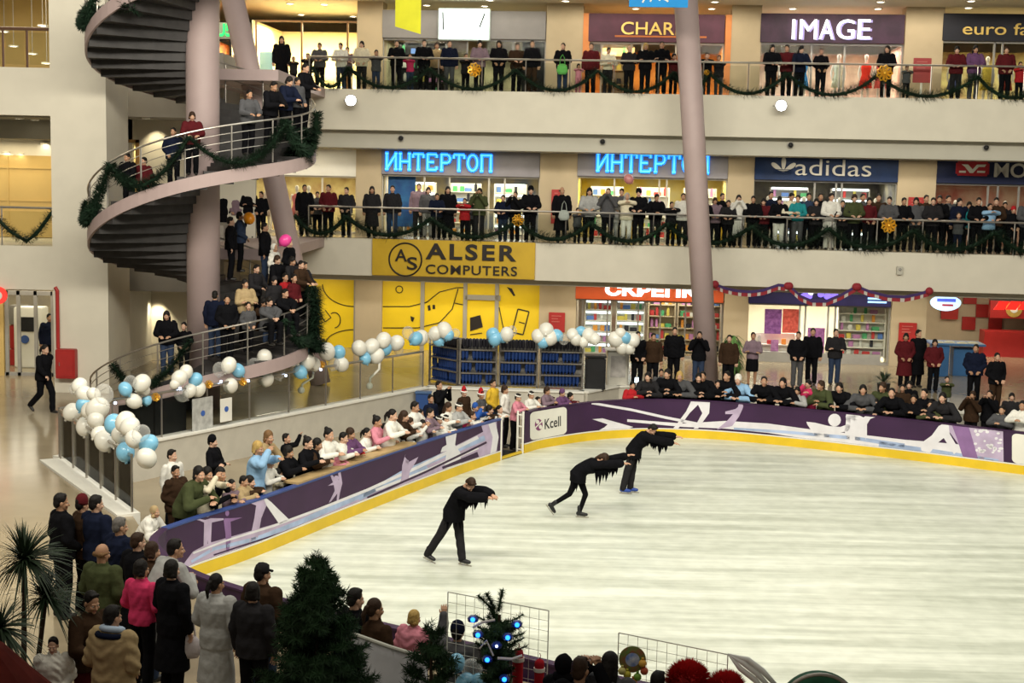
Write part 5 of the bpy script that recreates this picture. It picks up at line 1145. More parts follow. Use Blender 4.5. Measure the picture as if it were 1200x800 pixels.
flood(411, 118, 0, 'glaring white floodlight on the upper parapet at the left', .15, 0); flood(915, 124, 0, 'glaring white floodlight on the upper parapet below the IMAGE sign', 0, 0)
for i, (x, y) in enumerate(((470, 162), (706, 166), (926, 170), (1155, 173))):
    u, z = fp(x, y, .44); t = thing('camera_dome', 'small dark fitting on the soffit edge above the middle gallery, %s from left' % ordw(i + 1), 'fitting', FM @ Vector((u, .44, z)), 'small dark fittings on the soffit edge')
    b = newbm(); lathe(b, [(.1, 0), (.1, .04), (.06, .05)], seg=16, M=Matrix.Rotation(PI / 2, 4, 'X')); obj('plate', b, M_GREY, t); b = newbm(); ico(b, (0, -.07, 0), .085, 2); obj('lens', b, M_BLACK, t)
u, z = fp(1054, 317, -.05); t = thing('wall_sensor', 'small grey box on the middle gallery parapet at the right', 'sensor', FM @ Vector((u, -.05, z))); b = newbm(); bbox(b, -.1, .1, -.06, .06, -.14, .14, .02); obj('body', b, M_STEP, t); b = newbm(); ico(b, (0, -.06, .04), .05, 2); obj('lens', b, M_GREY, t)

# ================================================================== plants
M_NEED = mat('fir_needles', (.024, .060, .024), .65, .25, .4, 6); M_BARK = mat('bark', (.05, .032, .02), .8, .2, .2, 12)
def fir(P, H_, R_, lab, nlev, nb, seed, nd, top=.0, ln=.075):
    r = random.Random(seed); t = thing('fir_tree', lab, 'christmas tree', P); b = newbm(); tube(b, [(0, 0, 0), (0, 0, H_ * .97)], [.045, .008], 8); obj('trunk', b, M_BARK, t)
    b = newbm()
    for i in range(nlev):
        f = i / (nlev - 1); z = H_ * (.12 + .82 * f); ln_ = R_ * (1 - f) ** .85 + .10
        for k in range(max(4, int(nb * (1 - f * .6)))):
            a = r.random() * 2 * PI; L_ = ln_ * r.uniform(.75, 1.12); dr = Vector((math.cos(a), math.sin(a), 0)); up = .25 + .5 * f - .1
            pts = [Vector((0, 0, z)) + dr * L_ * s + Vector((0, 0, L_ * (up * s - .12 * s * s))) for s in (0, .35, .7, 1)]
            tube(b, pts, [.012, .009, .006, .003], 4); needles(b, pts[0:], int(nd * L_), ln, .02, .006, rnd=r, out=.6)
            for s in (.45, .7):
                q = pts[0].lerp(pts[-1], s)
                for sg_ in (-1, 1):
                    e = q + (dr * .6 + Vector((-dr.y, dr.x, 0)) * sg_ * .6 + Vector((0, 0, .1))) * L_ * .35; needles(b, [q, e], int(nd * L_ * .38), ln, .02, .006, rnd=r, out=.6)
    needles(b, [(0, 0, H_ * .85), (0, 0, H_)], int(nd * .35), ln, .02, .006, rnd=r)
    obj('foliage', b, M_NEED, t, recalc=False); return t
def foot_at(px, py, Y): p = at_y(px, py, Y); return Vector((p.x, p.y, Z1)), p.z - Z1
p, h = foot_at(372, 643, 12.9); fir(p, h, .80, 'tall bushy green fir tree left of the grey canopy', 23, 21, 1, 420)
p, h = foot_at(506, 727, 12.3); fir(p, h, .60, 'smaller fir tree between the grey canopy and the blue-lit tree', 13, 12, 2, 330)
p, h = foot_at(586, 692, 13.8); p_bt = p
t = thing('fir_tree', 'slim fir tree hung with blue glowing lights and a white ribbon', 'christmas tree', p); b = newbm(); tube(b, [(0, 0, 0), (0, 0, h - .25)], [.04, .015], 8); obj('trunk', b, M_BARK, t)
b = newbm(); r = random.Random(8)
def px_off(x, y, Y=13.8): return at_y(x, y, Y) - p_bt
for (x0, y0, x1, y1) in ((578, 715, 560, 697), (580, 714, 570, 695), (584, 716, 589, 691)):
    a, c = px_off(x0, y0), px_off(x1, y1); tube(b, [a, c], .01, 5); needles(b, [a, c], 330, .05, .015, .006, rnd=r, out=.8)
for k in range(190):
    z = h - .3 - 1.6 * (k / 190); a = r.random() * 2 * PI; L_ = r.uniform(.13, .24) + (.05 if k < 40 else -.01) ; dr = Vector((math.cos(a), math.sin(a), 0)); pts = [Vector((0, 0, z - .05)), Vector((0, 0, z)) + dr * L_ * .6, Vector((0, 0, z + .05)) + dr * L_]
    tube(b, pts, .008, 4); needles(b, pts, 150, .055, .02, .006, rnd=r, out=.65)
obj('foliage', b, M_NEED, t, recalc=False)
for x, y in ((560, 744), (595, 747), (606, 732), (571, 773), (591, 796), (554, 726), (582, 757)):
    q = px_off(x, y, 13.47); b = newbm(); ico(b, q, .024 if (x, y) != (582, 757) else .014, 2); obj('light_bulb', b, mat('blue_bulb', (.01, .12, 1.0), emit=7) if (x, y) != (582, 757) else M_BULB, t)
    b = newbm(); lathe(b, [(.0, 0), (.05, .0), (.055, .03), (.035, .055), (0, .06)], c=(q.x, q.y + .05, q.z - .03), seg=10); obj('light_shade', b, mat('blue_shade', (.02, .05, .25), .3, .5), t)
b = newbm(); tube(b, [px_off(*v, 13.45) for v in ((554, 735), (565, 729), (580, 726))], .012, 6); tube(b, [px_off(*v, 13.45) for v in ((583, 771), (600, 772), (612, 768))], .014, 6); tube(b, [px_off(*v, 13.45) for v in ((562, 760), (570, 750), (578, 768))], .010, 6); obj('ribbon', b, mat('white_ribbon', (.72, .68, .66), .5), t)
# palms at the left edge
M_YUC = mat('yucca_leaf', (.022, .04, .018), .5, .3, .3, 4)
def yucca(px, heads, Y, lab):
    ps = at_y(px, 700, Y); t = thing('potted_palm', lab, 'potted palm', Vector((ps.x, ps.y, Z1))); r = random.Random(int(px) + 3)
    b = newbm(); lathe(b, [(.20, 0), (.27, .42), (.29, .42), (.29, .46), (.25, .46), (.24, .40), (0, .40)], seg=24); obj('pot', b, mat('terracotta', (.25, .09, .04), .7, .2, .1, 5), t)
    b = newbm(); lathe(b, [(.24, .38), (.1, .42), (0, .43)], seg=20); obj('soil', b, mat('soil', (.03, .02, .015), .9), t)
    for (hx, hy, ln, nl) in heads:
        q = at_y(hx, hy, Y); q = Vector((q.x - ps.x, r.uniform(-.15, .15), q.z - Z1)); b = newbm(); tube(b, [(q.x * .3, 0, .4), (q.x * .7, q.y * .5, q.z * .6), q], [.035, .03, .022], 8); obj('stem', b, M_BARK, t)
        b = newbm()
        for k in range(nl):
            a = r.random() * 2 * PI; el = r.uniform(-.5, 1.35); L_ = ln * r.uniform(.75, 1.1); w_ = .018; d = Vector((math.cos(a) * math.cos(el), math.sin(a) * math.cos(el), math.sin(el))); s = Vector((-math.sin(a), math.cos(a), 0)) * w_; prev = None
            for i in range(6):
                f = i / 5; c = q + d * L_ * f + Vector((0, 0, -.38 * L_ * f * f * (1.2 - math.sin(el) * .6))); wd = s * (1 - f * .93); v = (b.verts.new(c - wd), b.verts.new(c + wd + Vector((0, 0, .004))))
                if prev: b.faces.new((prev[0], prev[1], v[1], v[0]))
                prev = v
        obj('leaf_rosette', b, M_YUC, t, recalc=False)
yucca(22, [(30, 655, .56, 260), (52, 702, .46, 200)], 14.8, 'tall palm with two spiky leaf heads at the left edge'); yucca(-8, [(-2, 738, .46, 170)], 13.8, 'spiky palm head cut by the left picture edge')
ps = at_y(858, 440, 44.2); t = thing('potted_plant', 'tall drooping green plant by the cream pillar on the far floor', 'potted plant', Vector((ps.x, ps.y, Z1))); b = newbm(); lathe(b, [(.18, 0), (.24, .4), (.2, .4), (0, .36)], seg=20); obj('pot', b, M_BLACK, t)
b = newbm(); r = random.Random(2)
for k in range(230):
    a = r.random() * 6.28; z0 = r.uniform(.5, 1.45); L_ = r.uniform(.25, .5); d = Vector((math.cos(a), math.sin(a), 0)); s = Vector((-d.y, d.x, 0)) * .035; pr = None
    for i in range(4):
        f = i / 3; c = Vector((0, 0, z0)) + d * L_ * f + Vector((0, 0, .2 * f - .55 * f * f)); wd = s * math.sin(PI * min(.97, .15 + f * .85)); v = (b.verts.new(c - wd), b.verts.new(c + wd))
        if pr: b.faces.new((pr[0], pr[1], v[1], v[0]))
        pr = v
tube(b, [(0, 0, .36), (0, 0, 1.45)], .025, 6); obj('leaves', b, mat('pale_leaf', (.11, .22, .06), .6, .2, .35, 5), t, recalc=False)
for (x, y, Y, s, lab) in ((1036, 442, 42.0, .5, 'dark spiky plant among the crowd below the violet shop'),):
    q = at_y(x, y, Y); t = thing('potted_plant', lab, 'potted plant', Vector((q.x, q.y, Z1))); b = newbm(); lathe(b, [(.16, 0), (.2, .35), (0, .33)], seg=18); obj('pot', b, M_BLACK, t); b = newbm()
    for k in range(60):
        a = r.random() * 6.28; el = r.uniform(.2, 1.4); d = Vector((math.cos(a) * math.cos(el), math.sin(a) * math.cos(el), math.sin(el))); sd = Vector((-math.sin(a), math.cos(a), 0)) * .025; c = Vector((0, 0, .34)); m_ = c + d * s * .6; e = c + d * s + Vector((0, 0, -.12)); b.faces.new((b.verts.new(c), b.verts.new(m_ - sd), b.verts.new(e), b.verts.new(m_ + sd)))
    obj('leaves', b, M_YUC, t, recalc=False)

# ================================================================== the stall at the near edge: grids, canopy, trinkets
M_WIRE = mat('white_wire', (.70, .69, .62), .4, .4)
def grid(x0, y0, x1, y1, Y, zb, lab, nx):
    a, c = at_y(x0, y0, Y), at_y(x1, y1, Y - (x1 - x0) / FPX * Y * .55); zt = (a.z + c.z) / 2; zt -= Z1; a = Vector((a.x, a.y, Z1)); c = Vector((c.x, c.y, Z1)); d = c - a; L_ = d.length; M_ = Matrix.Translation(a) @ Matrix.Rotation(math.atan2(d.y, d.x), 4, 'Z')
    t = thing('display_grid', lab, 'wire grid', M_); b = newbm()
    for k in range(nx + 1): tube(b, [(L_ * k / nx, 0, zb), (L_ * k / nx, 0, zt)], .0026 if 0 < k < nx else .006, 5)
    nz = int((zt - zb) / (L_ / nx))
    for k in range(nz + 1): z = zt - (zt - zb) * k / nz; tube(b, [(0, .004, z), (L_, .004, z)], .0026 if k else .006, 5)
    obj('wires', b, M_WIRE, t); b = newbm()
    for x in (0, L_): tube(b, [(x, 0, 0), (x, 0, zb)], .012, 6); tube(b, [(x, -.25, .012), (x, .25, .012)], .012, 6)
    obj('feet', b, M_WIRE, t)
grid(525, 692, 643, 717, 14.5, .35, 'white wire grid panel behind the blue-lit tree', 11); grid(725, 743, 853, 765, 13.7, .35, 'white wire grid panel hung with a round plate at the right', 11)
A_, B_ = at_y(413, 742, 14.5), at_y(500, 771, 14.1); t = thing('stall_canopy', 'grey white sheet canopy with a rolled edge between the fir trees', 'canopy', Vector((A_.x, A_.y, Z1)))
b = newbm(); A0 = Vector((0, 0, A_.z - Z1)); B0 = B_ - Vector((A_.x, A_.y, Z1)); n_ = 14; gridv = []
for i in range(n_ + 1):
    row = []
    for j in range(11):
        f, g_ = i / n_, j / 10; q = A0.lerp(B0, f) + Vector((.1 * g_ * f, -.55 * g_, -1.05 * g_ + .04 * math.sin(f * 15 + g_ * 3) * g_ - .1 * math.sin(PI * f) * g_)); row.append(b.verts.new(q))
    gridv.append(row)
for i in range(n_):
    for j in range(10): b.faces.new((gridv[i][j], gridv[i + 1][j], gridv[i + 1][j + 1], gridv[i][j + 1]))
bmesh.ops.solidify(b, geom=b.faces[:], thickness=.012); obj('sheet', b, mat('canopy_sheet', (.60, .60, .62), .8, .15, .12, 3), t, True); b = newbm(); tube(b, [A0, A0.lerp(B0, .5) - Vector((0, 0, .01)), B0], .022, 8); obj('rolled_edge', b, mat('canopy_edge', (.50, .50, .44), .7), t)
b = newbm()
for q in (A0, B0): tube(b, [(q.x, q.y, 0), q], .018, 8)
obj('pole', b, M_STEEL, t)
def stocking(x, y, Y, s, lab, rz=0):
    q = at_y(x, y, Y); t = thing('christmas_stocking', lab, 'stocking', q); t.rotation_euler = (0, 0, rz); b = newbm(); limb(b, [(0, 0, .08), (0, 0, -.2 * s), (0, 0, -.3 * s)], [.058 * s, .056 * s, .06 * s]); limb(b, [(0, 0, -.3 * s), (-.12 * s, -.02, -.33 * s)], [.06 * s, .05 * s]); me = remesh(b, .015, 1); o = obj('sock', me, None, t); me.materials.append(mat('felt_red', (.42, .015, .025), .85, .1, .1, 12))
    b = newbm(); lathe(b, [(.05 * s, .0), (.066 * s, .0), (.066 * s, .04 * s), (.05 * s, .04 * s)], seg=18); obj('cuff', b, mat('felt_white', (.75, .72, .66), .9), t); b = newbm(); tube(b, [(0, 0, .12), (.012, 0, .16), (0, 0, .19)], .004, 5); obj('loop', b, mat('felt_red', (.4, .02, .03)), t)
stocking(607, 774, 14.06, 1.0, 'red felt stocking just right of the blue-lit tree'); stocking(632, 786, 13.94, .9, 'red felt stocking with white cuff second from the blue-lit tree', .3); stocking(655, 803, 13.85, .9, 'red stocking below the dark hooded person', -.2)
q = at_y(741, 772, 13.56); t = thing('ornament_plate', 'round multicoloured plate with blue centre hanging on the wire grid', 'plate', q); RX = Matrix.Rotation(PI / 2, 4, 'X')
for nm, r0, r1, d, m in (('rim', .085, .135, .02, mat('plate_rim', (.3, .12, .06), .4, vary=(.12, .25, .06), scale=18)), ('centre', 0, .085, .03, mat('plate_blue', (.10, .22, .6), .3, vary=(.65, .7, .8), scale=14))):
    b = newbm(); lathe(b, [(r0, 0), (r1, 0), (r1, d * .6), (r0, d)], seg=28, M=RX); obj(nm, b, m, t)
for i, (x, y, c) in enumerate(((735, 790, (.55, .5, .05)), (747, 793, (.2, .4, .05)), (753, 777, (.7, .4, .06)), (755, 786, (.5, .1, .04)), (742, 799, (.7, .25, .05)), (729, 786, (.6, .55, .2)))):
    q = at_y(x, y, 13.54); b = newbm(); ico(b, (0, 0, 0), .04, 3); lathe(b, [(.014, .04), (.014, .06), (0, .06)], seg=10); o = obj('bauble', b, M_PAINT, loc=q, smooth=True, color=c); tag(o, '%s glass bauble hanging below the round plate on the grid, %s from the left' % (('yellow', 'green', 'orange', 'dark red', 'amber', 'pale gold')[i], ('second', 'fourth', 'fifth', 'last', 'third', 'first')[i]), 'bauble', 'baubles on the wire grid')
def tuft(x, y, Y, R_, lab, nm, cat, m, n, ln):
    q = at_y(x, y, Y); b = newbm(); r = random.Random(int(x)); ico(b, (0, 0, 0), R_ * .8, 3)
    for _ in range(n):
        v = Vector((r.gauss(0, 1), r.gauss(0, 1), r.gauss(0, 1))).normalized(); s = v.cross(Vector((.3, .5, .7))).normalized() * .012; b.faces.new((b.verts.new(v * R_ * .75 - s), b.verts.new(v * R_ * .75 + s), b.verts.new(v * (R_ + ln * r.random()))))
    o = obj(nm, b, m, loc=q, recalc=False); return tag(o, lab, cat)
M_TINS = mat('red_tinsel', (.52, .018, .02), .6, .3, .15, 10)
tuft(806, 800, 13.12, .225, 'big fluffy red tinsel ball at the bottom edge', 'tinsel_ball', 'tinsel', M_TINS, 3500, .03); tuft(850, 812, 12.92, .215, 'fluffy red tinsel ball right of the bigger one', 'tinsel_ball', 'tinsel', M_TINS, 3000, .03)
q0, q1 = at_y(853, 766, 13.1), at_y(902, 805, 13.0); b = newbm(); pr = None
for i in range(9):
    f = i / 8; c = q0.lerp(q1, f) - q0; w_ = .02 + .06 * math.sin(PI * f * .8); v = (b.verts.new(c + Vector((-w_ * .3, 0, -w_))), b.verts.new(c + Vector((w_ * .3, .03 * math.sin(9 * f), w_ * .3))))
    if pr: b.faces.new((pr[0], pr[1], v[1], v[0]))
    pr = v
b.free(); b = newbm()
for dx, dz in ((0, 0), (.05, .03), (-.02, -.06)): tube(b, [(dx * 0, 0, 0), (q1 - q0) * .35 + Vector((dx, 0, dz + .03)), (q1 - q0) * .7 + Vector((dx, .02, dz + .03)), (q1 - q0) + Vector((dx, 0, dz))], [.006, .028, .03, .022], 8)
o = obj('net_bow', b, mat('white_net', (.85, .85, .83), .6), loc=q0, smooth=True); tag(o, 'white net ribbon end right of the red tinsel', 'ribbon')
q = at_y(958, 833, 12.6); t = thing('wreath', 'green round wreath with a silver rim cut by the bottom edge', 'wreath', q); b = newbm(); tube(b, [(.30 * math.cos(k * PI / 20), 0, .30 * math.sin(k * PI / 20)) for k in range(41)], .09, 12); obj('ring', b, mat('wreath_green', (.015, .10, .05), .6, .3, .2, 9), t, True); b = newbm(); tube(b, [(.37 * math.cos(k * PI / 20), -.05, .37 * math.sin(k * PI / 20)) for k in range(41)], .02, 8); obj('silver_rim', b, M_STEEL, t, True); b = newbm(); tube(b, [(0, .05, -.28), (0, .05, Z1 - q.z)], .02, 8); tube(b, [(-.25, .05, Z1 - q.z + .01), (.25, .05, Z1 - q.z + .01)], .02, 8); obj('stand', b, M_STEEL, t)
for i, (x, y, r_, c) in enumerate(((535, 777, .10, 'b'), (553, 785, .12, 'c'), (545, 800, .11, 'b'), (562, 800, .1, 'b'))):
    tag(balloon(at_y(x, y, 14.25), r_ * .92, c), ('small light blue balloon left of the slim tree', 'clear balloon left of the slim tree', 'low light blue balloon left of the slim tree', 'light blue balloon touching the slim tree')[i], 'balloon')
q = at_y(4, 800, 13.0); t = thing('red_canopy', 'dark red cloth canopy cut by the bottom left corner', 'canopy', Vector((q.x - .3, q.y, Z1))); b = newbm(); zt = at_y(0, 742, 13).z - Z1; lathe(b, [(1.5, zt - 1.3), (1.2, zt - 1.1), (.62, zt - .5), (.3, zt - .15), (0, zt)], seg=18); bmesh.ops.solidify(b, geom=b.faces[:], thickness=.02); obj('cloth', b, mat('canopy_red', (.16, .022, .015), .8, .15, .15, 6), t); b = newbm(); tube(b, [(0, 0, 0), (0, 0, zt)], .03, 8); obj('pole', b, M_STEEL, t)
# ================================================================== people
# every pose is built once at 1.72 m, facing -Y; people share these meshes and carry their own colours
V3 = Vector
def rotx(v, piv, a):
    d = V3(v) - V3(piv); c, s = math.cos(a), math.sin(a); return V3((d.x, d.y * c - d.z * s, d.y * s + d.z * c)) + V3(piv)
PELV = V3((0, 0, .95))
def mk(lean=0, hp=0, hy=0, eL=(.25, .02, 1.14), wL=(.25, -.04, .90), eR=None, wR=None, kL=(.10, -.02, .50), aL=(.10, .03, .09), kR=None, aR=None, dL=(0, -1, 0), dR=None, pel=PELV, fL=None, fR=None, curl=.5):
    mir = lambda p: (-p[0], p[1], p[2])
    return dict(lean=lean, hp=hp, hy=hy, eL=eL, wL=wL, eR=eR or mir(eL), wR=wR or mir(wL), kL=kL, aL=aL, kR=kR or mir(kL), aR=aR or mir(aL), dL=dL, dR=dR or dL, pel=V3(pel), fL=fL, fR=fR, curl=curl)
POSES = {
 'rail': mk(.10, .22, 0, (.27, -.14, 1.12), (.13, -.36, 1.08)),
 'railb': mk(.24, .30, .25, (.28, -.28, 1.08), (.06, -.46, 1.10)),
 'down': mk(0, .12, .2), 
 'hold': mk(0, .15, -.2, (.26, .03, 1.13), (.13, -.16, .98)),
 'cross': mk(-.02, .12, .1, (.26, -.06, 1.13), (-.09, -.22, 1.15), (-.26, -.06, 1.12), (.10, -.20, 1.12)),
 'photo': mk(0, .05, 0, (.27, -.16, 1.20), (.06, -.30, 1.52), (-.27, -.16, 1.20), (-.06, -.30, 1.52)),
 'lean': mk(.66, -.35, .15, (.40, -.34, 1.03), (.12, -.52, 1.06), kL=(.10, .04, .50), aL=(.10, .12, .09)),
 'mid': mk(.16, .1, .1, (.30, -.20, 1.22), (.07, -.36, 1.27)),
 'leanb': mk(.50, -.2, -.3, (.34, -.34, 1.06), (.10, -.48, 1.09), (-.33, -.30, 1.06), (-.04, -.46, 1.16), kL=(.10, .03, .50), aL=(.10, .10, .09)),
 'kid': mk(.06, .08, .1, (.25, -.20, 1.40), (.05, -.34, 1.44)),
 'kidb': mk(.10, .05, -.3, (.25, -.22, 1.36), (.10, -.38, 1.42), (-.24, -.20, 1.36), (-.08, -.26, 1.56)),
 'raise': mk(.02, -.05, .2, (.30, -.14, 1.42), (.34, -.24, 1.68), (-.25, -.05, 1.14), (-.14, -.22, 1.06)),
 'walk': mk(.12, .15, 0, (.25, .12, 1.16), (.24, .06, .93), (-.25, -.12, 1.16), (-.20, -.26, 1.0), (.09, -.20, .53), (.09, -.20, .10), (-.09, .02, .50), (-.09, .34, .20), fR=.7),
 'sit': mk(.18, .1, .15, (.26, -.18, .86), (.08, -.34, .74), kL=(.13, -.42, .56), aL=(.13, -.38, .12), pel=(0, 0, .48)),
 # the three skaters: bent low with both arms stretched forward
 's1': mk(.48, .85, -.35, (.24, -.48, 1.34), (.10, -.72, 1.33), (-.22, -.46, 1.32), (.0, -.70, 1.30), (.10, -.06, .50), (.10, -.12, .12), (-.10, .22, .53), (-.12, .46, .16), dL=(0, -1, 0), dR=(0, -1, -.25), fR=.25, curl=.25),
 's2': mk(.92, .5, 0, (.15, -.78, 1.32), (.12, -1.02, 1.40), (-.18, -.74, 1.26), (-.14, -.96, 1.28), (.10, -.16, .52), (.10, -.04, .13), (-.10, .16, .55), (-.12, .52, .30), fR=.9, curl=.3),
 's3': mk(.62, .6, -.3, (.17, -.64, 1.30), (.12, -.90, 1.30), (-.18, -.62, 1.24), (-.10, -.86, 1.20), (.09, .02, .52), (.08, .06, .12), (-.09, .12, .52), (-.10, .20, .13), curl=.3),
}
def joints(pose, kid):
    P = POSES[pose]; J = dict(P); pl = P['pel']; dz = pl - PELV; a = P['lean']; J['hs'] = 1.22 if kid else 1.0
    up = lambda v, f=1: rotx(V3(v) + dz, pl, a * f)
    J['waist'] = up((0, 0, 1.09), .6); J['chest'] = up((0, 0, 1.28)); J['uch'] = up((0, .005, 1.39)); J['neck'] = up((0, .012, 1.46)); J['sL'] = up((.182, .0, 1.39)); J['sR'] = up((-.182, .0, 1.39))
    ha = a + P['hp'] if a < .4 else a * .75 + P['hp']
    nk = J['neck']; hc = nk + V3((0, -math.sin(min(1.2, a + P['hp'] * .5)) * .13, math.cos(min(1.2, a + P['hp'] * .5)) * .13 + (.03 if kid else 0))); J['head'] = hc
    J['HM'] = Matrix.Translation(hc) @ Matrix.Rotation(P['hy'], 4, 'Z') @ Matrix.Rotation(ha if a < .4 else ha - .1, 4, 'X') @ Matrix.Scale(J['hs'] * .93, 4)
    J['hL'] = pl + V3((.09, 0, -.03)); J['hR'] = pl + V3((-.09, 0, -.03))
    for k in ('eL', 'wL', 'eR', 'wR', 'kL', 'aL', 'kR', 'aR'): J[k] = V3(P[k])
    return J
def hand(bm, e, w, side, curl, tip):
    d = (w - e).normalized(); up = V3((0, 0, 1)); n = (up - d * up.dot(d)); n = n.normalized() if n.length > .2 else V3((0, -1, 0))
    s = d.cross(n).normalized()                                # across the palm
    capsule(bm, w, w + d * .03, .027, .029, 10)
    for k in (-1, 0, 1): capsule(bm, w + d * .025 + s * .017 * k, w + d * .085 + s * .024 * k, .0165, .0155, 8)
    for k, (o, L) in enumerate(((-.036, .064), (-.012, .076), (.012, .080), (.036, .068))):
        b0 = w + d * .085 + s * o; c1 = curl * .8; d1 = (d * math.cos(c1) - n * math.sin(c1) + s * o * 2.2).normalized(); d2 = (d * math.cos(c1 * 2.1) - n * math.sin(c1 * 2.1) + s * o * 2.2).normalized()
        limb(bm, [b0, b0 + d1 * L * .5, b0 + d1 * L * .5 + d2 * L * .5], [.0105, .0098, .0085], 8)
    sg = 1 if side == 'L' else -1
    th = s * (-sg) if tip else s * sg
    b0 = w + d * .03 + th * .026; m_ = b0 + (d * .6 + th * .8 - n * .2).normalized() * .035; limb(bm, [b0, m_, m_ + (d * .95 + th * .2 - n * .35).normalized() * .032], [.0125, .0115, .0095], 8)
def body_mesh(pose, kid, fine):
    J = joints(pose, kid); bm = newbm(); a = J['lean']; pl = J['pel']
    loft(bm, [(pl - V3((0, 0, .08)), .13, .095, a * .2), (pl + V3((0, 0, .02)), .15, .105, a * .3), (J['waist'], .12, .088, a * .7), (J['chest'], .145, .10, a), (J['uch'], .15, .085, a), (J['neck'], .055, .055, a)])
    for s in 'LR':
        limb(bm, [J['s' + s], J['e' + s], J['w' + s]], [.052, .040, .027]); limb(bm, [J['h' + s], J['k' + s], J['a' + s]], [.088, .056, .038]); hand(bm, J['e' + s], J['w' + s], s, J['curl'], True)
        lift = J['f' + s] or 0; d = V3((0, -math.cos(lift), -math.sin(lift))); u = V3((0, -math.sin(lift), math.cos(lift))); limb(bm, [J['a' + s], J['a' + s] - u * .045, J['a' + s] + d * .13 - u * .052], [.034, .032, .026])
    H = J['HM']; h = newbm()
    ico(h, (0, .014, .036), (.075, .096, .103), 3); ico(h, (0, -.028, -.032), (.060, .064, .082), 3); ico(h, (0, -.076, -.088), .024, 2)
    limb(h, [(0, -.09, .008), (0, -.112, -.026)], [.010, .0165]); ico(h, (0, -.10, -.033), (.021, .012, .010), 2)
    for s in (-1, 1):
        ico(h, (s * .077, .012, -.008), (.012, .022, .034), 2); limb(h, [(s * .012, -.086, .024), (s * .045, -.076, .022)], [.011, .010]); ico(h, (s * .036, -.070, -.026), .028, 2)
    ico(h, (0, -.088, -.056), (.026, .012, .007), 2); ico(h, (0, -.086, -.067), (.022, .012, .007), 2)
    bmesh.ops.transform(h, matrix=H, verts=h.verts); join_bm(bm, h)
    capsule(bm, J['neck'] - (J['head'] - J['neck']) * .3, H @ V3((0, .02, -.03)), .056, .050)
    me = remesh(bm, .0062 if fine else .0088)
    me.materials.append(M_SKIN); me.materials.append(M_EYEW); me.materials.append(M_IRIS); me.materials.append(M_LIPS)
    n = len(me.vertices); co = np.empty(n * 3); me.vertices.foreach_get('co', co); co = co.reshape(-1, 3)
    Hi = np.array(H.inverted()); L = co @ Hi[:3, :3].T + Hi[:3, 3]
    b = newbm(); b.from_mesh(me); b.faces.ensure_lookup_table()
    for f in b.faces:
        v = f.verts[0].index; x, y, z = L[v]
        if abs(x) < .025 and y < -.082 and -.074 < z < -.050: f.material_index = 3
    for s in (-1, 1):
        for c, r, k in (((s * .033, -.0815, .001), .0098, 1), ((s * .033, -.0878, .001), .0058, 2)): ico(b, H @ V3(c), r * J['hs'], 2, mi=k)
    b.to_mesh(me); b.free()
    me.polygons.foreach_set('use_smooth', [True] * len(me.polygons)); me.name = 'person_' + pose; return me
def torso_rings(J, k, hem, collar=.075):
    a = J['lean']; pl = J['pel']
    return [(pl + V3((0, 0, hem)), .178 * k, .135 * k, a * .15), (pl + V3((0, 0, .03)), .180 * k, .136 * k, a * .3), (J['waist'], .160 * k, .122 * k, a * .65), (J['chest'], .178 * k, .132 * k, a), (J['uch'], .176 * k, .108 * k, a), (J['neck'] + V3((0, 0, .0)), collar, collar, a), (J['neck'].lerp(J['head'], .22), collar * .95, collar * .95, a)]
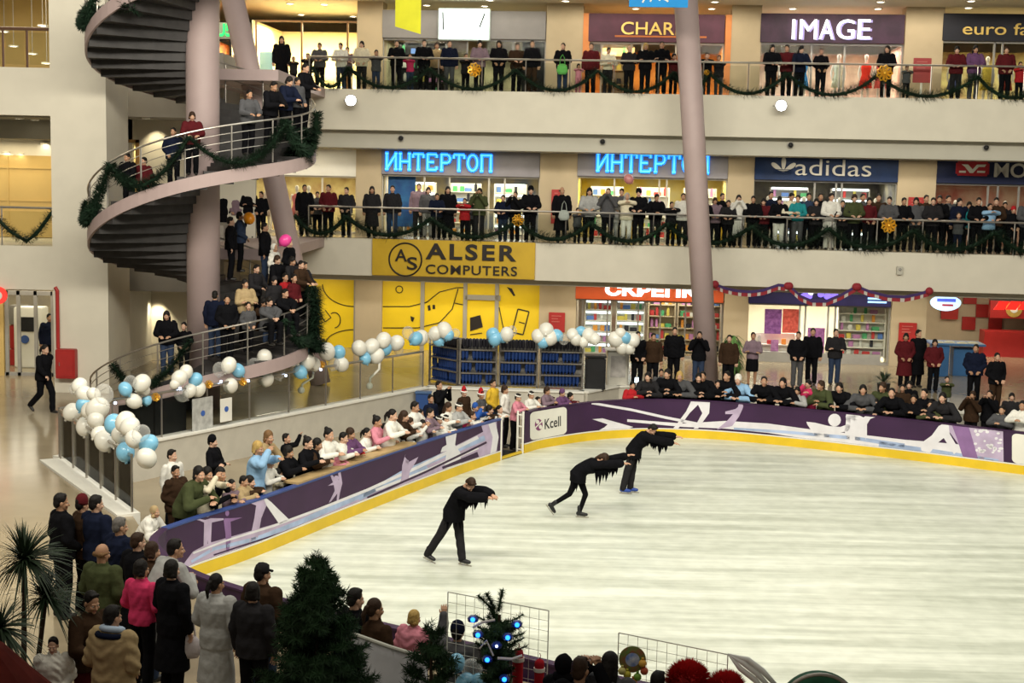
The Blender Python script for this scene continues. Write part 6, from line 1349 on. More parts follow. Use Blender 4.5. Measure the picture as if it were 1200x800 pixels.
def garment(pose, kid, kind, fine):
    J = joints(pose, kid); bm = newbm(); vx = .011 if fine else .015; pl = J['pel']; a = J['lean']
    if kind in ('jacket', 'coat', 'shirt', 'puffer', 'tunic'):
        k = {'jacket': 1.27, 'coat': 1.28, 'shirt': 1.08, 'puffer': 1.36, 'tunic': 1.30}[kind]; hem = {'jacket': -.12, 'puffer': -.12, 'shirt': -.06, 'coat': -.12, 'tunic': -.14}[kind]
        loft(bm, torso_rings(J, k, hem, .078 if kind != 'puffer' else .09)); q = {'shirt': 1.08, 'tunic': 1.3, 'puffer': 1.5}.get(kind, 1.38)
        for s in 'LR':
            w = J['w' + s]; e = J['e' + s]; ww = w if kind != 'tunic' else e.lerp(w, .75)
            limb(bm, [J['s' + s], e, ww], [.066 * q, .056 * q if kind != 'tunic' else .095, .044 * q if kind != 'tunic' else .09])
        if kind == 'coat':
            if pose == 'sit': pass
            else: loft(bm, [(pl + V3((0, .02, -.56)), .25, .20, 0), (pl + V3((0, .01, -.3)), .225, .18, 0), (pl + V3((0, 0, -.05)), .195, .15, a * .2), (J['waist'], .17, .13, a * .6)])
        if fine:                                              # collar, hood roll
            pass
    elif kind == 'trousers' or kind == 'tights':
        t = kind == 'tights'; loft(bm, [(pl - V3((0, 0, .10)), .155, .115, 0), (pl + V3((0, 0, .02)), .168, .122, a * .2), (J['waist'].lerp(pl, .3), .145, .108, a * .5)])
        for s in 'LR':
            k, an = J['k' + s], J['a' + s]; limb(bm, [J['h' + s], k, an + (an - k).normalized() * -.0], [.106, .080, .072] if not t else [.090, .060, .044])
    elif kind == 'skirt':
        loft(bm, [(pl + V3((0, 0, -.45)), .20, .17, 0), (pl + V3((0, 0, -.2)), .195, .155, 0), (pl + V3((0, 0, .0)), .175, .13, 0), (pl + V3((0, 0, .12)), .145, .11, 0)])
    elif kind == 'shoes':
        for s in 'LR':
            an = J['a' + s]; lift = J['f' + s] or 0; d = V3((0, -math.cos(lift), -math.sin(lift))); u = V3((0, -math.sin(lift), math.cos(lift)))
            limb(bm, [an + V3((0, .01, .0)), an - u * .045 - d * .03], [.048, .042]); limb(bm, [an - u * .045 - d * .03, an + d * .07 - u * .05, an + d * .15 - u * .055], [.045, .042, .034])
        vx = .012
    me = remesh(bm, vx, 2)
    if kind in ('jacket', 'coat', 'puffer', 'trousers', 'tunic', 'shirt') :          # cloth folds
        n = len(me.vertices); co = np.empty(n * 3); no = np.empty(n * 3); me.vertices.foreach_get('co', co); me.vertices.foreach_get('normal', no); co = co.reshape(-1, 3); no = no.reshape(-1, 3)
        amp = {'puffer': .008, 'coat': .0035}.get(kind, .005); fz = 34 if kind != 'puffer' else 48
        dsp = amp * np.sin(co[:, 2] * fz + 6 * np.sin(co[:, 0] * 9 + co[:, 1] * 7)) * (.6 + .4 * np.sin(co[:, 0] * 21 + 1))
        me.vertices.foreach_set('co', (co + no * dsp[:, None]).ravel())
    me.materials.append(M_SHOE if kind == 'shoes' else M_CLOTH); me.polygons.foreach_set('use_smooth', [True] * len(me.polygons)); me.name = kind; return me
def head_piece(kind):
    """hair and hats in the head's own frame"""
    bm = newbm(); m = M_HAIR
    cap = lambda g=.0: (ico(bm, (0, .026, .052), (.083 + g, .098 + g, .100 + g), 3), ico(bm, (0, .062, .0), (.076 + g, .056 + g, .085 + g), 3))
    if kind == 'short': cap(); limb(bm, [(-.04, -.03, .118), (.04, -.035, .118)], [.024, .022])
    elif kind == 'bob':
        cap(.006)
        for s in (-1, 1): limb(bm, [(s * .07, .02, .05), (s * .08, .03, -.06)], [.026, .028])
        limb(bm, [(-.05, .06, -.05), (.05, .06, -.05)], [.04, .04])
    elif kind == 'long':
        cap(.006)
        for s in (-1, 1): limb(bm, [(s * .068, .022, .06), (s * .084, .035, -.08), (s * .08, .03, -.24)], [.026, .03, .02])
        limb(bm, [(0, .07, .0), (0, .085, -.14), (0, .08, -.30)], [.075, .075, .04])
    elif kind == 'tail': cap(); ico(bm, (0, .125, .03), .032, 2); limb(bm, [(0, .13, .03), (0, .155, -.06), (0, .135, -.17)], [.03, .032, .014])
    elif kind == 'bun': cap(); ico(bm, (0, .10, .115), .042, 2)
    elif kind == 'fringe':
        for s in (-1, 1): limb(bm, [(s * .074, -.005, .02), (s * .062, .07, .0)], [.02, .03])
        limb(bm, [(-.06, .075, .0), (.06, .075, .0)], [.036, .036])
    elif kind == 'drape':                                                # loose hair falling past a bent head
        cap(.01)
        for s in (-1, 0, 1): limb(bm, [(s * .05, .03, .09), (s * .085, -.05, .06), (s * .085, -.075, -.10)], [.04, .032, .02])
        limb(bm, [(0, .07, .0), (0, .085, -.12)], [.07, .04])
    elif kind == 'cap':
        lathe(bm, [(.088, .03), (.092, .06), (.085, .11), (.055, .145), (0, .158)], c=(0, .018, 0), seg=24); limb(bm, [(-.045, -.10, .048), (.0, -.145, .040), (.045, -.10, .048)], [.016, .016, .016]); m = M_CLOTH
    elif kind == 'beanie': lathe(bm, [(.092, .0), (.098, .03), (.095, .09), (.07, .145), (.03, .17), (0, .175)], c=(0, .02, .01), seg=24); m = M_CLOTH
    elif kind == 'hood': ico(bm, (0, .045, .045), (.105, .10, .118), 3); limb(bm, [(-.085, -.01, .0), (0, .03, .13), (.085, -.01, .0)], [.035, .04, .035]); limb(bm, [(-.07, .05, -.1), (.07, .05, -.1)], [.06, .06]); m = M_CLOTH
    elif kind == 'scarf': ico(bm, (0, .03, .045), (.095, .105, .112), 3); limb(bm, [(-.07, -.01, -.08), (0, .05, -.12), (.07, -.01, -.08)], [.045, .055, .045]); m = M_CLOTH
    elif kind == 'hat': limb(bm, [(0, .02, .06), (0, .04, .16), (.05, .09, .22)], [.094, .07, .02]); m = M_CLOTH
    elif kind == 'band': lathe(bm, [(.088, .0), (.104, .005), (.106, .04), (.092, .045)], c=(0, .02, .045), seg=22); m = M_CLOTH
    if kind in ('cap', 'beanie', 'band'):
        me = mesh_of(kind, bm, m, True)
    else:
        me = remesh(bm, .0085, 2); me.materials.append(m); me.polygons.foreach_set('use_smooth', [True] * len(me.polygons)); me.name = kind
    return me
CACHE = {}
def cached(key, fn):
    if key not in CACHE: CACHE[key] = fn()
    return CACHE[key]
C = {'k': (.0055, .0055, .007), 'n': (.008, .011, .026), 'g': (.075, .075, .08), 'd': (.020, .019, .021), 'l': (.34, .34, .33), 'r': (.40, .02, .025), 'm': (.085, .011, .014), 'p': (.58, .22, .28), 'w': (.70, .68, .62), 'b': (.38, .28, .15), 'o': (.055, .065, .028), 't': (.02, .22, .24), 'u': (.03, .09, .33),
     'h': (.038, .021, .012), 'v': (.13, .06, .14), 'y': (.65, .42, .04), 'c': (.25, .42, .62), 'j': (.03, .045, .085), 'q': (.20, .14, .17), 'x': (.55, .04, .12), 'e': (.66, .60, .45)}
CN = {'k': 'black', 'n': 'navy', 'g': 'grey', 'd': 'charcoal', 'l': 'pale-grey', 'r': 'red', 'm': 'maroon', 'p': 'pink', 'w': 'white', 'b': 'tan', 'o': 'olive', 't': 'teal', 'u': 'blue', 'h': 'brown', 'v': 'purple', 'y': 'yellow', 'c': 'sky-blue', 'j': 'denim', 'q': 'dusty-pink', 'x': 'magenta', 'e': 'cream'}
HC = {'k': (.010, .008, .007), 'h': (.035, .018, .010), 'y': (.42, .28, .09), 'g': (.13, .12, .11), 'w': (.6, .58, .55), 'f': (.16, .085, .035)}
GAR = {'j': 'jacket', 'c': 'coat', 's': 'shirt', 'p': 'puffer', 'u': 'tunic'}
SKINS = [(.50, .29, .19), (.44, .25, .155), (.54, .33, .23), (.40, .22, .13)]
HK = {'s': 'short', 'b': 'bob', 'l': 'long', 't': 'tail', 'n': 'bun', 'f': 'fringe', 'd': 'drape', 'C': 'cap', 'B': 'beanie', 'H': 'hood', 'S': 'scarf', 'X': 'hat', 'N': 'band'}
PEOPLE = []
def person(pos, rz, height, pose, top, bot, hair, label, group, fine=False, skin=None):
    """top = colour + garment letter, bot = colour + t(rousers) / s(kirt) / g (tights), hair = style + colour"""
    kid = height < 1.42 and not fine; sc = height / (1.80 if kid else 1.73)
    B = cached(('body', pose, kid, fine), lambda: body_mesh(pose, kid, fine))
    o = bpy.data.objects.new('person', B); COL.objects.link(o); o.location = pos; o.rotation_euler = (0, 0, rz); o.scale = (sc,) * 3
    o.color = (*(skin or SKINS[len(PEOPLE) % 4]), 1); tag(o, label, 'person', group); PEOPLE.append(o)
    def child(nm, me, col, M=None):
        c = bpy.data.objects.new(nm, me); COL.objects.link(c); c.parent = o; c.color = (*col, 1)
        if M is not None: c.matrix_local = M
        return c
    g = GAR[top[1]]; child({'puffer': 'jacket'}.get(g, g), cached((g, pose, kid, fine), lambda: garment(pose, kid, g, fine)), C[top[0]])
    bk = {'t': 'trousers', 's': 'skirt', 'g': 'tights'}[bot[1]]; child(bk, cached((bk, pose, kid, fine), lambda: garment(pose, kid, bk, fine)), C[bot[0]])
    if fine != 2: child('shoes', cached(('shoes', pose, kid, fine), lambda: garment(pose, kid, 'shoes', fine)), (.02, .018, .016))
    HM = joints(pose, kid)['HM']; hk = HK[hair[0]]
    if hair[0] in 'CBXN':
        child('hair', cached(('h', 'short'), lambda: head_piece('short')), HC['k'], HM); ht = child('hat' if hair[0] != 'N' else 'headband', cached(('h', hk), lambda: head_piece(hk)), C[hair[1]], HM)
        if hair[0] == 'X':
            b = cached(('h', 'brim'), lambda: (lambda b: (tube(b, [(.098 * math.cos(k * PI / 10), .02 + .108 * math.sin(k * PI / 10), .05) for k in range(21)], .024, 8), mesh_of('hat_band', b, M_CLOTH, True))[1])(newbm()))
            c = bpy.data.objects.new('hat_band', b); COL.objects.link(c); c.parent = ht; c.color = (.75, .73, .68, 1)
    elif hair[0] in 'HS': child('hood' if hair[0] == 'H' else 'headscarf', cached(('h', hk), lambda: head_piece(hk)), C[hair[1]], HM)
    else: child('hair', cached(('h', hk), lambda: head_piece(hk)), HC[hair[1]], HM)
    return o
HN = {'s': 'short hair', 'b': 'bob', 'l': 'long hair', 't': 'ponytail', 'n': 'hair bun', 'f': 'balding head', 'd': 'loose hair', 'C': 'cap', 'B': 'hat', 'H': 'hood', 'S': 'headscarf', 'X': 'Santa hat', 'N': 'headband'}
HCN = {'k': 'dark', 'h': 'brown', 'y': 'blond', 'g': 'grey', 'w': 'white', 'f': 'tawny'}
def desc(top, hair):
    g = {'p': 'padded jacket', 'u': 'tunic'}.get(top[1], GAR[top[1]])
    hh = (CN[hair[1]] if hair[0] in 'CBHSN' else HCN.get(hair[1], 'dark')) + ' ' + HN[hair[0]] if hair[0] not in 'Xf' else HN[hair[0]]
    return 'in %s %s with %s' % (CN[top[0]], g, hh)
def parse(s): return [l.split() for l in s.strip().replace('|', '\n').split('\n') if l.strip()]
TAKEN = []
def free(p, r=.30):
    return all((p.x - q.x) ** 2 + (p.y - q.y) ** 2 > (r * .5 + s * .5) ** 2 or abs(p.z - q.z) > 1.6 for q, s in TAKEN)
def take(p, r=.36): TAKEN.append((p.copy(), r))
def register(rows, where, grp, build):
    """rows sorted from left to right get an ordinal place in their label"""
    rows = sorted(rows, key=lambda r: float(r[0]))
    for i, r in enumerate(rows):
        build(r, 'person %s, %s from left %s' % (desc(r[3], r[5]), ordw(i + 1), where), grp)

# -------- people at the gallery railings: x, y of the head top, pose, top, bottom, hair [depth]
def gallery_people(txt, z, which):
    def build(r, lab, grp):
        x, y = float(r[0]), float(r[1]); pose = r[2]; w = float(r[6]) if len(r) > 6 else {'rail': .55, 'railb': .66, 'photo': .55, 'cross': .5, 'down': .5, 'hold': .55, 'kid': .46, 'kidb': .5, 'sit': .7}.get(pose, .5)
        for k in range(14):
            u, zz = fp(x, y, w); p = FM @ V3((u, w, z))
            if free(p, .34): break
            w += .11
        h = min(1.88, max(.98, zz - z))
        if h < 1.42 and pose in ('rail', 'railb'): pose = 'kid'
        take(p, .34); person(p, math.atan2(FU.y, FU.x) + RNG.uniform(-.3, .3), h, pose, r[3], r[4], r[5], lab, grp)
    register(parse(txt), 'on the %s gallery' % which, 'spectators along the %s gallery railing' % which, build)
gallery_people('''330 42 down kc kt lk 1.0|344 66 kid dj kt sk|361 62 rail dj kt sk .8|375 50 rail gj kt sk .9|400 50 rail wj jt sk|407 55 cross qj dt sk 1.1|424 48 hold ej dt bk|441 58 kid gj jt sk
465 47 cross kj kt sk|481 62 kid xs jt sk|497 46 rail kj kt sk|512 49 down bj kt bh 1.2|527 47 down nj gt sk|546 62 kid dj kt sk .9|562 47 rail qj kt bk|585 47 hold kj kt lk|606 50 rail hj kt sk 1.1|624 47 down kj ht sk
660 50 hold kj jt tk|678 78 kid ps pt bk|693 50 down mj kt sk 1.5|713 55 railb es dt sk|738 53 cross dj kt fh|757 50 cross kj kt by|776 48 cross ks kt sk|790 62 rail mj kt bk|829 61 rail kj dt sk|843 64 rail dj gt sk 1.0
905 52 rail kj kt lk|923 52 rail mj kt sk .9|938 53 railb nj kt lk|963 56 hold ks kt sk|1040 53 hold kj kt lk|1063 76 kid gj kt sk|1122 54 rail mj dt bk|1143 53 rail vj gt lk|1180 54 hold mj kt bh|1196 72 kid rj kt sk|1212 54 rail dj kt sk''', Z3, 'upper')
gallery_people('''357 216 down kc kt sk|372 224 rail gj kt sk 1.3|385 216 hold mj kt sk|406 219 hold dj kt sk|436 218 down dc kt lk|460 217 down dj jt sk|491 214 down qj dt sk 2.2|502 219 down gj lt bk 2.0|525 218 down kc kt lk .9|512 226 rail nj kt sk .6|545 232 kid rj kt sk|553 230 kid gj dt sk|562 220 photo oj dt bk
590 228 rail nj jt sk|604 224 photo kj kt sk|622 218 rail kj kt Bk|659 215 down kc kt fh|677 243 kid gj dt sk|691 219 rail lj kt lk|713 220 photo gj kt sk|720 234 kid lj lt bk|729 217 rail gj dt sk .9|735 226 kid ej wt Hl|749 220 rail kj kt Bk|769 226 railb kj dt sk|787 236 kid dj kt sk|801 226 down wj dt sk
826 232 rail kj kt sk|838 231 rail qj kt bh|847 226 down kj kt sk 1.1|854 234 rail dj kt sk|866 228 photo wc kt lk|883 229 rail kj kt sk|895 232 rail mj kt bk|904 221 down nj kt sk 1.3|914 229 railb kj wt bk|926 224 railb es dt sk|936 228 rail ts gt sk|948 224 rail js kt sk .8|957 232 rail dj kt bk|974 225 rail wc wt sk|962 226 down kj kt sk 1.4
988 234 rail dj kt sk|1001 227 rail oj kt bh|1012 222 down gj kt sk 1.4|1019 231 hold ms kt bk|1030 226 down hj kt sk 1.3|1043 230 rail gj kt sk|1059 231 rail kj kt sk|1074 231 hold gj dt bk|1086 228 down hj kt sk 1.4|1094 231 rail dj kt sk|1102 225 rail kj kt sk 1.1|1112 228 down gj kt sk 1.5|1125 232 down nj kt lk .9|1124 248 kid gj nt sk|1147 231 rail kj kt sk|1136 236 rail tj kt bk 1.0|1160 238 kid cj kt sk|1168 231 rail hj kt sk|1178 236 rail dj kt sk|1188 242 hold ks kt Br|1204 230 rail gj kt sk''', Z2, 'middle')
# more people behind the staircase on the middle gallery
def free_people(txt, where, grp, z, y_of):
    def build(r, lab, grp_):
        x, y = float(r[0]), float(r[1]); h = float(r[6]); p = at_y(x, y, 30); d = ray(x, y); t = (z + h - EYE.z) / d.z if y_of is None else y_of
        if len(r) > 7: t = float(r[7])
        p = EYE + d * t
        if len(r) > 7 or y_of is not None: h = min(1.9, max(1.0, p.z - z))
        p.z = z
        for k in range(10):
            if free(p, .32): break
            p.y += .12; p.x = (EYE + ray(x, y) * p.y).x
        take(p, .34); person(p, RNG.uniform(-.4, .4) if len(r) < 9 else float(r[8]), h, r[2], r[3], r[4], r[5], lab, grp_)
    register(parse(txt), where, grp, build)
free_people('262 222 down kc kt sk 1.7|277 224 hold qj kt bk 1.65|292 219 cross kj kt sk 1.75|306 224 hold kj kt sk 1.7', 'behind the staircase', 'people behind the staircase', Z2, 46.2)
# standing on the mall floor at the far side and elsewhere
free_people('''766 390 down ht kt sk 1.7|748 388 hold kj kt sk 1.75|791 383 down kp kt sk 1.8|820 388 photo kj jt sk 1.72|883 389 cross qs ks tk 1.7|936 388 hold kj gt sk 1.75|953 384 down kj kt sk 1.8|980 385 cross dj jt sk 1.78|1062 390 hold mc kt bk 1.72|1077 386 down kc kt sk 1.82|1096 397 hold mj kt bk 1.65|1144 403 hold np kt sk 1.75|1169 413 hold kj ht sk 1.7|855 392 down hj kt sk 1.7|1110 440 kid oj lt sk 1.1'''.replace('ht kt sk 1.7|748', 'hj kt sk 1.7|748'), 'on the far floor', 'people standing on the far mall floor', Z1, None)

# -------- people leaning on the barriers
def inside(p):
    """signed distance to the rink edge: positive outside"""
    best = None
    for i in range(len(ALLB) - 1):
        a, c = ALLB[i], ALLB[i + 1]; e = c - a; t = max(0, min(1, (p - a).dot(e) / max(1e-9, e.length_squared))); q = a + e * t; d = (V3((p.x, p.y, 0)) - q).length
        if best is None or d < best[0]:
            n = V3((-e.y, e.x, 0)).normalized(); best = (d, 1 if (V3((p.x, p.y, 0)) - q).dot(n) > 0 else -1, -n)
    return best[0] * best[1], best[2]
PITPOLY = pitB + [(22, -5), (-6.9, -5), (-6.85, 25.1)]
def in_pit(p, m=.32):
    def ins(x, y):
        c = False
        for i in range(len(PITPOLY)):
            (ax, ay), (bx, by) = PITPOLY[i], PITPOLY[i - 1]
            if (ay > y) != (by > y) and x < (bx - ax) * (y - ay) / (by - ay) + ax: c = not c
        return c
    return all(ins(p.x + m * a, p.y + m * b_) for a, b_ in ((1, 0), (-1, 0), (0, 1), (0, -1)))
def barrier_people(txt, where, grp, fine=False, near=False, z=0.0):
    def build(r, lab, grp_):
        x, y = float(r[0]), float(r[1]); h = float(r[6]); pose = r[2]; d = ray(x, y); Y = (z + h - EYE.z) / d.z
        gap = {'lean': .62, 'leanb': .58, 'kid': .42, 'kidb': .44}.get(pose, .32); sh = {'lean': .30, 'leanb': .24}.get(pose, 0)
        ok = None; front = pose in ('lean', 'leanb', 'kid', 'kidb') and not near
        if front:
            Y = next(q for q in np.arange(18, 60, .05) if inside(V3(((EYE + d * q).x, q, 0)) - inside(V3(((EYE + d * q).x, q, 0)))[1] * sh)[0] >= gap and inside(V3(((EYE + d * q).x, q, 0)))[0] < 8 and proj(V3(((EYE + d * q).x, q, 0)))[1] < (720 if x < 600 else 570))
        for k in range(60):
            for s in ((1,) if front else (1, -1)):
                YY = Y + s * k * .06; p = EYE + d * YY; hh = p.z - z; p.z = z; dist, n = inside(p)
                # bent people: head is ahead of the feet
                pf = p - n * sh
                dist2, n2 = inside(pf)
                if dist2 >= gap and free(pf, .24 if hh < 1.45 else .30) and .95 < hh < 1.95 and (near or in_pit(pf)): ok = (pf, hh, n2); break
            if ok: break
        if not ok: print('no place', r); return
        pf, hh, n = ok; take(pf, .25 if hh < 1.45 else .33)
        if pose in ('lean',): hh *= 1.09
        if pose == 'leanb': hh *= 1.05
        ang = math.atan2(n.x, -n.y) if len(r) < 8 else float(r[7])
        if pose == 'kid' and hh >= 1.42: pose = 'mid'
        if pose in ('lean', 'leanb') and hh < 1.42: pose = 'kid'; hh /= 1.06
        person(pf, ang + RNG.uniform(-.25, .25) * (len(r) < 8), min(hh, 1.95), pose, r[3], r[4], r[5], lab, grp_, fine)
    register(parse(txt), where, grp, build)
barrier_people('''740 446 kid rj kt sk 1.2|761 436 leanb dj kt lk 1.6|775 432 down gj kt sk 1.6|785 430 leanb kj kt bk 1.6|801 430 lean gj kt by 1.6|816 437 leanb kj kt bk 1.55|828 430 lean kj kt sk 1.65|841 444 kid kj kt sk 1.3|855 433 leanb kj kt sk 1.65|868 440 lean cj jt Bw 1.6|896 436 lean kj kt sk 1.65|922 438 lean kj kt bk 1.6|936 452 kid lj kt bk 1.2|948 444 kidb xj kt bk 1.4|966 446 leanb oj kt bh 1.55|988 446 lean kj kt bk 1.6|1010 448 lean gj kt bk 1.6|1036 444 leanb oj kt bh 1.6|1027 466 kid dj kt bk 1.2|1047 455 lean kj kt sk 1.5|1058 450 down hj kt sk 1.6|1072 461 kid kj kt sk 1.3|1066 446 down kj kt bk 1.6|1082 455 leanb kj kt sk 1.5|1091 468 kid oj kt sk 1.25|1108 457 lean dj kt lk 1.6|1140 458 photo hj kt bh 1.6|1160 457 photo kj kt sk 1.65|1176 474 kid gj kt sk 1.2|1186 460 down dj kt bk 1.55|1200 468 kid wj kt sk 1.3|1216 462 lean kj kt sk 1.6''', 'at the far barrier', 'spectators along the far barrier')
barrier_people('''180 594 leanb wp kt Sb 1.5|202 526 down ws kt sk 1.7|206 545 hold hp ht sk 1.65|228 542 leanb oj kt bk 1.5|240 546 kidb es jt bk 1.4|254 548 leanb ks jt bk 1.5|250 510 cross ks kt Bk 1.7|281 556 kid bj kt sk 1.2|292 556 kid hj kt bk 1.15|299 516 kidb cj ut by 1.4|312 499 leanb bs jt bf 1.55|336 507 raise kj kt sk 1.35|333 521 kid kj kt bk 1.2|311 534 kid ws kt tk 1.3|325 548 kid es jt bk 1.2|340 545 kid ws kt tk 1.2|268 560 kid qs kt tk 1.15|390 520 kid ps jt nk 1.2|398 505 kid ws jt sk 1.25|426 500 kid ws kt tk 1.3|447 495 kid es kt bk 1.25|488 478 kid ws jt tk 1.3|500 477 kid qs jt sk 1.3|522 470 kid ws kt lh 1.3|585 474 kid ws jt tk 1.25|668 459 kid ms jt bk 1.2|356 510 kid ks kt nk 1.25|367 512 kid hj kt bk 1.2|381 500 kid ws jt nk 1.35|406 500 kid vj jt bh 1.2|413 513 kid rs jt tk 1.2|416 520 kid hs jt sh 1.05|437 486 kid ps jt nk 1.3|440 511 kid ws jt sk 1.15|455 478 kid ws jt tk 1.35|461 499 kid ws kt Nw 1.15|469 480 kid hs jt lh 1.35|482 469 kid ws jt sk 1.4|477 488 kid ws jt lh 1.3|474 505 kid ws jt bk 1.2|494 491 kidb ws kt bk 1.25|505 462 hold ns kt sk 1.55|515 446 photo ks kt sk 1.68|511 486 kid ws jt Nw 1.2|519 485 kid ws kt Nw 1.2|536 485 kid xj kt Xw 1.15|546 488 kid ps kt sh 1.1|553 481 kid ws kt sh 1.15|562 476 kid ws kt bf 1.2|573 474 kid hs kt bk 1.2|544 455 hold hj kt Xr 1.5|564 457 hold gj kt Xr 1.4|534 470 kid lj kt Nw 1.2|555 472 kidb uj kt Bu 1.2|578 444 hold ys jt sk 1.65|592 451 hold ws kt bh 1.65|604 460 kid ps kt Nw 1.3|620 457 kid ws jt Nw 1.3|630 464 kid ws jt sk 1.2|638 452 kid qs jt bh 1.35|647 464 kid hs jt sh 1.15|656 455 kid vj jt Bv 1.25''', 'at the left barrier', 'children and adults along the left barrier')
# -------- people on the spiral staircase
def stair_people(txt):
    def build(r, lab, grp_):
        x, y = float(r[0]), float(r[1]); turn = int(r[6]); h = float(r[7]); best = None
        for deg in range(185, 470, 2):
            for rad in (1.15, 1.5, 1.9, 2.3, 2.62):
                D = deg + 360 * turn
                if math.sin(math.radians(deg)) > .35 and turn == 0 and deg < 380: continue
                n = math.floor((D - 180) / da); s = STC + V3((0, 0, Z1)) + V3((rad * math.cos(math.radians(D)), rad * math.sin(math.radians(D)), (n + 1) * rise))
                hh = h - (.42 if r[2] == 'sit' else 0); q = proj(s + V3((0, 0, hh))); e = math.hypot(q[0] - x, q[1] - y) + (0 if free(s, .30) else 40)
                if best is None or e < best[0]: best = (e, s, D)
        e, s, D = best; take(s, .34); fc = math.radians(D) if True else 0
        ang = (math.atan2(math.cos(math.radians(D)) + .6, -(math.sin(math.radians(D)) - .8))) if len(r) < 9 else float(r[8])
        person(s, ang, h, r[2], r[3], r[4], r[5], lab, grp_)
    register(parse(txt), 'on the staircase', 'people on the spiral staircase', build)
stair_people('''195 364 rail kj jt lk 0 1.66|217 378 hold kj kt sk 0 1.35|252 341 down nj jt sk 0 1.7 3.0|288 330 cross bj kt bk 0 1.66|272 352 hold kj kt sk 0 1.65|312 340 sit gj kt bk 0 1.7|332 362 sit kj kt sk 0 1.7|322 378 sit hj jt bk 0 1.6|306 372 hold gj kt sk 0 1.3|298 306 rail dj kt sk 0 1.6|323 300 rail kj kt bh 0 1.65|340 297 rail dj kt bk 0 1.62|351 305 rail hj kt sk 0 1.55|322 320 hold dj kt Bd 0 1.5|338 317 hold rj kt sk 0 1.4|310 262 down kj jt sk 0 1.75|322 284 hold wp kt Hw 0 1.55|338 284 hold kj kt sk 0 1.7|345 322 hold mj kt sk 0 1.4|360 318 rail dj kt sk 0 1.5|268 262 down kj kt sk 0 1.72|281 250 hold jj kt bk 0 1.66|327 100 railb kj kt sk 1 1.68|342 103 railb nj kt bk 1 1.66|357 97 rail kj kt sk 1 1.72|352 112 hold gj kt bk 1 1.5|246 150 rail mj kt bh 1 1.6|218 168 hold nj kt sk 1 1.55|300 136 rail gj kt sk 1 1.6|152 238 rail kj kt sk 1 1.6|163 236 hold mj kt sk 1 1.5''')
def near_tan(): return next(o for o in PEOPLE if 'tan padded' in o['label'])
# -------- the crowd at the near left corner and the near barrier (seen from behind)
barrier_people('''72 577 hold kj kt sk 1.78|97 580 down hj kt Bm 1.72|113 579 hold nj kt sk 1.76|141 605 hold np kt sg 1.74|120 636 hold oj jt ff 1.72|162 623 hold kj kt sh 1.7|179 634 hold hj kt bh 1.6|166 655 hold xs kt bk 1.62|199 632 leanb lc jt sk 1.66|202 655 down kc kt bk 1.7|254 671 hold lc dt tk 1.66|308 659 hold hj jt Cd 1.74|297 681 down dj kt bk 1.66|103 690 rail hj mt sk 1.7 0.9|132 708 hold bp kt sk 1.75|62 746 hold wp gt sk 1.25 .3''', 'in near left crowd', 'crowd in the near left corner', 1, True, Z1)
barrier_people('''417 688 hold kj kt sk 1.72|440 700 hold hs jt th 1.62|486 714 hold pp jt by 1.35|537 728 raise gj kt Bn 1.5|664 766 photo kj kt Hk 1.66|681 768 photo kj kt sh 1.7|716 763 hold gp kt lk 1.7|772 785 down kj kt sk 1.6''', 'at the near barrier', 'people along the near barrier', 1, True, Z1)
b = newbm(); tube(b, [(.10 * math.cos(k * PI / 10), .01 + .095 * math.sin(k * PI / 10), 1.475 + .03 * math.sin(k * PI / 10)) for k in range(21)], .035, 8)
o = obj('hood', b, M_CLOTH, near_tan(), True, color=(.42, .52, .66)); b = newbm(); tube(b, [(.15 * math.cos(k * PI / 10), .02 + .12 * math.sin(k * PI / 10), 1.415 + .02 * math.sin(k * PI / 10)) for k in range(21)], .032, 8); obj('collar', b, M_CLOTH, near_tan(), True, color=C['n'])
# woman hurrying past the red cabinet
p = at_y(50, 403, 35.6); person(V3((p.x, p.y, Z1)), math.radians(65), min(1.85, p.z - Z1), 'walk', 'kj', 'kt', 'tk', 'person in black hurrying past the red cabinet on the cream pier', None)
for x, y, Y, top, lab in ((58, 352, 42.6, 'nj', 'person in navy standing inside the glazed entrance'), (33, 346, 45.0, 'kj', 'person in dark clothes behind the cash machine')):
    p = at_y(x, y, Y); person(V3((p.x, p.y, Z1)), .5, min(1.85, max(1.5, p.z - Z1)), 'down', top, 'kt', 'sk', lab, None)

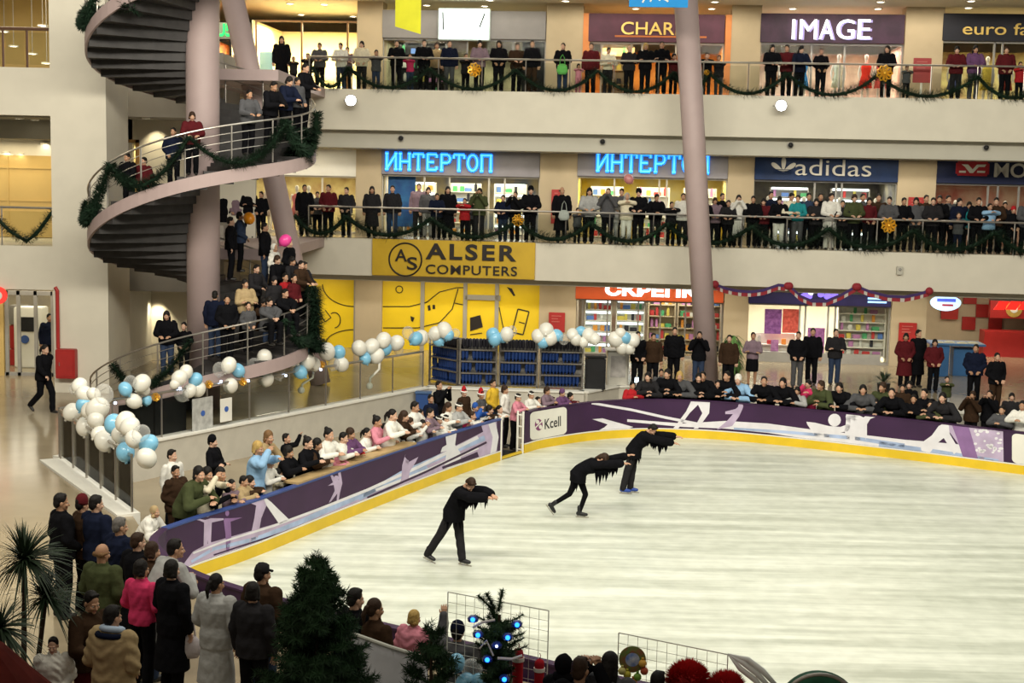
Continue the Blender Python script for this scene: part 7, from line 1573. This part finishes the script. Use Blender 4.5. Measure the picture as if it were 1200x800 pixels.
# -------- the three skaters
def skater(px, py, pose, top, bot, hair, height, rz, boot, lab):
    p = at_z(px, py, 0); o = person(p, rz, height, pose, top, bot, hair, lab, None, 2, SKINS[0]); J = joints(pose, False); zmin = 9
    for s in 'LR':
        an = J['a' + s]; lift = J['f' + s] or 0; d = V3((0, -math.cos(lift), -math.sin(lift))); u = V3((0, -math.sin(lift), math.cos(lift))); b = newbm()
        limb(b, [an + u * .10, an - u * .01], [.052, .048]); limb(b, [an - u * .035 - d * .03, an + d * .07 - u * .045, an + d * .15 - u * .05], [.046, .044, .034])
        me = remesh(b, .009, 1); me.materials.append(mat('boot_' + boot, {'black': (.012, .012, .014), 'blue': (.02, .06, .30)}[boot], .35, .4)); me.polygons.foreach_set('use_smooth', [True] * len(me.polygons)); k = bpy.data.objects.new('skate', me); COL.objects.link(k); k.parent = o
        b = newbm(); q = lambda f, h: an + d * f - u * h
        for f0, f1, h0, h1, w in ((-.08, .20, .098, .118, .003), (-.05, -.02, .075, .105, .008), (.09, .13, .07, .105, .008)):
            vs = [b.verts.new(q(f, h) + V3((x, 0, 0))) for x in (-w, w) for h in (h0, h1) for f in (f0, f1)]
            for f in ((0, 1, 3, 2), (4, 6, 7, 5), (0, 4, 5, 1), (2, 3, 7, 6), (0, 2, 6, 4), (1, 5, 7, 3)): b.faces.new([vs[i] for i in f])
        bl_ = obj('blade', b, M_STEEL, k); zmin = min(zmin, min((v.co.z for v in bl_.data.vertices)))
    o.location.z -= zmin * o.scale.x
    b = newbm(); r = random.Random(px)                                     # fringed rags of the costume
    for s in 'LR':
        a_, e, w = J['s' + s], J['e' + s], J['w' + s]
        for f in (.12, .26, .40, .54, .68, .82, .96):
            c = a_.lerp(e, f * 1.3) if f * 1.3 < 1 else e.lerp(w, (f * 1.3 - 1) * 1.4); L = r.uniform(.18, .46) * (1.15 - .5 * f); ww = .055; tw = (w - e).normalized()
            v = [b.verts.new(c - tw * ww + V3((0, 0, -.05))), b.verts.new(c + tw * ww + V3((0, 0, -.05))), b.verts.new(c + tw * ww * .8 + V3((r.uniform(-.02, .02), 0, -L * .55))), b.verts.new(c + V3((r.uniform(-.03, .03), r.uniform(-.02, .02), -L)))]; b.faces.new(v)
    for k in range(14):
        a_ = 2 * PI * k / 14; c = J['pel'] + V3((math.cos(a_) * .165, math.sin(a_) * .125, .0)); t_ = V3((-math.sin(a_), math.cos(a_), 0)) * .05; L = r.uniform(.14, .34); ou = V3((math.cos(a_), math.sin(a_), 0)) * .05
        b.faces.new([b.verts.new(c - t_), b.verts.new(c + t_), b.verts.new(c + t_ * .6 + ou * .7 - V3((0, 0, L * .6))), b.verts.new(c + ou - V3((0, 0, L)))])
    bmesh.ops.solidify(b, geom=b.faces[:], thickness=.006); f = obj('costume_fringe', b, M_CLOTH, o, color=C['k']); return o
skater(531, 662, 's1', 'ku', 'dt', 'sh', 1.80, math.radians(58), 'black', 'skater in black tunic bending forward with outstretched arms, nearest of the three skaters')
skater(676, 607, 's2', 'ku', 'kg', 'dh', 1.70, math.radians(80), 'black', 'skater in black with light brown loose hair and dark tights, middle of the three')
skater(741, 578, 's3', 'ku', 'dt', 'sk', 1.78, math.radians(80), 'blue', 'skater in black with blue skates, farthest of the three skaters')

# -------- things people hold
def bag(P, s, col, lab, nm='shoulder_bag', cat='bag'):
    t = thing(nm, lab, cat, P); b = newbm(); loft(b, [((0, 0, -.2 * s), .12 * s, .05 * s, 0), ((0, 0, -.1 * s), .19 * s, .08 * s, 0), ((0, 0, .06 * s), .16 * s, .06 * s, 0), ((0, 0, .14 * s), .09 * s, .03 * s, 0)]); obj('bag_body', b, M_CLOTH, t, True, color=col)
    b = newbm(); tube(b, [(-.09 * s, 0, .1 * s), (-.06 * s, 0, .34 * s), (0, 0, .44 * s), (.06 * s, 0, .34 * s), (.09 * s, 0, .1 * s)], .012, 6); obj('strap', b, M_CLOTH, t, color=col)
def near_person(sub):
    return next(o for o in PEOPLE if sub in o['label'])
p = at_y(222, 755, 16.1); bag(p, .8, (.55, .50, .52), 'pale bag hanging beside the grey-coated person with the ponytail')
u, z = fp(661, 251, .05); bag(FM @ V3((u, .0, z)), 1.0, (.33, .36, .33), 'grey bag held at the middle railing by the balding person in black coat')
u, z = fp(659, 80, .05); bag(FM @ V3((u, .0, z)), 1.0, (.10, .35, .08), 'green and white bag held at the upper railing left of the CHARM shop')
q = at_y(689, 775, 13.95); t = thing('camera', 'small camera with bright screen held up by the person at the near barrier', 'camera', q); b = newbm(); bbox(b, -.05, .05, -.015, .015, -.035, .035, .006); obj('body', b, M_BLACK, t); b = newbm(); box(b, -.035, .03, -.0165, -.015, -.026, .026); obj('screen', b, mat('camera_screen', (.6, .75, 1), emit=2.5), t); b = newbm(); tube(b, [(0, .015, 0), (0, .035, 0)], .022, 12); obj('lens', b, M_BLACK, t)
q = at_y(746, 445, 40.2); t = thing('phone', 'small glowing phone screen held up at the far barrier', 'phone', q); b = newbm(); bbox(b, -.06, .06, -.01, .01, -.08, .08, .005); obj('body', b, M_BLACK, t); b = newbm(); box(b, -.05, .05, -.013, -.01, -.07, .07); obj('screen', b, mat('phone_screen', (.75, .9, 1), emit=6), t)
print('people', len(PEOPLE), 'objects', len(bpy.data.objects))
